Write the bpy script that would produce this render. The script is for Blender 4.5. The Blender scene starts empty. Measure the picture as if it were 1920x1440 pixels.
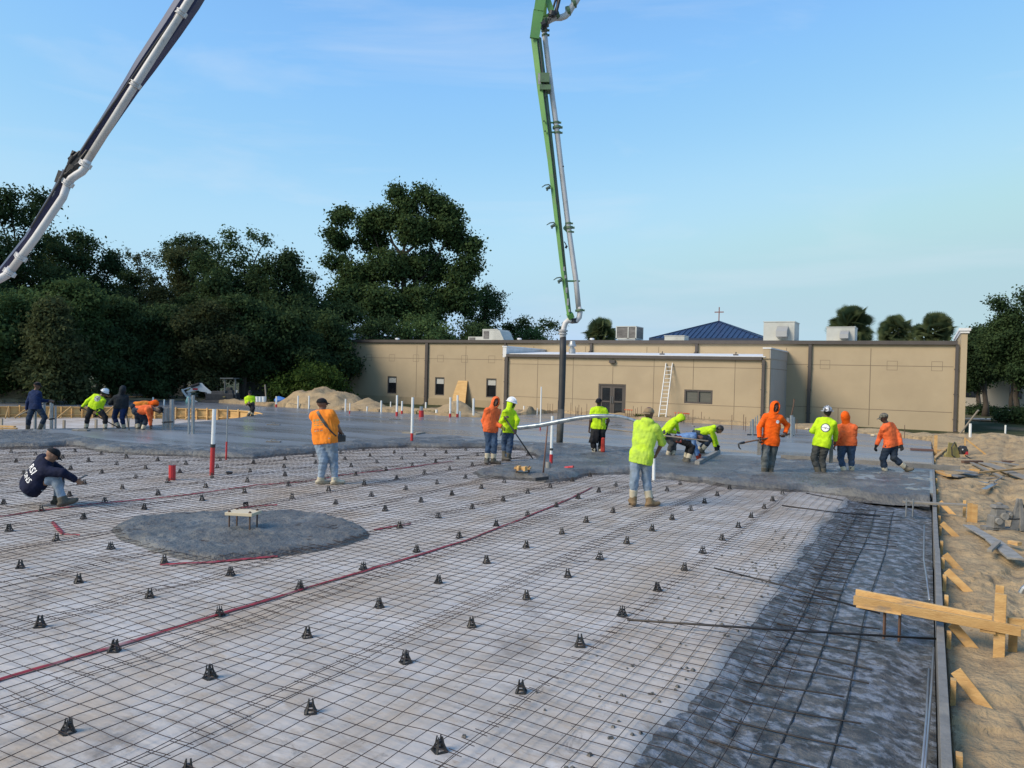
import bpy, math, random
import numpy as np
from mathutils import Vector, Matrix
from mathutils.bvhtree import BVHTree
rad = math.radians
SC = bpy.context.scene
COL = SC.collection
# ------------------------------------------------------------------ camera
F = 1450.0                      # focal length in photo pixels (photo 1920 x 1440)
YAW, ROLL, PITCH, CH = rad(28.3), rad(1.43), rad(-0.80), 2.35
FW = np.array([-math.sin(YAW)*math.cos(PITCH), math.cos(YAW)*math.cos(PITCH), math.sin(PITCH)])
R0 = np.array([math.cos(YAW), math.sin(YAW), 0.0]); U0 = np.cross(R0, FW)
RR = R0*math.cos(ROLL)+U0*math.sin(ROLL); UU = -R0*math.sin(ROLL)+U0*math.cos(ROLL)
CC = np.array([0.0, 0.0, CH])
cam = bpy.data.cameras.new('camera'); co = bpy.data.objects.new('camera', cam); COL.objects.link(co)
cam.sensor_width = 36.0; cam.lens = 36.0*F/1920.0; cam.clip_start = 0.05; cam.clip_end = 3000
co.matrix_world = Matrix(((RR[0], UU[0], -FW[0], 0), (RR[1], UU[1], -FW[1], 0), (RR[2], UU[2], -FW[2], CH), (0, 0, 0, 1)))
SC.camera = co
# ------------------------------------------------------------------ sky and sun
SUN_EL, SUN_AZ = rad(36), rad(215)      # azimuth clockwise from +Y: the sun stands behind and left of the camera
w = bpy.data.worlds.new('World'); SC.world = w; w.use_nodes = True
wt = w.node_tree; wt.nodes.clear()
sky = wt.nodes.new('ShaderNodeTexSky'); sky.sky_type = 'NISHITA'; sky.sun_disc = False
sky.sun_elevation = SUN_EL; sky.sun_rotation = SUN_AZ; sky.altitude = 0; sky.air_density = 1.0; sky.dust_density = 0.3; sky.ozone_density = 3.0
bg = wt.nodes.new('ShaderNodeBackground'); bg.inputs[1].default_value = 0.15
out = wt.nodes.new('ShaderNodeOutputWorld')
tcw = wt.nodes.new('ShaderNodeTexCoord'); mpw = wt.nodes.new('ShaderNodeMapping'); mpw.inputs['Scale'].default_value = (1.6, 1.6, 9.0)
nzw = wt.nodes.new('ShaderNodeTexNoise'); nzw.inputs['Scale'].default_value = 1.4; nzw.inputs['Detail'].default_value = 7; nzw.inputs['Roughness'].default_value = 0.55; nzw.inputs['Distortion'].default_value = 0.6
rpw = wt.nodes.new('ShaderNodeValToRGB'); rpw.color_ramp.elements[0].position = 0.52; rpw.color_ramp.elements[0].color = (0, 0, 0, 1)
rpw.color_ramp.elements[1].position = 0.85; rpw.color_ramp.elements[1].color = (0.42, 0.42, 0.42, 1)
mxw = wt.nodes.new('ShaderNodeMixRGB'); mxw.inputs[2].default_value = (3.0, 3.3, 3.7, 1)
L = wt.links.new
L(tcw.outputs['Generated'], mpw.inputs[0]); L(mpw.outputs[0], nzw.inputs['Vector']); L(nzw.outputs[0], rpw.inputs[0])
L(rpw.outputs[0], mxw.inputs[0]); 
def vm(op, a, val):
    n = wt.nodes.new('ShaderNodeVectorMath'); n.operation = op; L(a, n.inputs[0]); n.inputs[1].default_value = val; return n.outputs[0]
cv = wt.nodes.new('ShaderNodeRGBCurve')     # thin high haze flattens the clear sky's own gradient
def curve(i, pts):
    c = cv.mapping.curves[i]
    while len(c.points) < len(pts): c.points.new(0.5, 0.5)
    for p_, (x_, y_) in zip(c.points, pts): p_.location = (x_/8, y_/8)
curve(0, [(0, 0), (1.2, 1.0), (1.45, 1.2), (2.25, 1.78), (4.0, 1.88), (6.5, 2.0), (8, 2.1)])
curve(1, [(0, 0), (2.05, 2.12), (2.5, 2.42), (3.67, 2.92), (5.7, 2.75), (6.5, 2.7), (8, 2.8)])
curve(2, [(0, 0), (3.6, 3.75), (4.3, 3.78), (5.6, 3.7), (6.6, 3.25), (8, 3.0)])
cv.mapping.update()
L(vm('MULTIPLY', sky.outputs[0], (0.125, 0.125, 0.125)), cv.inputs[1]); SKYG = vm('MULTIPLY', cv.outputs[0], (8, 8, 8))
L(SKYG, mxw.inputs[1]); L(mxw.outputs[0], bg.inputs[0]); L(bg.outputs[0], out.inputs[0])
sl = bpy.data.lights.new('sun', 'SUN'); sl.energy = 2.4; sl.angle = rad(26); sl.color = (1.0, 0.86, 0.70)
so = bpy.data.objects.new('sun', sl); COL.objects.link(so)
sd = Vector((math.sin(SUN_AZ)*math.cos(SUN_EL), math.cos(SUN_AZ)*math.cos(SUN_EL), math.sin(SUN_EL)))
so.rotation_euler = (-sd).to_track_quat('-Z', 'Y').to_euler(); so.location = (0, 0, 60)
SC.view_settings.view_transform = 'Standard'; SC.view_settings.look = 'None'; SC.view_settings.gamma = 1.0
SC.view_settings.exposure = 0.75
SC.view_settings.use_curve_mapping = False
SC.render.engine = 'CYCLES'; SC.cycles.max_bounces = 6; SC.cycles.use_denoising = True
SC.cycles.diffuse_bounces = 3; SC.cycles.glossy_bounces = 3; SC.cycles.transparent_max_bounces = 6

# ------------------------------------------------------------------ site survey: sight lines turned into places on the ground
def ray(x, y): return FW + RR*(x-960)/F - UU*(y-720)/F
def G(x, y, z=0.0):
    d = ray(x, y); return CC + d*((z-CH)/d[2])
def W(x, y, Y):
    d = ray(x, y); return CC + d*(Y/d[1])
def DD(x, y, t): return CC + ray(x, y)*t
def pix(p):
    d = np.asarray(p, float)-CC; z = d@FW
    return 960+F*(d@RR)/z, 720-F*(d@UU)/z, z
VH = np.array([-math.sin(YAW), math.cos(YAW), 0.0])

# ------------------------------------------------------------------ helpers
def tag(o, label=None, cat=None, group=None, kind=None):
    if label: o['label'] = label
    if cat: o['category'] = cat
    if group: o['group'] = group
    if kind: o['kind'] = kind
    return o
def empty(name, loc, label=None, cat=None, group=None):
    o = bpy.data.objects.new(name, None); COL.objects.link(o); o.location = tuple(float(v) for v in loc); o.empty_display_size = 0.2
    return tag(o, label, cat, group)
def wloc(o):
    v = np.zeros(3)
    while o is not None:
        v += np.array(o.location); o = o.parent
    return v
class MB:
    def __init__(s): s.v = []; s.f = []; s.m = []; s.n = 0
    def add(s, v, f, mi=0):
        v = np.asarray(v, float); s.v.append(v); n = s.n
        s.f += [tuple(int(i)+n for i in q) for q in f]; s.m += [mi]*len(f); s.n += len(v); return s
    def box(s, c, size, axes=None, mi=0, taper=1.0):
        c = np.asarray(c, float); h = np.asarray(size, float)/2
        A = np.eye(3) if axes is None else np.asarray(axes, float)
        vs = []
        for z in (-1, 1):
            t = taper if z > 0 else 1.0
            for x, y in ((-1, -1), (1, -1), (1, 1), (-1, 1)): vs.append(c + A[0]*x*h[0]*t + A[1]*y*h[1]*t + A[2]*z*h[2])
        return s.add(vs, [(0, 3, 2, 1), (4, 5, 6, 7), (0, 1, 5, 4), (1, 2, 6, 5), (2, 3, 7, 6), (3, 0, 4, 7)], mi)
    def bb(s, x0, x1, y0, y1, z0, z1, mi=0): return s.box(((x0+x1)/2, (y0+y1)/2, (z0+z1)/2), (x1-x0, y1-y0, z1-z0), None, mi)
    def bar(s, p0, p1, wd, ht, up=(0, 0, 1), wd2=None, ht2=None, mi=0):
        p0 = np.asarray(p0, float); p1 = np.asarray(p1, float); d = p1-p0; L_ = np.linalg.norm(d); d = d/max(L_, 1e-9)
        u = np.asarray(up, float); u = u-d*(u@d)
        if np.linalg.norm(u) < 1e-6: u = np.array([1.0, 0, 0])-d*d[0]
        u /= np.linalg.norm(u); r = np.cross(d, u)
        vs = []
        for p, a, b in ((p0, wd, ht), (p1, wd2 or wd, ht2 or ht)):
            for x, y in ((-1, -1), (1, -1), (1, 1), (-1, 1)): vs.append(p + r*x*a/2 + u*y*b/2)
        return s.add(vs, [(0, 1, 2, 3), (4, 7, 6, 5), (0, 4, 5, 1), (1, 5, 6, 2), (2, 6, 7, 3), (3, 7, 4, 0)], mi)
    def tube(s, pts, r, n=10, cap=True, mi=0):
        pts = np.asarray(pts, float); k = len(pts)
        rs = np.full(k, r) if np.isscalar(r) else np.asarray(r, float)
        t = np.gradient(pts, axis=0); t /= np.linalg.norm(t, axis=1)[:, None]+1e-12
        u = np.array([0, 0, 1.0]) if abs(t[0][2]) < 0.9 else np.array([1.0, 0, 0])
        vs = []; a = np.arange(n)*2*math.pi/n
        for i in range(k):
            u = u-t[i]*(u@t[i]); u /= np.linalg.norm(u); b = np.cross(t[i], u)
            vs.append(pts[i]+rs[i]*(np.cos(a)[:, None]*u+np.sin(a)[:, None]*b))
        f = [(i*n+j, i*n+(j+1) % n, (i+1)*n+(j+1) % n, (i+1)*n+j) for i in range(k-1) for j in range(n)]
        if cap: f += [tuple(range(n-1, -1, -1)), tuple((k-1)*n+j for j in range(n))]
        return s.add(np.concatenate(vs), f, mi)
    def cyl(s, p0, p1, r, r2=None, n=12, mi=0): return s.tube([p0, p1], [r, r2 if r2 is not None else r], n, True, mi)
    def lathe(s, c, prof, n=16, mi=0):
        vs = []; c = np.asarray(c, float)
        for r, z in prof:
            for j in range(n):
                a = 2*math.pi*j/n; vs.append(c+np.array([r*math.cos(a), r*math.sin(a), z]))
        k = len(prof)
        f = [(i*n+j, i*n+(j+1) % n, (i+1)*n+(j+1) % n, (i+1)*n+j) for i in range(k-1) for j in range(n)]
        f += [tuple(range(n-1, -1, -1)), tuple((k-1)*n+j for j in range(n))]
        return s.add(vs, f, mi)
    def build(s, name, mats, parent=None, loc=None, smooth=False, bevel=0):
        v = np.concatenate(s.v) if s.v else np.zeros((0, 3))
        off = np.zeros(3)
        if parent is not None: off = wloc(parent)
        if loc is not None:
            o_ = np.asarray(loc, float); off = o_ if parent is None else off
        me = bpy.data.meshes.new(name); me.from_pydata((v-off).tolist(), [], s.f)
        if not isinstance(mats, (list, tuple)): mats = [mats]
        for m in mats: me.materials.append(m)
        if len(mats) > 1: me.polygons.foreach_set('material_index', s.m)
        if smooth: me.polygons.foreach_set('use_smooth', [True]*len(me.polygons))
        me.update()
        o = bpy.data.objects.new(name, me); COL.objects.link(o)
        if parent is not None: o.parent = parent
        elif loc is not None: o.location = tuple(float(q) for q in loc)
        if bevel:
            b = o.modifiers.new('bevel', 'BEVEL'); b.width = bevel; b.segments = 2; b.limit_method = 'ANGLE'; b.angle_limit = rad(40)
        return o
def npmesh(name, v, f, mats, parent=None, smooth=True, mi=None, loc=None):
    """vertices n x 3, faces m x 4 (or x 3), all numpy"""
    v = np.asarray(v, np.float32); f = np.asarray(f, np.int32)
    off = wloc(parent) if parent is not None else (np.zeros(3) if loc is None else np.asarray(loc, float))
    v = (v-off).astype(np.float32)
    me = bpy.data.meshes.new(name); me.vertices.add(len(v)); me.vertices.foreach_set('co', v.ravel())
    k = f.shape[1]; me.loops.add(f.size); me.loops.foreach_set('vertex_index', f.ravel())
    me.polygons.add(len(f)); me.polygons.foreach_set('loop_start', np.arange(0, f.size, k, dtype=np.int32))
    me.polygons.foreach_set('use_smooth', np.full(len(f), smooth))
    if not isinstance(mats, (list, tuple)): mats = [mats]
    for m in mats: me.materials.append(m)
    if mi is not None: me.polygons.foreach_set('material_index', np.asarray(mi, np.int32))
    me.update(calc_edges=True); me.validate()
    o = bpy.data.objects.new(name, me); COL.objects.link(o)
    if parent is not None: o.parent = parent
    elif loc is not None: o.location = tuple(float(q) for q in loc)
    return o
# value noise
def _hash(ix, iy, seed):
    h = (ix.astype(np.int64)*374761393 + iy.astype(np.int64)*668265263 + seed*1442695041) & 0xffffffff
    h = ((h ^ (h >> 13))*1274126177) & 0xffffffff
    return ((h ^ (h >> 16)) & 0xffff)/65535.0
def vnoise(x, y, seed=0):
    x = np.asarray(x, float); y = np.asarray(y, float)
    ix = np.floor(x); iy = np.floor(y); fx = x-ix; fy = y-iy; fx = fx*fx*(3-2*fx); fy = fy*fy*(3-2*fy)
    a = _hash(ix, iy, seed); b = _hash(ix+1, iy, seed); c = _hash(ix, iy+1, seed); d = _hash(ix+1, iy+1, seed)
    return (a*(1-fx)+b*fx)*(1-fy)+(c*(1-fx)+d*fx)*fy
def fbm(x, y, sc, seed=0, oc=4, gain=0.5):
    t = 0; a = 1; n = 0
    for i in range(oc):
        t = t+a*(vnoise(x/sc*(2**i)+17.3*i, y/sc*(2**i)-9.1*i, seed+i)-0.5); n += a; a *= gain
    return t/n*2
def in_poly(P, x, y):
    x = np.asarray(x, float); y = np.asarray(y, float); c = np.zeros(x.shape, bool); n = len(P)
    for i in range(n):
        x0, y0 = P[i][0], P[i][1]; x1, y1 = P[(i+1) % n][0], P[(i+1) % n][1]
        if y0 == y1: continue
        c ^= ((y0 > y) != (y1 > y)) & (x < (x1-x0)*(y-y0)/(y1-y0)+x0)
    return c
def dist_path(P, x, y, closed=True):
    x = np.asarray(x, float); y = np.asarray(y, float); d = np.full(x.shape, 1e9); n = len(P)
    for i in range(n if closed else n-1):
        ax, ay = P[i][0], P[i][1]; bx, by = P[(i+1) % n][0]-ax, P[(i+1) % n][1]-ay
        t = np.clip(((x-ax)*bx+(y-ay)*by)/(bx*bx+by*by+1e-12), 0, 1)
        d = np.minimum(d, np.hypot(x-ax-t*bx, y-ay-t*by))
    return d
def sdpoly(P, x, y):
    d = dist_path(P, x, y); return np.where(in_poly(P, x, y), d, -d)     # positive inside
def sstep(t): t = np.clip(t, 0, 1); return t*t*(3-2*t)
def grid_mesh(name, xs, ys, zf, mat, keep=None, smooth=True):
    X, Y = np.meshgrid(xs, ys, indexing='ij'); Z = zf(X, Y)
    idx = np.arange(X.size).reshape(X.shape)
    q = np.stack([idx[:-1, :-1], idx[1:, :-1], idx[1:, 1:], idx[:-1, 1:]], -1).reshape(-1, 4)
    v = np.stack([X, Y, Z], -1).reshape(-1, 3)
    if keep is not None:
        kv = keep(X, Y, Z).ravel(); q = q[kv[q].any(axis=1)]
        used = np.zeros(len(v), bool); used[q.ravel()] = True
        remap = np.cumsum(used)-1; q = remap[q]; v = v[used]
    return npmesh(name, v, q, mat, smooth=smooth)
# ------------------------------------------------------------------ materials
MATS = {}
def mat(name, c1, c2=None, c3=None, scale=4.0, rough=0.8, bump=0.0, bscale=None, metal=0.0, spec=0.5, detail=6, stretch=(1, 1, 1), lo=0.35, hi=0.65, rough2=None, coord='Object', rand=0.0, s3=None, m3=(0.55, 0.75), bdist=0.02):
    if name in MATS: return MATS[name]
    m = bpy.data.materials.new(name); m.use_nodes = True; nt = m.node_tree; N = nt.nodes; K = nt.links.new
    b = N['Principled BSDF']; b.inputs['Roughness'].default_value = rough; b.inputs['Metallic'].default_value = metal
    b.inputs['Specular IOR Level'].default_value = spec
    tc = N.new('ShaderNodeTexCoord'); mp = N.new('ShaderNodeMapping'); mp.inputs['Scale'].default_value = stretch; K(tc.outputs[coord], mp.inputs[0])
    def noise(s, det=detail):
        n = N.new('ShaderNodeTexNoise'); n.inputs['Scale'].default_value = s; n.inputs['Detail'].default_value = det; n.inputs['Roughness'].default_value = 0.6; K(mp.outputs[0], n.inputs['Vector']); return n
    def ramp(src, p0, p1):
        r = N.new('ShaderNodeMapRange'); r.inputs[1].default_value = p0; r.inputs[2].default_value = p1; r.clamp = True; K(src, r.inputs[0]); return r.outputs[0]
    def mix(f, a, c):
        x = N.new('ShaderNodeMixRGB'); K(f, x.inputs[0]) if not isinstance(f, float) else setattr(x.inputs[0], 'default_value', f)
        for k, q in ((1, a), (2, c)):
            if isinstance(q, tuple): x.inputs[k].default_value = (*q, 1)
            else: K(q, x.inputs[k])
        return x.outputs[0]
    col = None
    if c2 is not None:
        n1 = noise(scale); f1 = ramp(n1.outputs[0], lo, hi); col = mix(f1, c1, c2)
        if rough2 is not None:
            rr = N.new('ShaderNodeMapRange'); rr.inputs[3].default_value = rough; rr.inputs[4].default_value = rough2; K(f1, rr.inputs[0]); K(rr.outputs[0], b.inputs['Roughness'])
    if c3 is not None:
        n2 = noise(s3 or scale*0.37); col = mix(ramp(n2.outputs[0], *m3), col if col is not None else c1, c3)
    if rand:
        oi = N.new('ShaderNodeObjectInfo'); hs = N.new('ShaderNodeHueSaturation')
        mr = N.new('ShaderNodeMapRange'); mr.inputs[3].default_value = 1-rand; mr.inputs[4].default_value = 1+rand; K(oi.outputs['Random'], mr.inputs[0]); K(mr.outputs[0], hs.inputs['Value'])
        if col is None: hs.inputs['Color'].default_value = (*c1, 1)
        else: K(col, hs.inputs['Color'])
        col = hs.outputs[0]
    if col is None: b.inputs['Base Color'].default_value = (*c1, 1)
    else: K(col, b.inputs['Base Color'])
    if bump:
        nb = noise(bscale or scale*4, 5); bp = N.new('ShaderNodeBump'); bp.inputs['Strength'].default_value = bump; bp.inputs['Distance'].default_value = bdist
        K(nb.outputs[0], bp.inputs['Height']); K(bp.outputs[0], b.inputs['Normal'])
    m['_'] = 1; MATS[name] = m; return m
# ================================================================== outlines of the poured areas (surveyed on the slab plane)
ZS = 0.12                                     # finished slab level above the vapour barrier
def PL(lst, z): return [tuple(G(x, y, z)[:2]) for x, y in lst]
front_px = [(-260, 846), (-120, 843), (0, 840), (75, 840), (125, 836), (180, 846), (250, 852), (350, 856), (420, 860), (480, 860), (520, 855), (585, 850), (635, 845), (695, 840), (770, 838), (845, 840), (915, 840), (977, 843), (998, 857), (990, 868), (950, 874), (905, 880), (877, 885), (893, 894), (960, 899), (1027, 903), (1077, 898), (1107, 890), (1180, 888), (1227, 897), (1310, 903), (1377, 915), (1427, 918), (1480, 922), (1519, 922), (1596, 932), (1660, 938), (1752, 942)]
back_px = [(1748, 878), (1700, 884), (1600, 868), (1463, 858), (1425, 857), (1348, 852), (1260, 842), (1180, 838), (1093, 832), (1043, 830), (930, 825), (860, 817), (845, 817), (770, 819), (695, 823), (585, 831), (480, 839), (350, 834), (250, 829), (190, 822), (130, 812), (100, 808), (0, 809), (-120, 811), (-260, 812)]
fresh = PL(front_px, 0.03)+PL(back_px, ZS)
smooth_px = [(1750, 925), (1640, 905), (1463, 865), (1260, 850), (1093, 840), (930, 832), (860, 824), (695, 831), (480, 847), (350, 842), (250, 837), (125, 820), (-260, 822), (-260, 806), (0, 806), (125, 803), (170, 803), (250, 800), (330, 794), (400, 788), (450, 783), (493, 774.5), (450, 767), (400, 766), (300, 764), (200, 763), (100, 762), (0, 761), (-260, 758), (-260, 752), (0, 755), (150, 751), (250, 750), (350, 751), (420, 756), (500, 761), (560, 765), (640, 769), (750, 774), (850, 781), (900, 783), (960, 779), (1050, 774), (1180, 786), (1300, 793), (1427, 800), (1487, 804), (1608, 812), (1746, 827)]
pit = PL([(-260, 806), (0, 806), (125, 803), (170, 803), (250, 800), (330, 794), (400, 788), (450, 783), (493, 774.5), (450, 767), (400, 766), (300, 764), (200, 763), (100, 762), (0, 761), (-260, 758)], ZS)
trench_px = [(1596, 930), (1575, 948), (1540, 985), (1490, 1050), (1440, 1120), (1400, 1175), (1350, 1235), (1290, 1305), (1240, 1365), (1195, 1440), (1130, 1540), (1060, 1700)]
trench_edge = PL(trench_px, 0.0)
trench_edge = [(trench_edge[0][0], trench_edge[0][1]+0.6)]+trench_edge+[(trench_edge[-1][0], -1.0)]
trench = trench_edge+[(0.14, -1.0), (0.14, 17.4)]
pads = [PL([(200, 992), (215, 980), (250, 970), (300, 963), (420, 957), (520, 957), (620, 965), (680, 980), (702, 995), (700, 1008), (640, 1025), (570, 1037), (500, 1043), (400, 1052), (330, 1047), (260, 1027), (215, 1010)], 0.03)]

# ------------------------------------------------------------------ ground and sand
m_sand = mat('sand', (0.42, 0.31, 0.18), (0.30, 0.22, 0.13), (0.20, 0.155, 0.105), scale=1.4, s3=3.0, m3=(.52, .70), rough=0.95, bump=0.8, bscale=14, detail=12, spec=0.15, bdist=0.06)
m_grass = mat('lawn', (0.045, 0.065, 0.02), (0.03, 0.045, 0.015), (0.10, 0.085, 0.045), scale=2.0, rough=0.95, bump=0.6, bscale=40, spec=0.1)
slab_rect = (-48, 0.14, -2, 42)
def ground_z(X, Y):
    z = -0.12+0.10*fbm(X, Y, 6.0, 5)
    dip = sstep((X+47)/1.5)*sstep((12.5-X)/1.0)*sstep((42-Y)/2.5)*sstep((Y+3)/1.0)
    return z*(1-dip)-0.75*dip
xs = np.unique(np.concatenate([np.linspace(-420, -50, 24), np.linspace(-50, 4, 150), np.linspace(4, 16, 40), np.linspace(16, 60, 40), np.linspace(60, 420, 20)]))
ys = np.unique(np.concatenate([np.linspace(-60, -4, 12), np.linspace(-4, 50, 110), np.linspace(50, 150, 40), np.linspace(150, 700, 20)]))
def gmat():
    m = mat('site_ground', (0.055, 0.062, 0.028), (0.035, 0.045, 0.02), (0.16, 0.12, 0.075), scale=0.5, s3=0.22, m3=(0.5, 0.62), rough=0.95, bump=0.7, bscale=12, spec=0.1, coord='Object')
    return m
tag(grid_mesh('ground', xs, ys, ground_z, gmat()), 'dark grass and soil around the building site', kind='structure')

def sand_z(X, Y):
    base = -0.04+0.06*sstep((X-0.2)/2.5)-0.10*sstep((7-Y)/5)*sstep((1.4-X)/1.2)
    r = fbm(X, Y, 1.6, 11, 5)*0.11+fbm(X, Y, 0.45, 21, 4)*0.05+fbm(X, Y, 0.14, 31, 3)*0.022
    pit_ = vnoise(X/0.27, Y/0.30, 33)*vnoise(X/1.1, Y/1.3, 34); r = r-0.045*sstep((pit_-0.42)/0.14)
    clod = vnoise(X/0.09, Y/0.09, 35)*vnoise(X/0.8, Y/0.8, 36); r = r+0.035*sstep((clod-0.52)/0.15)
    # footprints and wheel ruts
    rut = np.abs((X*0.93-Y*0.06+0.12*np.sin(Y*0.7))-1.9); r = r-0.06*sstep(1-rut/0.22)-0.06*sstep(1-np.abs(rut-1.5)/0.22)
    # raised spoil towards the back
    h = 0.55*np.exp(-((X-4.6)/2.6)**2-((Y-31)/3.6)**2)+0.45*np.exp(-((X-2.2)/1.2)**2-((Y-33.5)/2.2)**2)+0.35*np.exp(-((X-7.5)/3)**2-((Y-25)/4)**2)
    h = h*(1+0.5*fbm(X, Y, 1.2, 41, 4))
    z = base+r+h
    z = np.where(X < 0.195, np.minimum(z, -0.12), z)
    edge = sstep((X-0.17)/0.03)
    far = sstep((46-Y)/4)*sstep((13-X)/3)
    return (z*edge-0.5*(1-edge))*far-0.6*(1-far)
xs = np.unique(np.concatenate([np.linspace(0.15, 4.5, 200), np.linspace(4.5, 13.5, 120)]))
ys = np.unique(np.concatenate([np.linspace(0.8, 12, 420), np.linspace(12, 24, 160), np.linspace(24, 47, 200)]))
tag(grid_mesh('sand_bank', xs, ys, sand_z, m_sand), 'rutted tan sand outside the edge form', kind='structure')

# berm of spoil along the back edge of the slab
bx = [(-260, 752), (0, 753), (150, 749), (250, 748), (350, 749), (420, 754), (500, 759), (560, 763), (640, 768), (750, 773), (850, 779), (900, 781), (960, 777), (1050, 772), (1180, 784), (1300, 791), (1427, 798), (1487, 803), (1608, 811), (1760, 826)]
bline = PL(bx, ZS)
def berm_z(X, Y):
    d = dist_path(bline, X, Y, False)
    inside = in_poly(PL(smooth_px, ZS), X, Y)
    lump = 0.5+0.5*fbm(X, Y, 2.3, 61, 4)+0.35*fbm(X, Y, 0.6, 62, 3)
    h = 0.10+0.34*sstep(d/0.5)*sstep((2.8-d)/2.2)*lump
    for (px, py, rx, ry, hh) in MOUNDS:
        c = G(px, py, 0.1); h = np.maximum(h, 0.05+hh*np.exp(-(((X-c[0])/rx)**2+((Y-c[1])/ry)**2))**0.75*(1+0.7*fbm(X, Y, 1.0, int(px), 5)+0.25*np.abs(fbm(X, Y, 0.35, int(px)+3, 3))))
    h = np.where(d < 0.35, ZS+0.01+(h-ZS)*d/0.35, h)
    h = np.where(inside & (d > 0.05), -0.3, h)
    return np.where(d > 4.2, -0.3, h*sstep((4.2-d)/1.2)-0.3*(1-sstep((4.2-d)/1.2)))
MOUNDS = [(600, 762, 1.9, 1.5, 1.05), (635, 764, 1.3, 1.3, 0.9), (690, 768, 1.3, 1.0, 0.55), (568, 760, 1.1, 1.0, 0.6), (857, 777, 0.9, 0.8, 0.75), (30, 750, 1.8, 1.2, 0.75), (110, 749, 1.6, 1.2, 0.6), (170, 749, 1.2, 1.0, 0.5), (-60, 750, 2.0, 1.2, 0.6), (423, 753, 0.9, 0.8, 0.45), (460, 756, 0.8, 0.7, 0.35), (1640, 812, 1.2, 0.8, 0.25), (985, 777, 0.8, 0.6, 0.4)]
allb = np.array(bline)
tag(grid_mesh('dirt_berm', np.arange(allb[:, 0].min()-4, 3, 0.17), np.arange(allb[:, 1].min()-3, allb[:, 1].max()+5, 0.17), berm_z, m_sand, keep=lambda X, Y, Z: Z > -0.25), 'ridge and heaps of dug soil between slab and building', kind='structure')

# ------------------------------------------------------------------ vapour barrier (white plastic sheet under the mesh)
def barrier_mat():
    m = bpy.data.materials.new('vapour_barrier'); m.use_nodes = True; nt = m.node_tree; N = nt.nodes; K = nt.links.new; b = N['Principled BSDF']
    tc = N.new('ShaderNodeTexCoord')
    def mp(sx, sy, rz=0.0):
        q = N.new('ShaderNodeMapping'); q.inputs['Scale'].default_value = (sx, sy, 1); q.inputs['Rotation'].default_value = (0, 0, rz); K(tc.outputs['Object'], q.inputs[0]); return q.outputs[0]
    def nz(v, s, d=8, r=0.6, dist=0.0):
        n = N.new('ShaderNodeTexNoise'); n.inputs['Scale'].default_value = s; n.inputs['Detail'].default_value = d; n.inputs['Roughness'].default_value = r; n.inputs['Distortion'].default_value = dist; K(v, n.inputs['Vector']); return n.outputs[0]
    def rg(s, a, c, o0=0.0, o1=1.0):
        r = N.new('ShaderNodeMapRange'); r.inputs[1].default_value = a; r.inputs[2].default_value = c; r.inputs[3].default_value = o0; r.inputs[4].default_value = o1; K(s, r.inputs[0]); return r.outputs[0]
    def mx(f, a, c, mode='MIX'):
        x = N.new('ShaderNodeMixRGB'); x.blend_type = mode; K(f, x.inputs[0])
        for k, q in ((1, a), (2, c)):
            if isinstance(q, tuple): x.inputs[k].default_value = (*q, 1)
            else: K(q, x.inputs[k])
        return x.outputs[0]
    v = mp(1, 1); vs = mp(0.35, 1.3, 0.25); vk = mp(1.2, 0.4, -0.3)
    col = mx(rg(nz(vs, 1.1), 0.35, 0.68), (0.53, 0.50, 0.475), (0.40, 0.36, 0.32))
    col = mx(rg(nz(vk, 0.8, 9, 0.65, 0.4), 0.46, 0.66, 0, 0.9), col, (0.40, 0.325, 0.25))
    col = mx(rg(nz(mp(0.5, 2.2, 0.4), 1.3, 9, 0.72, 0.9), 0.54, 0.68, 0, 0.65), col, (0.23, 0.195, 0.165))       # dried mud film
    col = mx(rg(nz(v, 3.4, 9, 0.7), 0.58, 0.72, 0, 0.6), col, (0.62, 0.61, 0.61))               # clean scuffed plastic
    col = mx(rg(nz(v, 0.55, 8, 0.7, 0.8), 0.57, 0.70, 0, 0.85), col, (0.19, 0.165, 0.145))        # dark wet mud
    col = mx(rg(nz(mp(0.8, 1.4, 0.2), 2.6, 10, 0.75, 0.5), 0.53, 0.60, 0, 0.55), col, (0.35, 0.285, 0.22))
    col = mx(rg(nz(mp(1.3, 0.9, 0.9), 1.9, 10, 0.8, 1.5), 0.60, 0.66, 0, 0.6), col, (0.16, 0.14, 0.125))
    col = mx(rg(nz(v, 9.0, 6, 0.7), 0.67, 0.73, 0, 0.8), col, (0.14, 0.125, 0.11))               # spatter
    col = mx(rg(nz(vs, 14.0, 4, 0.6), 0.62, 0.70, 0, 0.45), col, (0.26, 0.19, 0.14))
    K(col, b.inputs['Base Color'])
    K(rg(nz(v, 1.7), 0.3, 0.7, 0.55, 0.85), b.inputs['Roughness']); b.inputs['Specular IOR Level'].default_value = 0.3
    bp = N.new('ShaderNodeBump'); bp.inputs['Strength'].default_value = 0.45; bp.inputs['Distance'].default_value = 0.02
    a = N.new('ShaderNodeMath'); a.operation = 'ADD'; K(nz(vs, 7, 6, 0.55, 0.6), a.inputs[0]); K(nz(mp(1.0, 3.5, 0.5), 2.2, 3, 0.5, 1.0), a.inputs[1]); K(a.outputs[0], bp.inputs['Height']); K(bp.outputs[0], b.inputs['Normal'])
    return m
m_bar = barrier_mat()
def trench_s(X, Y):
    d = dist_path(trench_edge, X, Y, False); return np.where(in_poly(trench, X, Y) | (np.asarray(X) > 0.1), d, -d)
def barrier_z(X, Y):
    z = 0.014*fbm(X, Y, 2.2, 71, 3)+0.009*np.abs(fbm(X*0.5+Y*0.2, Y*1.3, 0.5, 72, 3))
    s = trench_s(X, Y)+0.10*fbm(X, Y, 0.7, 73, 3)
    return z-0.30*sstep((s+0.12)/0.45)
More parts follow.
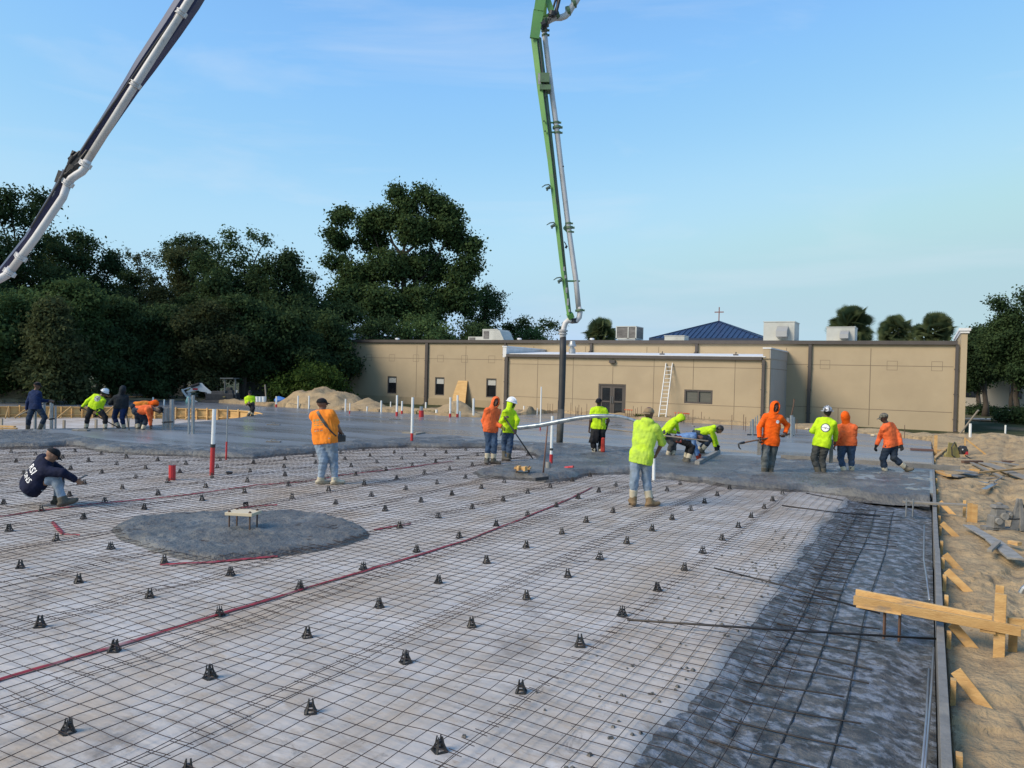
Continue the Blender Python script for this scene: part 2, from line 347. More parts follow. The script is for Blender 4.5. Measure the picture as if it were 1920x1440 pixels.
def bkeep(X, Y, Z): return ~(in_poly(pit, X, Y))
xs = np.concatenate([np.linspace(-46, -14, 120), np.linspace(-13.9, 0.10, 260)])
ys = np.concatenate([np.linspace(-1, 12, 240), np.linspace(12.06, 24, 150), np.linspace(24.1, 31, 40)])
tag(grid_mesh('vapour_barrier', xs, ys, barrier_z, m_bar, keep=bkeep), 'muddy white plastic sheet under the wire mesh', kind='structure')

# ------------------------------------------------------------------ concrete
m_fin = mat('finished_concrete', (0.165, 0.172, 0.18), (0.20, 0.205, 0.21), (0.12, 0.125, 0.13), scale=0.5, s3=0.22, m3=(0.5, 0.75), rough=0.20, rough2=0.42, bump=0.22, bscale=5, stretch=(0.35, 1.6, 1), spec=0.75, bdist=0.01)
m_fresh = mat('fresh_concrete', (0.13, 0.126, 0.115), (0.078, 0.075, 0.07), (0.18, 0.178, 0.168), scale=2.6, s3=1.0, m3=(.5, .68), rough=0.6, rough2=0.36, bump=0.9, bscale=11, detail=9, spec=0.5, bdist=0.06)
mb = MB(); P = PL(smooth_px, ZS)
me = bpy.data.meshes.new('finished_slab')
import bmesh
bm = bmesh.new(); vs = [bm.verts.new((x, y, ZS)) for x, y in P]; fc = bm.faces.new(vs); bmesh.ops.triangulate(bm, faces=[fc]); bmesh.ops.recalc_face_normals(bm, faces=bm.faces)
for f_ in bm.faces:
    if f_.normal.z < 0: f_.normal_flip()
ed = [e for e in bm.edges if e.is_boundary]
r_ = bmesh.ops.extrude_edge_only(bm, edges=ed)
for v_ in [g for g in r_['geom'] if isinstance(g, bmesh.types.BMVert)]: v_.co.z = -0.5
bm.to_mesh(me); bm.free(); me.materials.append(m_fin)
o = bpy.data.objects.new('finished_slab', me); COL.objects.link(o); tag(o, 'smooth wet blue grey concrete slab', kind='structure')
def fresh_z(X, Y):
    s = sdpoly(fresh, X, Y)
    front = dist_path(PL(front_px, 0.03), X, Y, False); ins = s > 0
    df = np.where(ins, front, -front)+0.07*fbm(X, Y, 0.35, 81, 4)+0.12*fbm(X, Y, 1.3, 82, 2)
    body = ZS+0.012+0.022*fbm(X, Y, 0.9, 83, 4)+0.045*fbm(X, Y, 0.28, 84, 3)*(0.35+vnoise(X/1.3, Y/1.3, 85))+0.022*fbm(X, Y, 0.12, 86, 2)
    z = -0.06+(body+0.06)*sstep(df/0.30)**0.7
    back = dist_path(PL(back_px, ZS), X, Y, False)
    z = np.where(ins, z-(body-ZS+0.006)*(1-sstep(back/0.35)), z)
    z = z+np.where(ins, .05*np.abs(fbm(X, Y, 0.16, 88, 3))*sstep((0.75-front)/.5)*sstep(df/.1), 0)
    out_ = (~ins) & (back < front)
    z = np.where(out_, ZS-0.006-0.5*back, z)
    z = np.where((~ins) & (front > 0.22), np.minimum(z, -0.08), z)
    # struck-off strip left of the tall worker
    st = in_poly(PL([(1255, 842), (1425, 857), (1380, 880), (1300, 898), (1230, 880)], ZS), X, Y); 
    z = np.where(st & ins, ZS+0.004+0.004*fbm(X, Y, 0.6, 87, 2), z)
    return z
fa = np.array(fresh)
tag(grid_mesh('fresh_concrete', np.arange(-30, 0.13, 0.055), np.arange(fa[:, 1].min()-0.3, 25.2, 0.055), fresh_z, m_fresh, keep=lambda X, Y, Z: (Z > -0.055) & (sdpoly(fresh, X, Y) > -0.22)), 'rough freshly placed grey concrete with a crumbling edge', kind='structure')
def pad_z(X, Y):
    s = sdpoly(pads[0], X, Y)+0.06*fbm(X, Y, 0.4, 91, 4)
    return -0.05+(0.125+0.028*fbm(X, Y, 0.5, 92, 4)+0.032*fbm(X, Y, 0.13, 93, 3)+0.02*sstep(s/1.6))*sstep((s+0.02)/0.22)**0.7
pa = np.array(pads[0])
tag(grid_mesh('concrete_pad', np.arange(pa[:, 0].min()-.3, pa[:, 0].max()+.3, 0.035), np.arange(pa[:, 1].min()-.3, pa[:, 1].max()+.3, 0.035), pad_z, m_fresh, keep=lambda X, Y, Z: Z > -0.045), 'low round heap of fresh concrete over a column footing', 'concrete heap')
def trench_z(X, Y):
    s = trench_s(X, Y)
    z = -0.10+0.012*fbm(X, Y, 0.8, 95, 3)+0.014*fbm(X, Y, 0.11, 96, 3)+0.006*fbm(X, Y, 0.05, 97, 2)
    z = z-0.05*sstep((X+0.30)/0.35)+0.05*sstep((0.5-s)/0.5)
    return np.where(s < -0.15, -0.5, z)
m_tr = mat('trench_concrete', (0.10, 0.098, 0.092), (0.04, 0.039, 0.037), (0.20, 0.22, 0.255), scale=6.5, s3=7.5, m3=(0.48, 0.62), rough=0.6, rough2=0.42, bump=0.9, bscale=22, detail=14, bdist=0.03, stretch=(1, 1.15, 1), lo=.42, hi=.56)
tag(grid_mesh('footing_concrete', np.arange(-3.4, 0.13, 0.022), np.arange(0.6, 17.6, 0.03), trench_z, m_tr, keep=lambda X, Y, Z: Z > -0.45), 'dark wet concrete filling the edge footing trench', kind='structure')

# floor of the recessed pit at the far left
mb = MB(); me_p = np.array(pit); 
bm = bmesh.new(); fc = bm.faces.new([bm.verts.new((x, y, -0.42)) for x, y in pit]); bmesh.ops.triangulate(bm, faces=[fc]); me = bpy.data.meshes.new('pit_floor'); bm.to_mesh(me); bm.free(); me.materials.append(m_bar)
o = bpy.data.objects.new('pit_floor', me); COL.objects.link(o); tag(o, 'white plastic sheet on the floor of the recess', kind='structure')

# ------------------------------------------------------------------ welded wire mesh in rolls, laid lengthwise
m_rust = mat('rusty_wire', (0.042, 0.028, 0.026), (0.028, 0.021, 0.021), scale=3, rough=0.75, metal=0.3)
def mesh_z(X, Y):
    s = trench_s(X, Y)
    gx = (X+2.6)/1.0668; gy = (Y-3.01)/1.05
    up = 0.5+0.5*np.cos(2*math.pi*gx)*np.cos(2*math.pi*gy)
    base = 0.042+0.022*up+0.012*fbm(X, Y, 1.7, 101, 3)
    tq = sstep((X+2.75)/0.9); base = base*(1-tq)+(0.026+0.010*fbm(X, Y, 0.9, 102, 2))*tq
    return base+np.minimum(barrier_z(X, Y), 0.02)*0-0.12*sstep((s-0.05)/0.8)
def wires(polys, r, name, material):
    V = []; Q = []; n = 0
    for P_ in polys:
        k = len(P_); t = np.gradient(P_, axis=0); t /= np.linalg.norm(t, axis=1)[:, None]
        side = np.stack([-t[:, 1], t[:, 0], np.zeros(k)], 1); up = np.array([0, 0, 1.0])
        ring = np.stack([P_+side*r, P_+up*r, P_-side*r, P_-up*r], 1).reshape(-1, 3)
        i = np.arange(k-1)[:, None]*4; j = np.arange(4)[None, :]
        q = np.stack([i+j, i+(j+1) % 4, i+4+(j+1) % 4, i+4+j], -1).reshape(-1, 4)+n
        V.append(ring); Q.append(q); n += len(ring)
    return npmesh(name, np.concatenate(V), np.concatenate(Q), material, smooth=True)
rng = np.random.default_rng(4)
def y_front(x):
    ys_ = np.arange(2, 27, 0.1); ins = in_poly(fresh, np.full_like(ys_, x), ys_)
    k = np.argmax(ins); return ys_[k] if ins.any() else 13.0
SP = 0.1524
roll_edges = np.arange(-2.45, -31, -1.45)
rolls = [(-2.45, -0.62)]+[(roll_edges[i+1]-0.07, roll_edges[i]+0.02) for i in range(len(roll_edges)-1)]
for ri, (xa, xb) in enumerate(rolls):
    polys = []
    ymax = max(y_front(xa), y_front(xb))+0.35
    y0 = 0.9 if ri < 6 else (1.6 if ri < 10 else 4.5)
    jx = rng.normal(0, 0.02)
    ph = rng.uniform(0, 6)
    n = int(round((xb-xa)/SP))
    yy = np.arange(y0, ymax, 0.18 if ri < 6 else 0.3)
    for k in range(n+1):
        x0 = xa+k*(xb-xa)/n
        if ri == 0 and x0 > -0.75: continue
        X = x0+jx+0.012*np.sin(yy*0.9+ph)+0.007*np.sin(yy*2.3+ph*2+k*0.15)+rng.normal(0, 0.003)
        zz = mesh_z(X, yy)+0.006*np.sin(yy*3.1+k)
        keep_ = np.ones(len(yy), bool)
        if ri == 0: keep_ = trench_s(X, yy) < 0.45+0.12*math.sin(k*2.1)
        pts = np.stack([X, yy, zz], 1)[keep_]
        if len(pts) > 3: polys.append(pts)
    m_ = int((ymax-y0)/SP); xx = np.linspace(xa-0.05, xb+0.04, 13)
    offy = rng.uniform(0, SP)
    for k in range(m_):
        yv = y0+offy+k*SP
        X = xx.copy(); Yv = yv+0.008*np.sin(X*1.7+ph+yv*0.6)+rng.normal(0, 0.004)
        Yv = np.full_like(X, 0)+Yv
        zz = mesh_z(X, Yv)+0.007
        if ri == 0:
            kk = trench_s(X, Yv) < 0.50+0.15*rng.random(); X = X[kk]; Yv = Yv[kk]; zz = zz[kk]
        if len(X) > 3: polys.append(np.stack([X, Yv, zz], 1))
    o = wires(polys, 0.0029, 'wire_mesh', m_rust)
    tag(o, 'roll of rusty welded wire mesh laid lengthwise over the muddy white sheet', 'wire mesh', 'wire mesh rolls over the vapour barrier')

# rebar grid in the footing
m_rebar = mat('wet_rebar', (0.05, 0.043, 0.04), (0.028, 0.028, 0.03), scale=4, rough=0.5, metal=0.5)
polys = []
for k, x0 in enumerate(np.arange(-2.9, -0.25, 0.30)):
    yy = np.arange(2, 16.6, 0.3); X = x0+0.02*np.sin(yy+k)+0.012*yy*(k-3)*0.3*0
    ok = trench_s(X, yy) > 0.25
    if ok.sum() > 3: polys.append(np.stack([X, yy, np.full_like(yy, -0.085)+0.02*fbm(X, yy, 0.9, 111, 2)], 1)[ok])
for k, y0 in enumerate(np.concatenate([np.arange(3.2, 8.6, 0.40), np.arange(8.8, 12.2, 0.19), np.arange(12.4, 16.4, 0.4)])):
    X = np.arange(-3.2, -0.20-0.5*(8.7 < y0 < 12.3)-0.1*(k % 3), 0.15); yy = y0+0.03*np.sin(X*2+k)+0.02*X
    ok = trench_s(X, yy) > 0.15
    if ok.sum() > 3: polys.append(np.stack([X, yy, np.full_like(yy, -0.07)+0.025*fbm(X, yy, 0.9, 112, 2)], 1)[ok])
o = wires(polys, 0.007, 'rebar_grid', m_rebar)
tag(o, 'grid of dark rebar half sunk in the wet footing concrete', 'rebar grid')
# ================================================================== buildings
YB = 46.3; YE = 41.0
m_stucco = mat('tan_stucco', (0.43, 0.342, 0.228), (0.40, 0.318, 0.212), (0.365, 0.288, 0.192), scale=0.9, s3=0.22, rough=0.9, bump=0.25, bscale=30, spec=0.2)
m_stucco2 = mat('lower_stucco', (0.37, 0.29, 0.185), (0.33, 0.26, 0.165), (0.27, 0.22, 0.15), scale=0.9, rough=0.9, bump=0.25, bscale=30, spec=0.2)
m_joint = mat('panel_joint', (0.20, 0.155, 0.105), rough=0.9)
m_trim = mat('brown_trim', (0.085, 0.072, 0.066), (0.07, 0.06, 0.055), scale=3, rough=0.5, spec=0.4)
m_white = mat('white_roof', (0.72, 0.72, 0.72), (0.6, 0.6, 0.6), scale=1.5, rough=0.6)
m_glass = mat('dark_glass', (0.012, 0.014, 0.018), rough=0.08, spec=0.6)
m_blind = mat('window_blind', (0.45, 0.45, 0.42), (0.40, 0.40, 0.38), scale=2, stretch=(1, 1, 12), rough=0.8)
m_grey = mat('grey_wall', (0.42, 0.37, 0.31), (0.39, 0.345, 0.29), scale=1.2, rough=0.9, bump=0.2, bscale=30)
def wx(px, py, Y): return W(px, py, Y)[0]
XL, XR = -39.2, 1.42
EXL, EXR = wx(950, 700, YE), wx(1443, 720, YE)
bl = empty('building', (XL, YB, -0.1), 'long low tan stucco building with flat roof and brown gutters', 'building')
ZT = 4.42
# main wall with openings
def wall_panels(mb, x0, x1, y, z0, z1, holes, th=0.3):
    """wall from x0 to x1 with its face at y, split round rectangular holes (xa, xb, za, zb) sorted by x"""
    cur = x0
    for xa, xb, za, zb in sorted(holes):
        mb.bb(cur, xa, y, y+th, z0, z1); mb.bb(xa, xb, y, y+th, z0, za) if za > z0 else None; mb.bb(xa, xb, y, y+th, zb, z1); cur = xb
    mb.bb(cur, x1, y, y+th, z0, z1)
wins = [(wx(726.5, 722, YB), wx(743.5, 722, YB), 0.62, 1.90), (wx(815.5, 725, YB), wx(833, 725, YB), 0.64, 1.93), (wx(911.5, 728, YB), wx(930.5, 728, YB), 0.64, 1.95)]
ZL = 0.42
mb = MB(); wall_panels(mb, XL+0.02, XR, YB, ZL, ZT, wins)
mb.bb(XL+0.02, XR, YB+9.7, YB+10, -0.4, ZT); mb.bb(XR-0.3, XR, YB+0.3, YB+9.7, -0.4, ZT)
mb.build('wall', m_stucco, bl)
mb = MB(); mb.bb(XL+0.02, EXL, YB-0.03, YB+0.2, -0.5, ZL); mb.build('base_wall', m_stucco2, bl)
mb = MB(); mb.bb(EXR, XR, YB, YB+0.3, -0.5, ZL); mb.build('base_wall', m_stucco, bl)
# joints
mb = MB()
for px in (781, 873, 947.5): mb.bb(wx(px, 690, YB)-0.018, wx(px, 690, YB)+0.018, YB-0.006, YB+0.05, ZL, 4.2); mb.build('panel_joint', m_joint, bl); mb = MB()
for px in (1000, 1097, 1212, 1234, 1473.5, 1632): mb.bb(wx(px, 690, YB)-0.018, wx(px, 690, YB)+0.018, YB-0.006, YB+0.05, 0.0, 4.2); mb.build('panel_joint', m_joint, bl); mb = MB()
mb.bb(XL+0.3, EXL, YB-0.005, YB+0.05, 3.24, 3.27); mb.build('panel_joint', m_joint, bl); mb = MB(); mb.bb(EXR, XR-0.3, YB-0.005, YB+0.05, 3.24, 3.27); mb.build('panel_joint', m_joint, bl); mb = MB()
mb.bb(EXR, XR-0.3, YB-0.005, YB+0.05, 0.86, 0.89)
mb.build('panel_joint', m_joint, bl)
mb = MB()
for px, py in ((692, 669), (735, 669), (780, 670), (826, 670), (871, 671), (922, 673), (1547, 680), (1673, 681), (1757, 682)):
    x = wx(px, py, YB); s = 0.26
    for a, b, c, d in ((-s, s, 3.50, 3.52), (-s, s, 3.02, 3.04), (-s, -s+0.02, 3.04, 3.50), (s-0.02, s, 3.04, 3.50)): mb.bb(x+a, x+b, YB-0.004, YB+0.05, c, d)
    mb.build('wall_plate', m_joint, bl); mb = MB()
# gutter, roof, parapets
mb = MB(); mb.bb(XL+0.28, XR-0.15, YB-0.17, YB-0.002, 4.40, 4.56); mb.bb(XL+0.28, XR-0.15, YB-0.17, YB-0.14, 4.56, 4.60); mb.build('gutter', m_trim, bl)
mb = MB(); mb.bar((0.5*(XL+XR), YB-0.12, 4.565), (0.5*(XL+XR), YB+9.9, 5.0), XR-XL-0.6, 0.05); mb.build('roof', m_white, bl)
mb = MB(); mb.bb(XL-0.28, XL, YB-0.06, YB+10, -0.4, 5.0); mb.bb(XL-0.33, XL+0.03, YB-0.12, YB+10.05, 5.0, 5.12); mb.build('parapet', m_white, bl)
mb = MB(); mb.bb(XL-0.29, XL-0.005, YB-0.085, YB-0.062, -0.4, 4.99); mb.build('parapet_front', m_grey, bl)
mb = MB(); mb.bb(XR, XR+0.28, YB-0.10, YB+10, -0.4, 5.0); mb.build('parapet', m_stucco, bl)
mb = MB(); mb.bb(XR-0.06, XR+0.36, YB-0.17, YB+10.05, 5.0, 5.12); mb.bb(XR-0.12, XR+0.42, YB-0.22, YB+10.1, 5.12, 5.26); mb.build('parapet_cap', m_white, bl)
def downspout(px0, px1, y, z0, z1, parent):
    x0, x1 = wx(px0, 700, y), wx(px1, 700, y); mb = MB(); mb.bb(x0, x1, y-0.14, y-0.004, z0, z1)
    for z in np.arange(z0+0.6, z1, 1.3): mb.bb(x0-0.03, x1+0.03, y-0.147, y-0.004, z, z+0.05)
    mb.bar(((x0+x1)/2, y-0.10, z0+0.1), ((x0+x1)/2, y-0.38, z0-0.02), x1-x0, 0.09)
    mb.build('downspout', m_trim, parent)
downspout(653.5, 657.5, YB, -0.1, 4.40, bl); downspout(798, 803, YB, -0.1, 4.40, bl); downspout(1515, 1521, YB, -0.1, 4.40, bl); downspout(1790, 1796, YB, -0.1, 4.40, bl)
downspout(946, 949, YB, 3.6, 4.40, bl); downspout(1106, 1110, YB, 3.8, 4.40, bl); downspout(1303, 1308, YB, 3.8, 4.40, bl)
for xa, xb, za, zb in wins:
    mb = MB(); t = 0.07
    mb.bb(xa, xb, YB+0.02, YB+0.16, za, za+t); mb.bb(xa, xb, YB+0.02, YB+0.16, zb-t, zb); mb.bb(xa, xa+t, YB+0.02, YB+0.16, za+t, zb-t); mb.bb(xb-t, xb, YB+0.02, YB+0.16, za+t, zb-t)
    fr = mb.build('window', m_trim, bl)
    mb = MB(); mb.bb(xa+t, xb-t, YB+0.10, YB+0.12, za+t, zb-t); mb.build('pane', m_glass, fr)
    mb = MB(); mb.bb(xa+t, xb-t, YB+0.08, YB+0.095, zb-t-0.40, zb-t); mb.build('blind', m_blind, fr)
# extension
ex = empty('building_extension', (EXL, YE, -0.1), 'lower flat roofed tan extension with double glass doors and one wide window', 'building')
dx0, dx1 = wx(1121.5, 750, YE), wx(1173, 750, YE); wx0, wx1 = wx(1283, 742, YE), wx(1336, 744, YE)
wz0, wz1 = W(1310, 757, YE)[2], W(1310, 731, YE)[2]; dz1 = W(1147, 720, YE)[2]
mb = MB(); wall_panels(mb, EXL, EXR, YE, -0.5, 3.42, [(dx0, dx1, -0.5, dz1), (wx0, wx1, wz0, wz1)]); mb.bb(EXL, EXL+0.3, YE+0.3, YB-0.02, -0.5, 3.42)
mb.build('wall', m_stucco, ex)
mb = MB(); mb.bb(EXR-0.3, EXR, YE+0.3, YB-0.003, -0.5, 3.42); mb.bb(EXR-0.35, EXR+0.02, YE-0.06, YB-0.004, 3.42, 3.92); mb.build('side_wall', m_grey, ex)
mb = MB(); mb.bb(EXR-0.37, EXR+0.05, YE-0.1, YB-0.004, 3.92, 3.99); mb.build('parapet', m_white, ex); mb = MB(); mb.bb(EXR-0.352, EXR-0.03, YE-0.075, YE-0.062, 3.42, 3.92); mb.build('parapet_front', m_stucco, ex)
mb = MB(); mb.bb(EXL-0.25, EXL-0.002, YE-0.1, YB-0.04, -0.5, 3.30); mb.build('pier', m_stucco, ex)
mb = MB(); mb.bb(EXL-0.25, EXL-0.002, YE-0.1, YB-0.02, 3.30, 3.92); mb.bb(EXL-0.28, EXL+0.04, YE-0.13, YB-0.02, 3.92, 3.99); mb.build('parapet', m_white, ex)
mb = MB(); mb.bb(EXL+0.02, EXR-0.40, YE-0.17, YE-0.003, 3.34, 3.50); mb.build('gutter', m_trim, ex)
mb = MB(); mb.bar(((EXL+EXR)/2, YE-0.12, 3.51), ((EXL+EXR)/2, YB-0.02, 3.80), EXR-EXL-0.45, 0.05); mb.build('roof', m_white, ex)
mb = MB()
for px in (1008, 1074.5, 1149, 1226, 1300, 1378): 
    x = wx(px, 700, YE); z0 = dz1+0.02 if abs(px-1149) < 2 else (wz1+0.02 if abs(px-1300) < 2 else -0.1); mb.bb(x-0.014, x+0.014, YE-0.006, YE+0.03, z0, 3.34); mb.build('panel_joint', m_joint, ex); mb = MB()
mb.bb(EXL, EXR, YE-0.005, YE+0.03, 2.90, 2.925); mb.build('panel_joint', m_joint, ex); mb = MB(); mb.bb(EXL, dx0-0.02, YE-0.005, YE+0.03, 0.95, 0.975); mb.build('panel_joint', m_joint, ex); mb = MB(); mb.bb(dx1+0.02, EXR, YE-0.005, YE+0.03, 0.90, 0.925); mb.build('panel_joint', m_joint, ex); mb = MB()
mb.bb(EXR-0.02, EXR+0.006, YE+0.3, YB-0.05, 2.90, 2.925)
mb.build('panel_joint', m_joint, ex)
downspout(947.5, 953, YE, -0.1, 3.34, ex); downspout(1429, 1434.5, YE, -0.1, 3.34, ex)
# double doors
mb = MB(); t = 0.09
mb.bb(dx0, dx0+t, YE+0.02, YE+0.18, -0.2, dz1); mb.bb(dx1-t, dx1, YE+0.02, YE+0.18, -0.2, dz1); mb.bb(dx0+t, dx1-t, YE+0.02, YE+0.18, dz1-t, dz1)
dr = mb.build('door_frame', m_trim, ex)
dm = (dx0+dx1)/2
for a, b in ((dx0+t+0.005, dm-0.005), (dm+0.005, dx1-t-0.005)):
    mb = MB(); y0_, y1_ = YE+0.05, YE+0.12; zt = dz1-t-0.005; s = 0.13
    mb.bb(a, a+s, y0_, y1_, -0.1, zt); mb.bb(b-s, b, y0_, y1_, -0.1, zt); mb.bb(a+s, b-s, y0_, y1_, -0.1, 0.15); mb.bb(a+s, b-s, y0_, y1_, zt-s, zt); mb.bb(a+s, b-s, y0_, y1_, 0.85, 0.93)
    d = mb.build('door', m_trim, ex)
    mb = MB(); mb.bb(a+s, b-s, YE+0.08, YE+0.095, 0.15, zt-s); mb.build('pane', m_glass, d)
    hx = b-0.05 if b < dm else a+0.05
    mb = MB(); mb.tube([(hx, YE+0.05, 0.8), (hx, YE-0.01, 0.83), (hx, YE-0.01, 1.15), (hx, YE+0.05, 1.18)], 0.013, 6); mb.build('handle', mat('steel', (0.45, 0.45, 0.45), rough=0.35, metal=0.9), d)
mb = MB(); wm = (wx0+wx1)/2
mb.bb(wx0, wx1, YE+0.01, YE+0.15, wz0, wz0+t); mb.bb(wx0, wx1, YE+0.01, YE+0.15, wz1-t, wz1); mb.bb(wx0, wx0+t, YE+0.01, YE+0.15, wz0+t, wz1-t); mb.bb(wx1-t, wx1, YE+0.01, YE+0.15, wz0+t, wz1-t); mb.bb(wm-0.04, wm+0.04, YE+0.01, YE+0.15, wz0+t, wz1-t)
fr = mb.build('window', m_trim, ex)
for a, b in ((wx0+t, wm-0.04), (wm+0.04, wx1-t)):
    mb = MB(); mb.bb(a, b, YE+0.08, YE+0.095, wz0+t, wz1-t); mb.build('pane', mat('tinted_glass', (0.10, 0.10, 0.085), (0.13, 0.125, 0.105), scale=1, stretch=(1, 1, 14), rough=0.15), fr)
mb = MB(); p = W(1149, 678, YE); mb.bb(p[0]-0.17, p[0]+0.17, YE-0.16, YE-0.003, p[2]-0.08, p[2]+0.08); mb.bar((p[0], YE-0.08, p[2]-0.08), (p[0], YE-0.08, p[2]-0.1), 0.26, 0.10); mb.build('wall_light', m_trim, ex)
mb = MB(); p = W(1073, 650, YE+1.3); mb.lathe((p[0], YE+1.3, 3.5), [(0.20, 0), (0.20, 0.38), (0.13, 0.42), (0.13, 0.52), (0.24, 0.54), (0.24, 0.60), (0.20, 0.64), (0.16, 0.84), (0.10, 0.86)], 14)
tag(mb.build('roof_vent', mat('galv', (0.42, 0.43, 0.44), (0.34, 0.35, 0.36), scale=3, rough=0.45, metal=0.6), loc=(p[0], YE+1.3, 3.5), smooth=False), 'round galvanised vent on the extension roof right of the black hose', 'roof vent')
for px, py in ((1241, 655), (1379, 658)):
    p = W(px, py+4, YE+0.9); mb = MB(); mb.bb(p[0]-0.10, p[0]+0.14, YE+0.8, YE+1.0, 3.5, 3.66); mb.cyl((p[0]+0.02, YE+0.9, 3.64), (p[0]+0.03, YE+0.9, 3.78), 0.03, n=8)
    tag(mb.build('roof_bracket', m_trim, loc=(p[0], YE+0.9, 3.5)), 'small dark bracket on the white extension roof near the ladder' if px < 1300 else 'small bracket on the extension roof near its right end', 'bracket')

# blue hipped roof with cross behind
m_blue = mat('blue_metal', (0.020, 0.036, 0.082), (0.017, 0.031, 0.072), scale=2, rough=0.4, spec=0.5)
Yc = 58.0
xa, xb = wx(1218, 632, Yc), wx(1432, 634, Yc); zc = W(1325, 634, Yc)[2]; ap = W(1335, 603, Yc+ (xb-xa)/2)
ch = empty('chapel_tower', ((xa+xb)/2, Yc, 0), 'tan tower behind the building with a blue metal pyramid roof and a cross', 'tower')
dpt = xb-xa; cx, cy = (xa+xb)/2, Yc+dpt/2; zap = ap[2]
mb = MB(); mb.bb(xa+0.8, xb-0.8, Yc+0.8, Yc+dpt-0.8, 0, zc-0.1); mb.build('wall', m_stucco, ch)
mb = MB(); c = [(xa, Yc, zc), (xb, Yc, zc), (xb, Yc+dpt, zc), (xa, Yc+dpt, zc)]
mb.add(c+[(cx, cy, zap)], [(0, 1, 4), (1, 2, 4), (2, 3, 4), (3, 0, 4), (3, 2, 1, 0)])
mb.bb(xa-0.03, xb+0.03, Yc-0.06, Yc+dpt+0.03, zc-0.22, zc-0.01)
rf = mb.build('roof', m_blue, ch)
mb = MB(); n_ = 22
for i in range(1, n_):
    u = i/n_; x = xa+(xb-xa)*u; k = min(u, 1-u)*2
    mb.bar((x, Yc-0.02, zc+0.02), (x, Yc+(cy-Yc)*k, zc+(zap-zc)*k+0.02), 0.05, 0.06)
for q in c: mb.bar(q, (cx, cy, zap+0.03), 0.12, 0.08)
mb.build('roof_rib', m_blue, rf)
mb = MB(); h = 1.15; mb.bb(cx-0.035, cx+0.035, cy-0.035, cy+0.035, zap-0.1, zap+h); mb.bb(cx-0.36, cx+0.36, cy-0.033, cy+0.033, zap+h*0.62, zap+h*0.62+0.08)
mb.build('cross', mat('cross_metal', (0.20, 0.09, 0.08), rough=0.5, metal=0.3), ch)

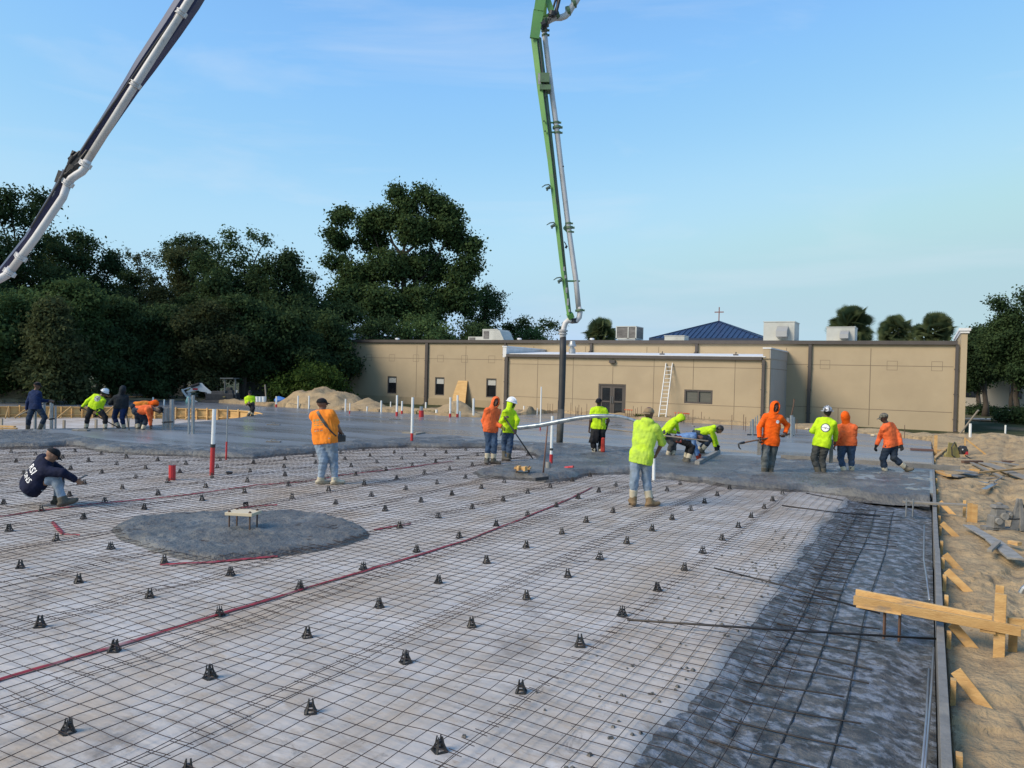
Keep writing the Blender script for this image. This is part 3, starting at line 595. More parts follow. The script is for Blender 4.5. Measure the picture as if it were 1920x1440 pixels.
# rooftop units
m_hv = mat('hvac_panel', (0.44, 0.44, 0.40), (0.38, 0.38, 0.345), (0.27, 0.27, 0.25), scale=1.4, rough=0.55, spec=0.4)
m_lv = mat('hvac_coil', (0.07, 0.065, 0.06), (0.16, 0.15, 0.14), scale=2.2, rough=0.7, stretch=(1, 1, 3))
def hvac(px0, px1, py0, py1, label, style, Y=YB+3.0, d=1.6):
    x0, x1 = wx(px0, py0, Y), wx(px1, py0, Y); zt = W((px0+px1)/2, py0, Y)[2]; zb = 4.62
    h = zt-zb; t = empty('rooftop_unit', ((x0+x1)/2, Y+d/2, zb), label, 'rooftop unit', 'air handling units on the flat roof')
    if style == 0:
        xm = x0+(x1-x0)*0.70; mb = MB(); mb.bb(x0, xm, Y, Y+d, zb+0.1, zt); mb.bb(x0+0.05, x1-0.05, Y+0.05, Y+d-0.05, zb, zb+0.1); mb.bb(x0-0.01, xm+0.02, Y-0.02, Y+d+0.02, zt-0.05, zt+0.02)
        mb.build('cabinet', m_hv, t)
        mb = MB(); mb.add([(xm, Y, zt-0.02), (x1-0.35, Y, zt-0.1), (x1, Y, zb+0.15), (xm, Y, zb+0.1), (xm, Y+d, zt-0.02), (x1-0.35, Y+d, zt-0.1), (x1, Y+d, zb+0.15), (xm, Y+d, zb+0.1)], [(0, 3, 2, 1), (4, 5, 6, 7), (0, 1, 5, 4), (1, 2, 6, 5), (2, 3, 7, 6), (3, 0, 4, 7)])
        mb.build('intake_hood', m_hv, t)
        mb = MB(); mb.bb(x0+0.1, x0+0.55, Y-0.025, Y+0.01, zb+0.22, zt-0.12); mb.build('coil_grille', m_lv, t)
        mb = MB(); mb.bb(x0-1.35, x0-0.02, Y+0.2, Y+d-0.2, zb, zb+h*0.42); mb.build('side_cabinet', m_hv, t)
        mb = MB(); mb.bb(x0-1.25, x0-0.75, Y+0.17, Y+0.21, zb+0.08, zb+h*0.36); mb.build('coil_grille', m_lv, t)
    elif style == 1:
        mb = MB(); mb.bb(x0+0.1, x1-0.1, Y+0.1, Y+d-0.1, zb, zb+0.22); mb.build('curb', m_white, t)
        mb = MB()
        for x in (x0, x0+(x1-x0)*0.58, x1-0.06): mb.bb(x, x+0.08, Y, Y+0.08, zb+0.22, zt-0.04)
        mb.bb(x0, x1, Y-0.01, Y+d, zt-0.05, zt); mb.bb(x0, x1, Y, Y+d, zb+0.22, zb+0.28); mb.bb(x1-0.08, x1, Y+d-0.08, Y+d, zb+0.28, zt-0.05); mb.bb(x0, x0+0.08, Y+d-0.08, Y+d, zb+0.28, zt-0.05)
        mb.build('cabinet', m_hv, t)
        mb = MB(); mb.bb(x0+0.03, x1-0.03, Y+0.03, Y+d-0.03, zb+0.28, zt-0.06); mb.build('coil_grille', m_lv, t)
    else:
        mb = MB(); mb.bb(x0, x1, Y, Y+d, zb+0.12, zt); mb.bb(x0+0.06, x1-0.06, Y+0.06, Y+d-0.06, zb, zb+0.12); mb.bb(x0-0.03, x1+0.03, Y-0.03, Y+d+0.03, zt, zt+0.05)
        xm = x0+(x1-x0)*0.78; mb.bb(xm, xm+0.02, Y-0.012, Y, zb+0.12, zt)
        mb.build('cabinet', m_hv, t)
        u = x0+(x1-x0)*(0.45 if style == 2 else 0.5); v = x0+(x1-x0)*0.8; zu = zb+h*0.60
        mb = MB(); mb.add([(u, Y-0.01, zu+h*0.2), (v, Y-0.01, zu+h*0.2), (v, Y-0.5, zu-h*0.05), (u, Y-0.5, zu-h*0.05), (u, Y-0.01, zb+h*0.25), (v, Y-0.01, zb+h*0.25), (v, Y-0.5, zb+h*0.28), (u, Y-0.5, zb+h*0.28)], [(0, 1, 2, 3), (3, 2, 6, 7), (0, 3, 7, 4), (1, 5, 6, 2), (4, 7, 6, 5)])
        mb.build('intake_hood', mat('hvac_hood', (0.30, 0.30, 0.29), rough=0.5), t)
hvac(905, 945, 617.5, 637, 'rooftop unit with slanted hood and low side cabinet at the left part of the roof', 0)
hvac(1155, 1193, 611.5, 637, 'weathered dark grilled rooftop unit right of the black hose', 1, d=1.5)
hvac(1432, 1490, 604, 637, 'tallest rooftop unit, right of the blue roof', 2, d=1.9)
hvac(1550, 1603, 614, 637, 'lower beige rooftop unit in front of a palm tree', 3, d=1.8)
mb = MB(); x0, x1 = wx(1246, 632, YB+2), wx(1283, 632, YB+2); mb.bb(x0, x1, YB+2, YB+3, 4.6, W(1265, 630, YB+2)[2]); mb.bb(x0-0.03, x1+0.03, YB+1.97, YB+3.03, W(1265, 630, YB+2)[2], W(1265, 630, YB+2)[2]+0.04)
tag(mb.build('roof_curb_box', m_hv, loc=((x0+x1)/2, YB+2.5, 4.6)), 'long low white roof box in front of the blue roof', 'roof box')
for i, (px, py) in enumerate(((745, 636), (974, 636), (1110, 636))):
    p = W(px, py, YB+1.0); mb = MB(); mb.lathe((p[0], YB+1, 4.55), [(0.09, 0), (0.09, 0.12), (0.16, 0.14), (0.16, 0.2), (0.1, 0.24)], 10)
    tag(mb.build('roof_vent', m_white, loc=(p[0], YB+1, 4.55)), ['small white mushroom vent near the left roof end', 'small white mushroom vent right of the left rooftop unit', 'small white mushroom vent just left of the grilled rooftop unit'][i], 'roof vent')

# ------------------------------------------------------------------ ladder and plywood leaning on the walls
m_wood = mat('new_timber', (0.56, 0.35, 0.14), (0.43, 0.245, 0.09), (0.26, 0.20, 0.14), scale=5, s3=3.3, m3=(.58, .72), stretch=(1, 1, 3), rough=0.8, bump=0.4, bscale=30, rand=0.25)
m_woodg = mat('weathered_timber', (0.27, 0.235, 0.19), (0.20, 0.18, 0.15), (0.33, 0.27, 0.19), scale=4, rough=0.85, bump=0.3, bscale=20, rand=0.15)
m_woodc = mat('cement_coated_timber', (0.21, 0.20, 0.185), (0.15, 0.145, 0.135), (0.28, 0.25, 0.20), scale=5, rough=0.8, bump=0.5, bscale=25)
m_ply = mat('plywood', (0.58, 0.37, 0.15), (0.50, 0.30, 0.11), (0.42, 0.24, 0.09), scale=2.2, stretch=(1, 1, 4), rough=0.75)
m_alu = mat('white_ladder', (0.70, 0.70, 0.68), (0.6, 0.6, 0.58), scale=4, rough=0.45)
yb = YE-1.25
b0, b1 = W(1235, 783, yb), W(1248.5, 783, yb); t0_, t1_ = W(1249, 681, YE-0.05), W(1261, 681, YE-0.05)
ld = empty('ladder', (b0+b1)/2, 'white aluminium ladder leaning on the extension wall', 'ladder')
for a, b in ((b0, t0_), (b1, t1_)):
    mb = MB(); mb.bar(a, b, 0.035, 0.09, up=(0, -1, 0)); mb.build('side_rail', m_alu, ld)
mb = MB()
for i in range(1, 14):
    u = i/14; mb.cyl(b0+(t0_-b0)*u, b1+(t1_-b1)*u, 0.018, n=6)
mb.build('rung', m_alu, ld)
p0 = W(848, 766, YB-0.75); p1 = W(871, 768, YB-0.75); q1 = W(876.5, 714, YB-0.06); q0 = W(859, 713.5, YB-0.06); qm = W(849, 742, YB-0.42)
nn = np.array([0, -0.02, 0]); vs_ = [p0, p1, q1, q0, qm]
mb = MB(); mb.add([*vs_, *[v+np.array([0, 0.03, 0.0]) for v in vs_]], [(0, 1, 2, 3, 4), (9, 8, 7, 6, 5), (0, 5, 6, 1), (1, 6, 7, 2), (2, 7, 8, 3), (3, 8, 9, 4), (4, 9, 5, 0)])
tag(mb.build('plywood_sheet', m_ply, loc=p0), 'cut sheet of new plywood leaning against the wall between two narrow windows', 'plywood sheet')
# far fence and shed at the left, in the shade of the trees
m_fence = mat('fence_boards', (0.17, 0.14, 0.10), (0.12, 0.10, 0.075), scale=1.5, stretch=(4, 4, 0.5), rough=0.9)
fa0 = DD(225, 752, 60); fb0 = DD(345, 752, 58)
mb = MB(); mb.bar((fa0[0], fa0[1], 0.95), (fb0[0], fb0[1], 0.95), 0.05, 1.9); f_ = mb.build('fence', m_fence, loc=(fa0[0], fa0[1], 0))
tag(f_, 'plain tan board fence in shade under the trees at the left', 'fence')
mb = MB()
for i in range(7):
    p = fa0+(fb0-fa0)*i/6; mb.bb(p[0]-0.06, p[0]+0.06, p[1]-0.15, p[1]-0.03, 0, 2.0)
o = mb.build('post', m_fence); o.location = -np.array(f_.location); o.parent = f_
sh = DD(486, 760, 62); shd = empty('shed', (sh[0], sh[1], 0), 'small grey shed half hidden beside the round shrub', 'shed')
ax = np.array([[RR[0], RR[1], 0], [VH[0], VH[1], 0], [0, 0, 1]]); ax[0] /= np.linalg.norm(ax[0])
m_shed = mat('shed_siding', (0.085, 0.095, 0.10), (0.07, 0.078, 0.085), scale=1, stretch=(1, 1, 10), rough=0.8)
mb = MB(); mb.box((sh[0], sh[1], 1.25), (2.6, 2.0, 2.5), ax); mb.build('wall', m_shed, shd)
mb = MB(); c_ = np.array([sh[0], sh[1], 2.5]); vs_ = [c_+ax[0]*a*1.5+ax[1]*b*1.2 for a, b in ((-1, -1), (1, -1), (1, 1), (-1, 1))]+[c_+ax[0]*-1.5+[0, 0, .5], c_+ax[0]*1.5+[0, 0, .5]]
mb.add(vs_, [(0, 1, 5, 4), (2, 3, 4, 5), (1, 2, 5), (3, 0, 4), (3, 2, 1, 0)]); mb.build('roof', m_shed, shd)
mb = MB(); mb.box(np.array([sh[0], sh[1], 1.5])-ax[1]*1.01+ax[0]*-0.5, (0.7, 0.05, 0.8), ax); w_ = mb.build('window', mat('shed_trim', (0.16, 0.17, 0.18), rough=.6), shd)
mb = MB(); mb.box(np.array([sh[0], sh[1], 1.5])-ax[1]*1.045+ax[0]*-0.5, (0.56, 0.02, 0.66), ax); mb.build('pane', m_glass, w_)
# road, path and far house seen below the right-hand tree
m_path = mat('pale_paving', (0.30, 0.295, 0.28), (0.25, 0.245, 0.235), scale=2, rough=0.9)
def strip(name, pts, wd, z, m, label):
    P_ = [np.array([*p, z]) for p in pts]; mb = MB()
    for a, b in zip(P_[:-1], P_[1:]): mb.bar(a, b, wd, 0.06)
    tag(mb.build(name, m), label, kind='structure')
pa_, pb_ = G(1820, 786, 0)[:2], G(1990, 789, 0)[:2]; strip('path', [pa_, pb_], 1.6, 0.02, m_path, 'pale path crossing the shaded lawn at the right')
pa_, pb_ = G(1870, 772, 0)[:2], G(2080, 776, 0)[:2]; strip('road', [pa_, pb_], 5.5, 0.06, m_path, 'pale road beyond the lawn at the right')
hb = empty('distant_house', (*G(1900, 765, 0)[:2], 0), 'pale distant building glimpsed under the right tree crown', 'house')
p = G(1880, 767, 0); mb = MB(); mb.bb(p[0]-9, p[0]+12, p[1]+6, p[1]+16, 0, 3.4); mb.build('wall', mat('pale_render', (0.40, 0.37, 0.32), rough=0.9), hb)
mb = MB(); mb.bb(p[0]-9.6, p[0]+12.6, p[1]+5.4, p[1]+16.6, 3.4, 3.7); mb.add([(p[0]-9.6, p[1]+5.4, 3.7), (p[0]+12.6, p[1]+5.4, 3.7), (p[0]+12.6, p[1]+16.6, 3.7), (p[0]-9.6, p[1]+16.6, 3.7), (p[0]-5, p[1]+11, 5.6), (p[0]+8, p[1]+11, 5.6)], [(0, 1, 5, 4), (1, 2, 5), (2, 3, 4, 5), (3, 0, 4)]); mb.build('roof', m_trim, hb)
for i in range(5):
    x = p[0]-7+i*4; mb = MB(); mb.bb(x, x+1.1, p[1]+5.94, p[1]+6.0, 1, 2.4); mb.build('window', m_glass, hb)
# ================================================================== trees
def leafmat(name, c1, c2, c3):
    m = mat(name, c1, c2, c3, scale=0.9, s3=0.35, lo=0.38, hi=0.62, m3=(0.48, 0.70), rough=0.85, spec=0.08, rand=0.14)
    nt = m.node_tree; b = nt.nodes['Principled BSDF']
    tr = nt.nodes.new('ShaderNodeBsdfTranslucent'); mx = nt.nodes.new('ShaderNodeMixShader'); mx.inputs[0].default_value = 0.35
    src = b.inputs['Base Color'].links[0].from_socket; nt.links.new(src, tr.inputs[0]); o_ = nt.nodes['Material Output']
    nt.links.new(b.outputs[0], mx.inputs[1]); nt.links.new(tr.outputs[0], mx.inputs[2]); nt.links.new(mx.outputs[0], o_.inputs[0])
    return m
m_leaf_dark = leafmat('foliage_dark', (0.034, 0.060, 0.026), (0.052, 0.086, 0.034), (0.070, 0.105, 0.040))
m_leaf_mid = leafmat('foliage_mid', (0.050, 0.085, 0.032), (0.075, 0.120, 0.042), (0.10, 0.145, 0.05))
m_leaf_warm = leafmat('foliage_warm', (0.055, 0.068, 0.03), (0.072, 0.085, 0.036), (0.045, 0.062, 0.026))
m_leaf_shrub = leafmat('foliage_shrub', (0.035, 0.065, 0.014), (0.055, 0.095, 0.02), (0.08, 0.12, 0.028))
m_bark = mat('bark', (0.075, 0.06, 0.045), (0.05, 0.04, 0.032), scale=6, stretch=(1, 1, 0.3), rough=0.95, bump=0.6)
def leaves(cl, n, size, seed, flat=0.55, droop=0.0):
    """cl: list of (cx, cy, cz, rx, ry, rz) clumps; returns quads scattered through their outer volume"""
    r = np.random.default_rng(seed); cl = np.asarray(cl, float)
    wgt = (cl[:, 3]*cl[:, 4]+cl[:, 3]*cl[:, 5]+cl[:, 4]*cl[:, 5]); nt_ = max(n//26, 12)
    k = r.choice(len(cl), nt_, p=wgt/wgt.sum())
    d = r.normal(size=(nt_, 3)); d /= np.linalg.norm(d, axis=1)[:, None]
    T = cl[k, :3]+d*(0.35+0.68*r.random(nt_)**0.5)[:, None]*cl[k, 3:6]       # twig centres, denser towards the outside
    tr = size*(1.1+1.5*r.random(nt_))
    j = r.integers(0, nt_, n); P = T[j]+r.normal(size=(n, 3))*tr[j][:, None]*[0.75, 0.75, 0.55]; d = d[j]
    nrm = d*0.6+r.normal(size=(n, 3))*0.6+[0, 0, 0.35]; nrm /= np.linalg.norm(nrm, axis=1)[:, None]
    a = np.cross(nrm, r.normal(size=(n, 3))); a /= np.linalg.norm(a, axis=1)[:, None]; b = np.cross(nrm, a)
    s = size*(0.55+0.9*r.random(n))[:, None]
    c0 = P-a*s*0.5; c1 = P+b*s*flat*0.5; c2 = P+a*s*0.5-[0, 0, droop*size]; c3 = P-b*s*flat*0.5
    V = np.stack([c0, c1, c2, c3], 1).reshape(-1, 3); Q = np.arange(n*4).reshape(-1, 4)
    return V, Q
def crown_clumps(x, y, z0, z1, rw, seed, nlobe=26, shape='round', rd=None):
    r = np.random.default_rng(seed); cl = []; H = z1-z0
    for i in range(nlobe):
        t = r.random()**0.8; a = r.random()*2*math.pi
        if shape == 'round': env = math.sin(math.pi*min(max(0.12+0.80*t, 0), 1))**0.6
        elif shape == 'cone': env = max(1.0-t, 0.06)**0.8
        else: env = (1-t*t*0.8)**0.5
        rad_ = rw*env*(0.35+0.6*r.random()**0.5); lr = rw*(0.20+0.20*r.random())*(1.15-0.5*t)
        cl.append((x+rad_*math.cos(a), y+(rd or rw)/rw*rad_*math.sin(a), z0+H*t-lr*0.55*t+lr*0.3*(1-t), lr, lr, lr*(0.75 if shape != 'cone' else 1.2)))
    cl.append((x, y, z0+H*0.45, rw*0.5, rw*0.5, H*0.42))
    return cl
def trunk(x, y, z0, z1, r, seed, cl, limbs=7):
    rg = random.Random(seed); mb = MB(); pts = []; k = 7
    for i in range(k+1): pts.append((x+rg.uniform(-1, 1)*r*0.7*(i > 0), y+rg.uniform(-1, 1)*r*0.7*(i > 0), z0+(z1-z0)*i/k))
    mb.tube(pts, [r*(1.35 if i == 0 else 1)*(1-0.75*i/k) for i in range(k+1)], 9)
    for c in rg.sample(cl, min(limbs, len(cl))):
        i = rg.randint(2, k-1); p = np.array(pts[i]); q = np.array(c[:3]); m_ = (p+q)/2+[0, 0, abs(q[2]-p[2])*0.1]
        if q[2] < p[2]: continue
        mb.tube([p, m_, q], [r*0.38, r*0.24, r*0.08], 6, cap=False)
    return mb
TREES = []
def tree(name, px, dist, top, wpx, label, cat='tree', shape='round', mt=None, n=9000, size=0.34, z0=1.5, seed=1, group=None, base=None, extra=None, nlobe=26, trunk_r=0.22, lobes=None):
    c = DD(px, 700, dist); x, y = c[0], c[1]; zt = DD(px, top, dist)[2]; rw = wpx/2*dist/F
    t = empty(name, (x, y, 0), label, cat, group)
    cl = crown_clumps(x, y, z0, zt, rw, seed, nlobe, shape)
    if lobes:       # explicit lobes surveyed on the silhouette: (px, py, radius px, depth offset)
        for (lx, ly, lr, dz) in lobes:
            q = DD(lx, ly, dist+dz); R_ = lr*dist/F; cl.append((q[0], q[1], q[2], R_, R_, R_*0.85))
    if name != 'juniper' and size > .25: n, size = int(n*2.0), size*.68
    V, Q = leaves(cl, n, size, seed)
    npmesh('crown', V, Q, mt or m_leaf_dark, t, smooth=False)
    mb = trunk(x, y, -0.1, z0+(zt-z0)*0.75, trunk_r, seed, cl); mb.build('trunk', m_bark, t, smooth=True)
    return t
grp = 'dark trees along the left edge of the site'
tl = [  # px, dist, top, width, shape, material, label
 (-120, 50, 340, 260, 'round', 0, 'dark broad tree beyond the left picture edge'),
 (30, 56, 358, 190, 'round', 0, 'tallest dark tree at the far left behind the white boom pipe'),
 (120, 60, 432, 150, 'round', 0, 'dark tree just right of the white boom pipe'),
 (185, 62, 468, 120, 'round', 0, 'dark rounded tree left of the gap in the treeline'),
 (232, 66, 500, 90, 'round', 0, 'thin dark tree at the gap in the treeline'),
 (275, 60, 515, 110, 'round', 2, 'brownish tree under the gap in the treeline'),
 (345, 64, 462, 120, 'round', 2, 'brownish green tree right of the treeline gap'),
 (405, 60, 455, 120, 'round', 0, 'dark leafy tree left of the tallest mid-line tree'),
 (455, 62, 423, 130, 'round', 1, 'feathery high tree in the middle of the left treeline'),
 (515, 60, 465, 110, 'round', 0, 'dark tree sloping down toward the sycamore'),
 (572, 66, 515, 95, 'round', 0, 'dark tree just left of the sycamore'),
 (625, 62, 560, 110, 'round', 0, 'dark low tree in front of the sycamore foot'),
 (-60, 42, 520, 200, 'round', 1, 'lighter green tree at the lower left edge'),
 (55, 44, 535, 150, 'round', 1, 'lighter green tree below the end of the boom pipe'),
 (130, 45, 525, 120, 'round', 1, 'lighter green bushy tree in front of the dark left trees'),
 (95, 41, 570, 130, 'cone', 2, 'feathery juniper at the left with drooping branches'),
 (215, 48, 560, 140, 'round', 0, 'dark tree behind the worker in the black hoodie'),
 (300, 50, 575, 140, 'round', 0, 'dark low tree behind the tan fence'),
 (385, 50, 570, 130, 'round', 2, 'brownish low tree behind the white excavator arm'),
 (455, 52, 560, 120, 'round', 0, 'dark low tree behind the excavator canopy'),
 (535, 54, 575, 130, 'round', 0, 'dark low tree behind the round shrub'),
 (600, 58, 590, 120, 'round', 0, 'dark low tree at the left corner of the building'),
]
for i, (px, d, top, wd, shp, mi, lb) in enumerate(tl):
    near = d < 52
    tree('juniper' if shp == 'cone' else 'dark_tree', px, d, top, wd, lb, shape=shp, mt=[m_leaf_dark, m_leaf_mid, m_leaf_warm][mi], n=30000 if wd > 115 else 20000, size=0.20 if near else 0.235, z0=0.6 if near else 1.2, seed=100+i, group=grp, nlobe=30)
# pine with flat dark tufts
t_ = tree('pine_tree', 330, 68, 452, 60, 'dark pine with flat tufts rising in the treeline gap', mt=m_leaf_dark, n=2600, size=0.30, z0=7.5, seed=140, group=grp, nlobe=4, trunk_r=0.18,
     lobes=[(318, 460, 9, 0), (335, 452, 10, 0), (352, 450, 11, 0), (370, 452, 10, 0), (385, 456, 9, 0), (312, 476, 7, 0), (300, 492, 9, 0), (325, 470, 8, 0), (345, 466, 9, 1), (388, 470, 8, 1)])
t_ = tree('bare_tree', 262, 66, 470, 56, 'sparse thin topped tree showing sky in the treeline gap', mt=m_leaf_warm, n=1500, size=0.26, z0=4, seed=141, group=grp, nlobe=12, trunk_r=0.12, lobes=[(238, 474, 10, 0), (250, 482, 10, 0), (280, 478, 9, 0), (285, 490, 9, 0), (262, 500, 14, 0)])
# the tall sycamore
syc = [(640, 412, 17, 0), (622, 440, 14, 0), (655, 400, 12, 0), (640, 455, 20, 1), (632, 490, 20, 0), (690, 420, 18, 0), (700, 450, 28, 1), (745, 365, 16, 0), (760, 385, 24, 0), (790, 362, 20, 0), (820, 385, 24, 0), (850, 400, 18, 0), (840, 425, 30, 0), (780, 430, 40, 0), (725, 410, 26, 0), (860, 455, 26, 1), (885, 465, 16, 0), (880, 495, 22, 0), (862, 520, 26, 0), (800, 500, 42, 1), (730, 500, 42, 0), (670, 520, 34, 0), (650, 560, 36, -1), (720, 570, 46, -1), (800, 570, 48, 0), (865, 560, 34, 0), (745, 352, 8, 0), (640, 400, 10, 0), (700, 405, 9, 0), (843, 393, 9, 0), (895, 455, 8, 0)]
c = DD(765, 700, 70); t = empty('sycamore_tree', (c[0], c[1], 0), 'tall leafy sycamore rising above the left end of the building', 'tree')
cl = []
for (lx, ly, lr, dz) in syc:
    q = DD(lx, ly, 70+dz*1.5); R_ = lr*.92*70/F; cl.append((q[0], q[1], q[2], R_, R_*1.3, R_*0.85))
V, Q = leaves(cl, 80000, 0.24, 7, flat=0.75); npmesh('crown', V, Q, m_leaf_mid, t, smooth=False)
mb = MB(); tp = [DD(765, 745, 70), DD(762, 640, 70), DD(758, 560, 70.3), DD(755, 480, 70), DD(770, 400, 70)]
mb.tube(tp, [0.42, 0.34, 0.27, 0.16, 0.05], 10)
for (a, b) in ((1, (650, 470)), (1, (860, 520)), (2, (700, 440)), (2, (850, 430)), (2, (650, 560)), (3, (720, 410)), (3, (820, 400)), (2, (800, 470))):
    q = DD(*b, 70); p = tp[a]; mb.tube([p, (p+q)/2+[0, 0, -0.6], q], [0.16, 0.11, 0.04], 7, cap=False)
mb.build('trunk', m_bark, t, smooth=True)
tree('dark_tree', 700, 62, 600, 110, 'dark low tree behind the left roof end', n=8000, seed=160, group='trees behind the building')
tree('dark_tree', 790, 64, 585, 120, 'dark bushy tree below the sycamore crown', n=8000, seed=161, group='trees behind the building', mt=m_leaf_mid)
tree('dark_tree', 905, 76, 530, 90, 'dark tree right of the sycamore with one reaching branch', n=8000, seed=162, group='trees behind the building', lobes=[(925, 560, 12, 0), (936, 553, 7, 0), (915, 545, 12, 0)])
tree('dark_tree', 880, 66, 600, 90, 'dark low tree behind the slanted rooftop unit', n=7000, seed=166, group='trees behind the building')
tree('dark_tree', 965, 80, 600, 80, 'low dark tree behind the roof left of the black hose', n=6000, seed=163, group='trees behind the building')
tree('dark_tree', 1015, 84, 604, 60, 'small dark tree touching the boom elbow from behind', n=4000, seed=164, group='trees behind the building', lobes=[(1018, 606, 8, 0), (1036, 612, 9, 0), (1048, 622, 8, 0)])
tree('dark_tree', 985, 76, 615, 90, 'low palm-green bushy tree behind the roof line', n=5000, seed=165, group='trees behind the building', mt=m_leaf_mid)
# right-hand trees
tree('oak_tree', 1850, 60, 612, 90, 'dark oak just right of the building corner', n=12000, size=0.30, z0=2.6, seed=170, group='trees at the right edge', lobes=[(1822, 640, 22, 0), (1838, 632, 18, 0), (1868, 612, 16, 0), (1825, 700, 22, 0)])
tree('oak_tree', 1905, 52, 585, 110, 'leafy oak cut by the right picture edge', n=16000, size=0.26, z0=2.6, seed=171, group='trees at the right edge', mt=m_leaf_dark, lobes=[(1875, 572, 12, 0), (1866, 566, 7, 0), (1900, 592, 18, 0), (1880, 640, 30, 0), (1922, 560, 14, 0)])
tree('oak_tree', 1985, 50, 575, 160, 'broad oak beyond the right picture edge', n=9000, size=0.28, z0=2.4, seed=172, group='trees at the right edge')
tree('oak_tree', 1835, 70, 640, 60, 'dark low oak behind the corner of the building', n=6000, size=0.3, z0=1.5, seed=173, group='trees at the right edge')
tree('oak_tree', 1900, 78, 660, 160, 'shaded oak far behind the lawn', n=9000, size=0.34, z0=3.2, seed=174, group='trees at the right edge')
# shrubs and hedges
def shrub(name, px, py_top, wpx, dist, label, n, size, mt, cat='shrub', seed=5, z0=0.0, depth=1.0):
    c = DD(px, 700, dist); zt = DD(px, py_top, dist)[2]; rw = wpx/2*dist/F
    r = np.random.default_rng(seed); cl = []
    A = np.array([RR[0], RR[1]])/np.hypot(RR[0], RR[1])
    for i in range(26):
        u = r.uniform(-1, 1); v = r.uniform(-1, 1)*depth; h = zt*(1-0.35*abs(u)**3)
        lr = 0.28*zt*(0.8+0.4*r.random()); zz = r.uniform(0.2, 1)*(h-lr)+0.05
        cl.append((c[0]+A[0]*u*(rw-lr*0.7)+VH[0]*v, c[1]+A[1]*u*(rw-lr*0.7)+VH[1]*v, zz, lr, lr, lr))
    cl.append((c[0], c[1], zt*0.45, rw*0.7, rw*0.7*depth, zt*0.42))
    t = empty(name, (c[0], c[1], 0), label, cat)
    V, Q = leaves(cl, n, size, seed); npmesh('foliage', V, Q, mt, t, smooth=False)
    mb = MB()
    for i in range(5): mb.tube([(c[0]+r.normal()*.1, c[1]+r.normal()*.1, -0.05), (c[0]+r.normal()*rw*.4, c[1]+r.normal()*.3, zt*0.7)], [0.05, 0.015], 6)
    mb.build('stem', m_bark, t)
shrub('shrub', 582, 678, 150, 50, 'large rounded bright green shrub left of the building', 12000, 0.20, m_leaf_shrub, depth=1.4)
shrub('hedge', 1848, 762, 55, 62, 'clipped dark hedge under the right oak', 4000, 0.16, m_leaf_dark, 'hedge', 8)
shrub('hedge', 1912, 765, 55, 50, 'clipped dark hedge at the right picture edge', 4500, 0.15, m_leaf_dark, 'hedge', 9)
# palms behind the roof
def palm(px, py, wpx, hpx, dist, label, seed, nf=90):
    wpx = wpx*1.18; nf = int(nf*1.0)
    r = np.random.default_rng(seed); c = DD(px, py, dist); R_ = wpx/2*dist/F; t = empty('palm_tree', (c[0], c[1], 0), label, 'palm tree', 'palms behind the roof')
    V = []; Q = []; n = 0
    for i in range(nf):
        el = r.uniform(-0.95, 1.45); az = r.random()*2*math.pi; d = np.array([math.cos(az)*math.cos(el), math.sin(az)*math.cos(el), math.sin(el)])
        st = c+d*R_*0.05; hub = c+d*R_*(0.12+0.48*r.random()**.6); s1 = np.cross(d, [0, 0, 1.0]); s1 /= np.linalg.norm(s1)+1e-9; s2 = np.cross(s1, d); rl = r.uniform(-1.5, 1.5); s1, s2 = s1*math.cos(rl)+s2*math.sin(rl), s2*math.cos(rl)-s1*math.sin(rl)
        for k in range(15):      # fan of blades
            a = (k-7)/7*1.35; dr = d*math.cos(a)+s1*math.sin(a); L_ = R_*0.5*(0.75+0.25*math.cos(a))
            p1 = hub; p2 = hub+dr*L_*0.6; p3 = hub+dr*L_+np.array([0, 0, -0.05*R_]); wv = np.cross(dr, s2); wv /= np.linalg.norm(wv)+1e-9; wv *= 0.03*R_*1.0
            V += [p1-wv*.3, p1+wv*.3, p2+wv, p2-wv, p3, p3]; Q += [(n, n+1, n+2, n+3), (n+3, n+2, n+4, n+5)]; n += 6
        w2 = s1*0.02*R_; V += [st-w2, st+w2, hub+w2, hub-w2]; Q += [(n, n+1, n+2, n+3)]; n += 4
    npmesh('crown', np.array(V), np.array(Q), m_palm, t, smooth=False)
    mb = MB(); mb.tube([(c[0], c[1], -0.1), (c[0]+.05, c[1], c[2]*0.5), (c[0], c[1], c[2])], [0.22, 0.17, 0.2], 10); mb.build('trunk', m_bark, t, smooth=True)
m_palm = leafmat('palm_fronds', (0.08, 0.11, 0.05), (0.11, 0.145, 0.065), (0.14, 0.16, 0.08))
palm(1125, 626, 60, 40, 72, 'round cabbage palm just left of the grilled rooftop unit', 1)
palm(1597, 612, 78, 60, 68, 'tallest cabbage palm behind the lower beige rooftop unit', 2, 100)
palm(1681, 622, 62, 50, 72, 'palm right of the lower beige rooftop unit', 3)
palm(1755, 622, 66, 50, 70, 'palm nearest the right end of the roof', 4)
palm(1722, 630, 44, 40, 76, 'small low palm between two larger palms', 5, 50)
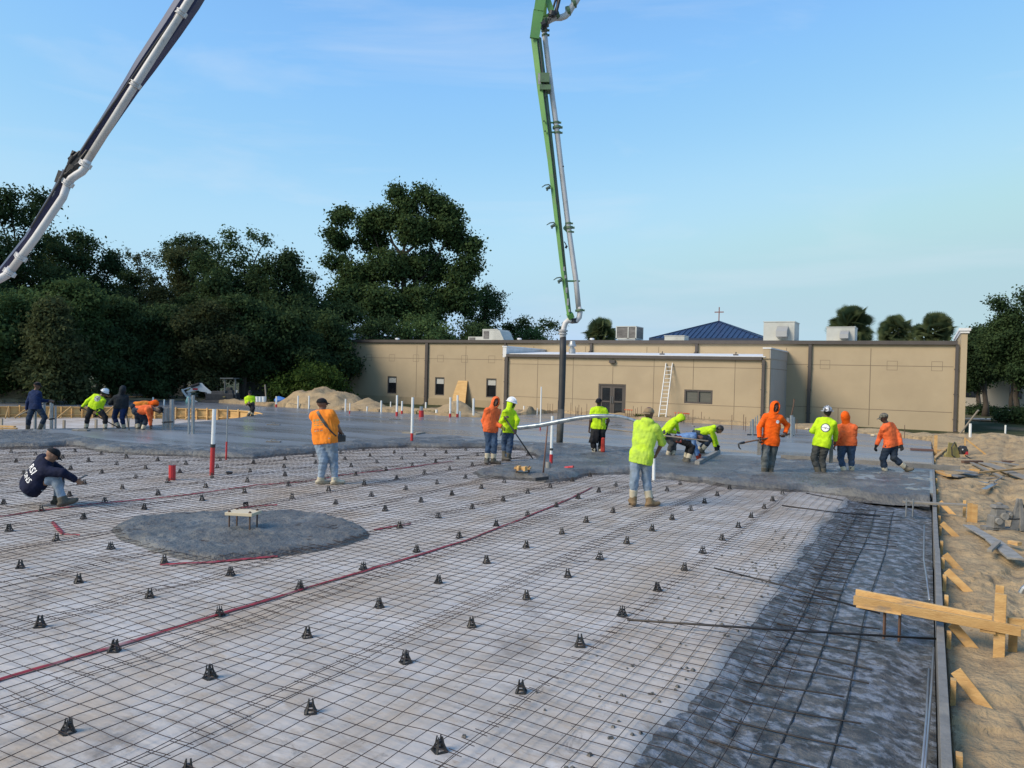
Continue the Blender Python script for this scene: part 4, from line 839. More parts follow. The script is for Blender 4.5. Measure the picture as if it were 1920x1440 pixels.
# grass tufts at the wall foot
def grass(pts, n, label):
    r = np.random.default_rng(9); V = []; Q = []; k = 0
    for (px, py, wpx) in pts:
        for i in range(n):
            x = px+r.uniform(-wpx/2, wpx/2); c = G(x, py+r.uniform(-0.6, 2.5), 0.02); h = r.uniform(0.10, 0.32); a = r.uniform(0, 6.28); w_ = 0.03
            d = np.array([math.cos(a)*w_, math.sin(a)*w_, 0]); l = np.array([r.normal()*.08, r.normal()*.08, h])
            V += [c-d, c+d, c+l+d*.2, c+l-d*.2]; Q.append((k, k+1, k+2, k+3)); k += 4
    o = npmesh('grass', np.array(V), np.array(Q), m_leaf_shrub, smooth=False); tag(o, label, 'grass', kind='stuff')
grass([(1245, 786, 30), (1300, 788, 60), (1345, 789, 50), (1390, 791, 50), (1200, 785, 20), (800, 778, 40), (850, 780, 30)], 260, 'green weeds growing along the foot of the building wall')
# ================================================================== concrete pump booms
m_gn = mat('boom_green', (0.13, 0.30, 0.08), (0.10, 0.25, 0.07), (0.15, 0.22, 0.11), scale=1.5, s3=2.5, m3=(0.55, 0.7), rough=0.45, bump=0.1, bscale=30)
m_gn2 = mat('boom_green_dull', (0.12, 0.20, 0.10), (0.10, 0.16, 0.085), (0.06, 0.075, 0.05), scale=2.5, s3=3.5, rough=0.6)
m_pipe = mat('pipe_white', (0.60, 0.58, 0.57), (0.53, 0.51, 0.50), (0.40, 0.37, 0.35), scale=2.5, s3=5, m3=(0.58, 0.75), rough=0.5)
m_pipeg = mat('pipe_grey', (0.42, 0.41, 0.41), (0.33, 0.32, 0.32), scale=4, rough=0.55)
m_blk = mat('black_rubber', (0.022, 0.022, 0.024), (0.035, 0.034, 0.034), scale=5, rough=0.6)
m_rubm = mat('muddy_rubber', (0.10, 0.095, 0.085), (0.045, 0.043, 0.04), scale=4, rough=0.75)
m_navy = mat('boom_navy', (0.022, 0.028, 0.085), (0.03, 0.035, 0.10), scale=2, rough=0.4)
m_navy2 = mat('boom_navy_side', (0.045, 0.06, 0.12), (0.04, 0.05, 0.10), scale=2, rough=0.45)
m_dkm = mat('dark_metal', (0.018, 0.019, 0.022), (0.035, 0.035, 0.038), scale=6, rough=0.6)
m_sticker = mat('sticker', (0.42, 0.42, 0.42), (0.25, 0.24, 0.24), scale=9, rough=0.6)
DB = 25.2
def B(x, y, o=0.0): return DD(x, y, DB+o)
gb = empty('green_pump_boom', B(1075, 600), 'green concrete pump boom hanging straight down with a white delivery pipe beside it', 'pump boom')
pxs = [(1082, 590), (1061, 400), (1036, 200), (1015, 95), (1005, 55), (1014, 20), (1022, -60)]
def dirn(a, b): v = b-a; return v/np.linalg.norm(v)
TOW = -FW
# main box section: two side plates give the bright and the dull faces
mb = MB(); L_ = [(1067.5, 592, 9, 0.16), (1057, 510, 11.5, .19), (1047.5, 425, 13, 0.22), (1033.5, 300, 14.5, 0.25), (1017, 170, 19, 0.32), (1005, 70, 20, 0.34)]
SC_ = DB/F; prof = []
for (x, y, wpx, dp) in L_:
    c = B(x, y); wd = wpx*SC_; prof.append([c-RR*wd*.5-FW*dp*.5*0.2, c-RR*wd*.02-FW*dp*.55, c+RR*wd*.5+FW*dp*.1, c-RR*wd*.05+FW*dp*.55])
vs_ = [v for pr in prof for v in pr]; f_a = []; f_b = []
for i in range(len(prof)-1):
    a = i*4; b = a+4
    f_a.append((a, a+1, b+1, b)); f_b += [(a+1, a+2, b+2, b+1), (a+2, a+3, b+3, b+2), (a+3, a, b, b+3)]
f_b += [(0, 3, 2, 1), (len(vs_)-4, len(vs_)-3, len(vs_)-2, len(vs_)-1)]
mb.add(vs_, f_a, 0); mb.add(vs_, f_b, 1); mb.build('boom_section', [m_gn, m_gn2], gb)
# head plates at the top joint
mb = MB(); mb.bar(B(1002, 72, -.2), B(1010, 20, -.2), 0.30, 0.10, up=-FW, wd2=0.34); mb.bar(B(1010, 22, -.2), B(1026, -70, -.2), 0.32, 0.10, up=-FW, wd2=0.40)
mb.build('head_plate', m_gn, gb)
mb = MB(); mb.bar(B(1027, 0, -.1), B(1035, 24, -.1), 0.17, 0.12, up=-FW); mb.bar(B(1010, 40, .15), B(1031, 27, .15), 0.09, 0.10, up=-FW); mb.bar(B(1019, 45, .2), B(1024, -40, .2), 0.16, 0.2, up=-FW); mb.build('link_arm', m_gn, gb)
mb = MB()
for a, b, r in (((1034, 30), (1036, 22), .12), ((1014, 48), (1022, 44), .14), ((1042, 27), (1056, -30), .05), ((1036, 20), (1050, -30), .035), ((1008, 22), (1022, -10), .04)): mb.cyl(B(*a, -.12), B(*b, -.12), r, n=10)
mb.build('hydraulic_joint', m_dkm, gb)
# bolts, stickers and cable hooks
mb = MB()
for x, y in ((999, 62), (1003, 38), (1019, 227), (1021, 246), (1055, 312), (1024, 181), (1022, 172)): mb.cyl(B(x+1, y, -.14), B(x+1, y, -.22), 0.028, n=8); mb.build('bolt', m_dkm, gb); mb = MB()
mb = MB()
for x, y, h in ((1057.5, 505, 10), (1060, 520, 7), (1062, 545, 12), (1064.5, 567, 16), (1067, 583, 6)):
    c = B(x, y); mb.box(c-FW*0.12-RR*0.01, (0.06, 0.012, h*SC_*.8), (RR, FW, np.array([0, 0, 1.]))); mb.build('sticker', m_sticker, gb); mb = MB()
mb.box(B(1011, 152)-FW*0.2, (0.09, 0.012, 0.36), (RR, FW, UU)); mb.build('sticker', m_sticker, gb)
mb = MB(); mb.box(B(1022, 168)-FW*0.02, (0.36, 0.42, 0.16), (RR, FW, UU)); mb.box(B(1021, 150)-FW*0.05, (0.30, 0.36, 0.30), (RR, FW, UU)); mb.build('pipe_cradle', m_gn2, gb)
for (x, y) in ((1033, 350), (1042, 421), (1055, 524)):
    mb = MB(); mb.tube([B(x, y, -.1), B(x-4, y-4, -.12), B(x-11, y-3, -.12), B(x-17, y+1, -.12)], [0.02, 0.022, 0.02, 0.014], 6); mb.cyl(B(x-2, y+1, -.1), B(x-9, y+4, -.12), 0.055, 0.04, 8); mb.cyl(B(x-7, y+3, -.1), B(x-7, y+7, -.12), 0.035, n=8)
    mb.build('hose_hook', mat('hook_green', (0.07, 0.11, 0.09), rough=.6), gb)
mb = MB(); mb.tube([B(1058, 453, .05), B(1061, 458, .05), B(1062.5, 463, .05)], 0.016, 6); mb.cyl(B(1060, 462, .05), B(1063.5, 464, .05), 0.05, n=8); mb.build('hose_hook', m_dkm, gb)
# delivery pipe
pp = [(1021, 62), (1023, 80), (1034, 170), (1043, 235), (1050.5, 300), (1065, 420), (1080, 527), (1085, 579)]
mb = MB(); mb.tube([B(*p, .1) for p in pp], 0.086, 14)
mb.build('delivery_pipe', m_pipe, gb, smooth=True)
mb = MB(); el = [(1085, 576), (1087.5, 586), (1086, 595), (1081, 601.5), (1073, 602), (1065, 601), (1060, 606), (1057.5, 614), (1056.5, 622), (1056, 632)]
mb.tube([B(*p, .1) for p in el], [0.088]*len(el), 14); mb.build('elbow_pipe', m_pipe, gb, smooth=True)
def ring(x, y, w_, h_, pp0, m=None, tilt=4):
    mb = MB(); r = w_*SC_/2; d = UU*1.0-RR*0.10*tilt/4; d /= np.linalg.norm(d); c = B(x, y, .1)
    mb.cyl(c-d*h_*SC_/2, c+d*h_*SC_/2, r, n=14); mb.box(c+RR*r, (0.10, 0.09, h_*SC_*0.8), (RR, FW, UU)); return mb
for x, y, w_, h_ in ((1021, 57, 13, 3), (1021.5, 66, 12, 3), (1043, 230, 13, 3), (1044, 239, 16, 4), (1045.5, 249, 13, 3), (1065.5, 419, 12, 3), (1067, 427, 15, 4), (1068, 435, 11, 3), (1079.5, 527, 10, 2.5), (1086, 582, 15, 4)):
    ring(x, y, w_, h_, pp).build('clamp', m_gn2, gb)
mb = MB()
for a, b in (((1033, 230), (1043, 230)), ((1034, 248), (1044, 248)), ((1057, 428), (1064, 419)), ((1057, 428), (1065, 436)), ((1063, 527), (1078, 527))): mb.cyl(B(*a, .05), B(*b, .1), 0.03, n=6); mb.build('pipe_bracket', m_gn, gb); mb = MB()
mb.bar(B(1068, 588, .0), B(1071, 596, .05), 0.2, 0.22, up=-FW); mb.build('pipe_bracket', m_gn, gb)
mb = MB(); mb.cyl(B(1075.5, 597, .1), B(1075.5, 606, .1), 0.115, n=12); mb.build('swivel_clamp', m_dkm, gb)
mb = MB(); up = [(1020, 50), (1024, 42), (1033, 36), (1041, 33), (1052, 33), (1060, 30), (1066, 24), (1072, 14), (1080, 2), (1098, -28)]
mb.tube([B(*p, .15) for p in up], 0.105, 12); mb.build('upper_pipe', m_pipe, gb, smooth=True)
for x, y in ((1045, 31), (1065, 23), (1076, 8), (1024, 44)):
    mb = MB(); c = B(x, y, .15); mb.cyl(c-RR*.05+UU*.02, c+RR*.05+UU*.05, 0.16, n=12); mb.build('clamp', m_gn2, gb)
mb = MB(); mb.cyl(B(1055.7, 618, .1), B(1055.3, 636, .1), 0.105, n=14); mb.cyl(B(1056, 619, .1), B(1056, 622, .1), 0.15, n=14); mb.cyl(B(1055.6, 624.5, .1), B(1055.6, 627, .1), 0.14, n=14); mb.build('hose_coupling', m_pipeg, gb)
# flexible end hose
hz = [(1055.5, 632), (1055.5, 660), (1054.5, 700), (1053, 750), (1050.5, 800), (1049, 834)]
hp = [B(*p, .1-0.35*i/5) for i, p in enumerate(hz)]
mb = MB(); mb.tube(hp, [0.105, .11, .11, .108, .105, .10], 16); o = mb.build('end_hose', m_blk, gb, smooth=True)
mb = MB(); mb.tube([hp[3]+(hp[4]-hp[3])*.35, hp[4], hp[5]], [0.112, .112, .104], 16); mb.build('muddy_hose_end', m_rubm, gb, smooth=True)
mb = MB(); mb.tube([B(1009, 85, -.12), B(1016, 140, -.16), B(1024, 200, -.12), B(1037, 300, -.1), B(1049, 400, -.09), B(1060, 505, -.07)], .014, 6); mb.tube([B(1006, 60, -.1), B(1014, 100, -.17), B(1019, 150, -.2), B(1021, 175, -.1)], .016, 6); mb.build('hydraulic_hose', m_blk, gb)
mb = MB(); mb.tube([B(1024, 50, -.1), B(1030, 30, -.25), B(1038, 26, -.2), B(1044, 10, -.1), B(1046, -20, -.1)], .022, 6); mb.tube([B(1012, 52, -.15), B(1022, 60, -.2), B(1030, 40, -.2), B(1036, 28, -.15)], .018, 6); mb.build('hydraulic_hose', m_blk, gb)
# ---------------- blue boom at the left
Dn = lambda x, y, o=0.0: DD(x, y, 15.2+o)
bb_ = empty('blue_pump_boom', Dn(30, 480), 'dark blue concrete pump boom with a thick white pipe slanting across the top left sky', 'pump boom')
S2 = 15.2/F
def P2(x, y, o=0): return Dn(x, y, o)
path = [(392, -40), (366, 4), (330, 52), (254, 157), (178, 278), (158, 312)]
mb = MB(); mb.tube([P2(*p) for p in [(378, -36), (355, 0), (340, 24), (253, 160), (163, 303)]], 0.073, 16); mb.build('delivery_pipe', m_pipe, bb_, smooth=True)
mb = MB(); mb.tube([P2(*p) for p in [(164, 301), (161, 313), (154, 322), (144, 328), (134, 335), (126, 347)]], 0.076, 14); mb.build('elbow_pipe', m_pipe, bb_, smooth=True)
mb = MB(); mb.tube([P2(*p) for p in [(126, 347), (118, 370), (66, 447), (21.5, 506)]], 0.073, 16); mb.build('delivery_pipe', m_pipe, bb_, smooth=True)
mb = MB(); mb.tube([P2(*p) for p in [(22, 503), (12, 516), (-2, 524), (-30, 528)]], 0.078, 14); mb.build('elbow_pipe', m_pipe, bb_, smooth=True)
def slab(pts, name, parent, mats):
    """tapered box beam; pts (x, y, half width px, depth m)"""
    vs = []; fa = []; fb = []
    P_ = [P2(p[0], p[1], .12) for p in pts]
    for i, (x, y, hw, dp) in enumerate(pts):
        t = dirn(P_[max(i-1, 0)], P_[min(i+1, len(P_)-1)]); nrm = np.cross(t, FW); nrm /= np.linalg.norm(nrm); c = P_[i]; s = hw*S2
        vs += [c-nrm*s-FW*dp*.2, c-nrm*s*0.1-FW*dp*.5, c+nrm*s-FW*dp*.1, c+nrm*s+FW*dp*.5, c-nrm*s+FW*dp*.5]
    for i in range(len(pts)-1):
        a = i*5; b = a+5
        fa += [(a, a+1, b+1, b)]; fb += [(a+1, a+2, b+2, b+1), (a+2, a+3, b+3, b+2), (a+3, a+4, b+4, b+3), (a+4, a, b, b+4)]
    fb += [(4, 3, 2, 1, 0), tuple(len(vs)-5+k for k in range(5))]
    mb = MB(); mb.add(vs, fa, 0); mb.add(vs, fb, 1); return mb.build(name, mats, parent)
slab([(376, -40, 18, .34), (352, 0, 18, .34), (319, 50, 17, .33), (271, 120, 15, .30), (243, 162, 12, .28), (196, 234, 10, .26), (158, 292, 10, .22)], 'boom_section', bb_, [m_navy2, m_navy])
slab([(128, 322, 9, .24), (104, 370, 9.5, .24), (56, 447, 8.5, .22), (-4, 520, 7, .2)], 'boom_section', bb_, [m_navy2, m_navy])
mb = MB(); mb.bar(P2(154, 288, .1), P2(120, 340, .1), 0.10, 0.16, up=-FW); mb.bar(P2(146, 286, .1), P2(136, 312, .1), 0.16, 0.14, up=-FW); mb.bar(P2(118, 322, .1), P2(110, 344, .1), 0.12, 0.12, up=-FW)
for a, b, r in (((134, 298), (150, 284), .028), ((130, 306), (142, 292), .022), ((140, 312), (162, 300), .05), ((118, 330), (128, 324), .035), ((112, 336), (120, 328), .03), ((133, 290), (140, 284), .02), ((150, 300), (164, 282), .03)): mb.cyl(P2(*a, .02), P2(*b, .02), r, n=8)
mb.tube([P2(131, 305, .05), P2(128, 297, .05), P2(137, 289, .05), P2(150, 286, .05)], 0.015, 6); mb.tube([P2(112, 340), P2(118, 328), P2(133, 318), P2(140, 322)], 0.013, 6)
mb.build('hinge_joint', m_dkm, bb_)
def clampb(x, y, a, b, k=1.38):
    d = dirn(P2(*a), P2(*b)); c = P2(x, y); mb = MB()
    for s in (-0.045, 0.03): mb.cyl(c+d*s, c+d*(s+0.022), 0.073*k, n=16)
    nrm = np.cross(d, FW); mb.box(c+nrm*0.10, (0.05, 0.06, 0.09), (nrm, FW, d)); mb.box(c-nrm*0.10, (0.05, 0.06, 0.09), (nrm, FW, d)); mb.cyl(c-d*.02, c+d*.02, 0.073*1.2, n=16)
    mb.build('clamp', m_pipe, bb_)
for x, y in ((339, 24), (253, 158), (160, 308)): clampb(x, y, (330, 30), (163, 305))
for x, y in ((127, 343), (39, 482), (18, 511)): clampb(x, y, (124, 347), (22, 503), 1.3)
mb = MB()
for x, y in ((208, 213), (197, 229), (191, 236), (187, 245), (264, 131), (106, 362), (104, 367)):
    d = dirn(P2(178, 250), P2(240, 152)); nrm = np.cross(d, FW); mb.box(P2(x, y, .12)-FW*0.105, (0.055, 0.01, 0.065), (nrm, FW, d)); mb.build('sticker', m_sticker, bb_); mb = MB()

for pts_ in ([(366, -20), (338, 22), (298, 76), (250, 146), (207, 206), (172, 258), (150, 292)], [(140, 292), (128, 312), (112, 344), (90, 380), (60, 428)]):
    mb = MB(); mb.tube([P2(x-3, y, -.05) for x, y in pts_], .018, 6); mb.build('hydraulic_hose', m_blk, bb_)
# ================================================================== site objects
m_pvc = mat('pvc_white', (0.78, 0.78, 0.76), (0.70, 0.70, 0.68), scale=4, rough=0.35)
m_red = mat('red_tape', (0.50, 0.025, 0.03), (0.42, 0.03, 0.03), scale=6, rough=0.45)
m_redp = mat('red_seam_tape', (0.36, 0.035, 0.05), (0.24, 0.04, 0.05), (0.38, 0.26, 0.26), scale=5, s3=2.5, m3=(0.55, 0.75), rough=0.6)
m_orc = mat('orange_cap', (0.65, 0.10, 0.03), rough=0.5)
m_plas = mat('black_plastic', (0.018, 0.018, 0.019), (0.04, 0.038, 0.036), scale=12, rough=0.5)
m_steel = mat('galvanised', (0.36, 0.38, 0.40), (0.28, 0.30, 0.32), scale=5, rough=0.4, metal=0.7)
m_cem = mat('cement_crust', (0.22, 0.21, 0.195), (0.14, 0.135, 0.125), scale=6, rough=0.85, bump=0.5, bscale=30)
m_cemw = mat('cement_crust_pale', (0.30, 0.285, 0.26), (0.20, 0.19, 0.17), scale=7, rough=0.85, bump=0.5, bscale=30)
m_blue2 = mat('blue_plastic', (0.05, 0.16, 0.45), rough=0.5)
m_mach = mat('machine_white', (0.62, 0.63, 0.64), (0.52, 0.53, 0.54), scale=3, rough=0.4)
m_ylow = mat('dull_yellow', (0.30, 0.25, 0.08), (0.22, 0.18, 0.07), scale=6, rough=0.6)
# ---- support chairs on their grid
mb = MB()
for k in range(4):
    a = math.pi/4+k*math.pi/2; d = np.array([math.cos(a), math.sin(a), 0])
    mb.bar(d*0.048+[0, 0, 0.0], d*0.020+[0, 0, 0.072], 0.017, 0.010, up=d, wd2=0.012)
    mb.bar(d*0.024+[0, 0, 0.068], d*0.017+[0, 0, 0.112], 0.012, 0.008, up=d, wd2=0.006)
for k in range(4):
    a = math.pi/4+k*math.pi/2; b = a+math.pi/2
    for r, z, w_ in ((0.050, 0.006, 0.018), (0.034, 0.036, 0.008), (0.022, 0.070, 0.012)):
        mb.bar((r*math.cos(a), r*math.sin(a), z), (r*math.cos(b), r*math.sin(b), z), w_, 0.010)
mb.bar((-0.012, 0, 0.075), (0.012, 0, 0.075), 0.03, 0.012)
proto = mb.build('mesh_support_chair', m_plas); proto.scale = (1, 1, .86)
tag(proto, 'small black plastic support chair standing on the white sheet among the mesh wires', 'support chair', 'mesh support chairs on the vapour barrier')
TIP = [(1081, 1054), (986, 977), (657, 977)]
rgc = random.Random(8); first = True; nchair = 0
for i in range(0, 24):
    for j in range(0, 22):
        x = -2.58-1.0668*i+rgc.uniform(-.03, .03); y = 1.93+1.05*j+rgc.uniform(-.04, .04)
        u, v, z = pix((x, y, 0.05))
        if z < 1 or u < -15 or u > 1935 or v > 1452 or v < 835: continue
        if float(sdpoly(fresh, np.array([x]), np.array([y]))[0]) > 0.02 or float(sdpoly(pads[0], np.array([x]), np.array([y]))[0]) > -0.08: continue
        if y > y_front(x): continue
        if 895 < u < 935 and 870 < v < 885: continue
        if nchair >= 285: continue
        o = proto if first else proto.copy()
        if not first: COL.objects.link(o)
        first = False; nchair += 1
        o.location = (x, y, float(barrier_z(np.array([x]), np.array([y]))[0])); o.rotation_euler = (rgc.uniform(-.07, .07), rgc.uniform(-.07, .07), rgc.uniform(0, 1.57)); s = rgc.uniform(0.95, 1.08); o.scale = (s, s, s*.86)
        if rgc.random() < 0.03: o.rotation_euler = (rgc.uniform(1.2, 1.5), 0.2, rgc.uniform(0, 6)); o.location.z += 0.04
# ---- red tape along the seams
def ribbon(pts_px, wd, name, label, z=0.012, m=None):
    P_ = np.array([G(x, y, 0.0)[:2] for x, y in pts_px]); 
    t = np.linspace(0, len(P_)-1, (len(P_)-1)*14+1); X = np.interp(t, range(len(P_)), P_[:, 0]); Y = np.interp(t, range(len(P_)), P_[:, 1])
    d = np.stack([np.gradient(X), np.gradient(Y)], 1); d /= np.linalg.norm(d, axis=1)[:, None]; n = np.stack([-d[:, 1], d[:, 0]], 1)
    wv = wd*(0.7+0.6*vnoise(X*3, Y*3, 7))/2
    l = np.stack([X, Y], 1)+n*wv[:, None]; r = np.stack([X, Y], 1)-n*wv[:, None]
    c = np.stack([X, Y], 1); zf = lambda q: barrier_z(q[:, 0], q[:, 1])
    V = np.concatenate([np.column_stack([l, zf(l)+z]), np.column_stack([c, zf(c)+z+0.014]), np.column_stack([r, zf(r)+z])]); k = len(t)
    Q = [(i, i+1, k+i+1, k+i) for i in range(k-1)]+[(k+i, k+i+1, 2*k+i+1, 2*k+i) for i in range(k-1)]
    o = npmesh(name, V, np.array(Q), m or m_redp); tag(o, label, 'tape')
ribbon([(-60, 1300), (0, 1277), (250, 1204), (480, 1133), (700, 1068), (880, 1013), (960, 982), (1060, 940), (1110, 915)], 0.036, 'seam_tape', 'long red tape line crossing the foreground sheet from the left edge to the middle')
ribbon([(-40, 974), (0, 970), (75, 959), (190, 945), (360, 928), (480, 911), (560, 906), (640, 892), (760, 878), (850, 865)], 0.038, 'seam_tape', 'red tape line passing behind the crouching man')
ribbon([(300, 1062), (400, 1056), (460, 1050), (520, 1045)], 0.05, 'seam_tape', 'short red tape mark at the near edge of the round concrete heap')
ribbon([(99, 981), (105, 988), (118, 1003)], 0.06, 'seam_tape', 'short curved red mark left of the round concrete heap')
ribbon([(120, 1004), (150, 1005)], 0.02, 'seam_tape', 'thin red mark ending at the short curved red mark')
ribbon([(440, 955), (480, 950), (520, 948)], 0.04, 'seam_tape', 'short red tape mark just behind the wooden bolt template')
ribbon([(700, 996), (735, 990), (770, 984)], 0.05, 'seam_tape', 'short red tape mark at the right tip of the round concrete heap')
def lump(name, c, r, m, label, cat, seed=1, sq=(1, 1, .6), n=9, amp=.3):
    rg = random.Random(seed); vs = []; f = []
    for i in range(n+1):
        for j in range(n*2):
            th = math.pi*i/n; ph = math.pi*j/n; d = np.array([math.sin(th)*math.cos(ph), math.sin(th)*math.sin(ph), math.cos(th)])
            k = 1+amp*(0.6*math.sin(d[0]*4+seed)+0.5*math.sin(d[1]*5+seed*2+d[2]*3))*0.6+rg.uniform(-.05, .05)*amp
            vs.append(np.asarray(c)+d*np.array(sq)*r*k)
    f = [(i*n*2+j, i*n*2+(j+1) % (n*2), (i+1)*n*2+(j+1) % (n*2), (i+1)*n*2+j) for i in range(n) for j in range(n*2)]
    mb = MB(); mb.add(vs, f); o = mb.build(name, m, loc=c, smooth=True); tag(o, label, cat); return o
rgp = random.Random(3)
V = []; mbp = MB()
for i in range(150):
    Y = rgp.uniform(3, 13); k = np.interp(Y, [p[1] for p in trench_edge[::-1][1:]], [p[0] for p in trench_edge[::-1][1:]]); X = k-abs(rgp.gauss(0, 0.45)); r = rgp.uniform(0.006, 0.018)
    mbp.box((X, Y, float(barrier_z(np.array([X]), np.array([Y]))[0])+r*.4), (r*2, r*1.6, r*1.2), [[math.cos(i), math.sin(i), 0], [-math.sin(i), math.cos(i), 0], [0, 0, 1]], taper=0.6)
tag(mbp.build('concrete_crumbs', m_fresh), 'crumbs of wet concrete scattered on the sheet beside the footing', 'crumbs', kind='stuff')
# ---- red and white pipes
def pipe(px, yt, yb, dia, segs, label, name='drain_pipe', z=ZS, lean=0.0, grp=None, n=12):
    b = G(px, yb, z); D_ = (b-CC)@FW; top = DD(px+lean, yt, D_); t = empty(name, b, label, 'pipe', grp)
    for k, (a, c, m, s) in enumerate(segs):
        mb = MB(); p, q = b+(top-b)*a, b+(top-b)*c; mb.cyl(p-[0, 0, 0.12] if a == 0 else p, q, dia/2*s, n=n)
        if k == len(segs)-1: 
            d = (top-b)/np.linalg.norm(top-b); mb.cyl(q-d*0.004, q+d*0.0005, dia/2*s*0.86, n=n, mi=1); mb.build('pipe_section', [m, m_plas], t, smooth=False)
        else: mb.build('pipe_section', m, t)
    return t
Wt, Rd, Bk = m_pvc, m_red, m_plas
pipe(397, 767, 891, 0.085, [(0, .42, Rd, 1.15), (.42, .47, Bk, 1.25), (.47, 1, Wt, 1)], 'tall white pipe with a thick red lower half standing near the round heap', z=0, lean=5)
pipe(323, 872, 900, 0.135, [(0, 1, Rd, 1)], 'short thick red pipe stub standing alone on the sheet', z=0)
pipe(424, 762, 861, 0.035, [(0, .33, Rd, 1.3), (.33, 1, m_steel, 1)], 'thin grey pipe with a red foot at the slab edge', z=0.02, lean=3)
pipe(772, 745, 829, 0.085, [(0, .2, Rd, 1.05), (.2, 1, Wt, 1)], 'tall white pipe with a short red foot at the concrete edge', z=0.1, lean=2)
pipe(1033, 780, 872, 0.075, [(0, .22, Rd, 1.12), (.22, .30, Wt, 1), (.30, .345, Bk, 1.15), (.345, 1, Wt, 1)], 'white pipe with red and black bands right of the man in the white hard hat', z=0.08, lean=3)
pipe(1028, 866, 882, 0.12, [(0, 1, m_cemw, 1)], 'short pale stub beside the banded white pipe', z=0.06)
pipe(1013, 725, 806, 0.05, [(0, .12, Rd, 1.1), (.12, 1, Wt, 1)], 'thin tall white pipe with red foot in front of the extension wall', lean=2)
pipe(1226, 852, 903, 0.07, [(0, 1, Wt, 1)], 'white pipe beside the leg of the man in the tan cap', z=0.0)
for (px, yt, yb, d_, red, lb) in [(160, 733, 751, .10, 0, 'white pipe above the spoil heaps left of the worker in the white hard hat'), (286.5, 745, 757, .09, 0, 'white pipe just above the orange hooded worker'), (307.5, 749, 759, .08, 0, 'short white pipe left of the excavator bucket'),
    (518, 743, 763, .09, .25, 'white pipe with red foot beside the blue tarp'), (558.5, 742, 765, .08, 0, 'white pipe at the left foot of the soil heap'), (579, 742, 766, .08, 0, 'white pipe in front of the soil heap'), (647.5, 748, 771, .08, 0, 'white pipe right of the soil heap crest'), (655.5, 756, 776, .05, .3, 'thin grey and red stub at the end of the soil heap'),
    (688, 762, 771, .08, 0, 'very short white stub at the wall foot'), (714.5, 751, 773, .09, 0, 'white pipe near the left narrow window'), (732, 753, 771, .06, 0, 'thin white pipe under the left narrow window'), (744, 741, 780, .10, .2, 'tallest of the small white pipes, below the left narrow window'), (753.5, 752, 776, .09, .25, 'white pipe with red foot just left of the tall near pipe'),
    (798, 754, 774, .09, 0, 'white pipe at the second downspout'), (818, 768, 778, .12, 0, 'short white stub with dark base below the middle narrow window'), (844, 745, 782, .10, .18, 'white pipe with red foot left of the plywood sheet'), (857.5, 741, 782, .10, .15, 'white pipe with red foot in front of the plywood sheet'), (887.5, 747, 782, .11, 0, 'white pipe right of the plywood sheet'), (982, 761, 776, .09, 0, 'white pipe among soil at the left of the extension'), (1819, 794, 815, .11, 0, 'white pipe at the foot of the right building corner'), (1885, 797, 809, .08, 0, 'short pale stake pipe on the right spoil'), (862, 771, 782, .1, 0, 'short white stub under the plywood sheet'), (1007, 765, 778, .04, 0, 'thin white stub left of the tall thin white pipe')]:
    pipe(px, yt, yb, d_, ([(0, red, Rd, 1.2)] if red else [])+[(red, 1, Wt, 1)], lb, lean=0.5, grp='small pipes along the back of the slab', n=8)
pipe(790, 762, 782, .22, [(0, .62, Rd, 1.1), (.62, 1, m_steel, .8)], 'wide red and grey pipe collar at the second downspout')
pipe(440+0, 752, 752.5, .05, [(0, 1, Wt, 1)], 'tiny white stub on the far spoil') if False else None
b = G(430, 889, 0); mb = MB(); mb.lathe(b, [(0.06, 0), (0.06, 0.03), (0.075, 0.035), (0.075, 0.055), (0.05, 0.06)], 14); tag(mb.build('capped_pipe', m_plas, loc=b), 'black capped low pipe beside the tall red footed pipe', 'pipe cap')
b = G(1068, 880, 0.1); mb = MB(); mb.tube([b-np.array([0, 0, .1]), b+np.array([0.03, 0, 0.06])], 0.075, 12); mb.tube([b+np.array([-.12, 0, .01]), b+np.array([.10, 0, .05])], 0.05, 10); tag(mb.build('pipe_stub', m_red, loc=b), 'red pipe stub lying in the fresh concrete below the black hose', 'pipe stub')
b = G(1045, 889, 0.0); mb = MB(); mb.box(b+[0, 0, .01], (0.5, 0.08, 0.012)); tag(mb.build('tape_scrap', m_redp, loc=b), 'scrap of faded red tape at the edge of the concrete near the banded pipe', 'tape')
# ---- rebar dowels, some with orange caps
m_dow = mat('dowel_rust', (0.13, 0.07, 0.045), (0.09, 0.055, 0.04), scale=6, rough=0.8)
def dowel(px, yt, yb, cap, label, z=ZS, r=.012):
    b = G(px, yb, z); t_ = DD(px+0.4, yt, (b-CC)@FW); mb = MB(); mb.cyl(b-[0, 0, .1], t_, r, n=6); o = mb.build('rebar_dowel', m_dow, loc=b); tag(o, label, 'rebar', 'rebar dowels standing in the slab')
    if cap:
        mb = MB(); mb.box(t_-b, (0.07, 0.07, 0.05)); c = mb.build('safety_cap', m_orc); c.parent = o
for k, px in enumerate((1172, 1176.5, 1180, 1184)): dowel(px, 768+0.3*k, 783, True, 'rebar dowel with orange cap right of the glass doors')
for k, px in enumerate((1187, 1191, 1195, 1202)): dowel(px, 761+(k*5) % 7, 784, False, 'bare rebar dowel between the glass doors and the ladder')
for k, px in enumerate((1266, 1272, 1277, 1281.5, 1285, 1288, 1291)): dowel(px, 774+0.3*k, 792, True, 'rebar dowel with orange cap below the wide window')
for px, a, b_ in ((1299, 768, 796), (1315, 772, 790), (1320, 781, 791), (1372, 778, 806), (1394, 777, 806), (1398, 782, 808), (1476, 787, 810), (1494, 785, 812)): dowel(px, a, b_, False, 'bare rebar dowel at the back of the slab right of the wide window')
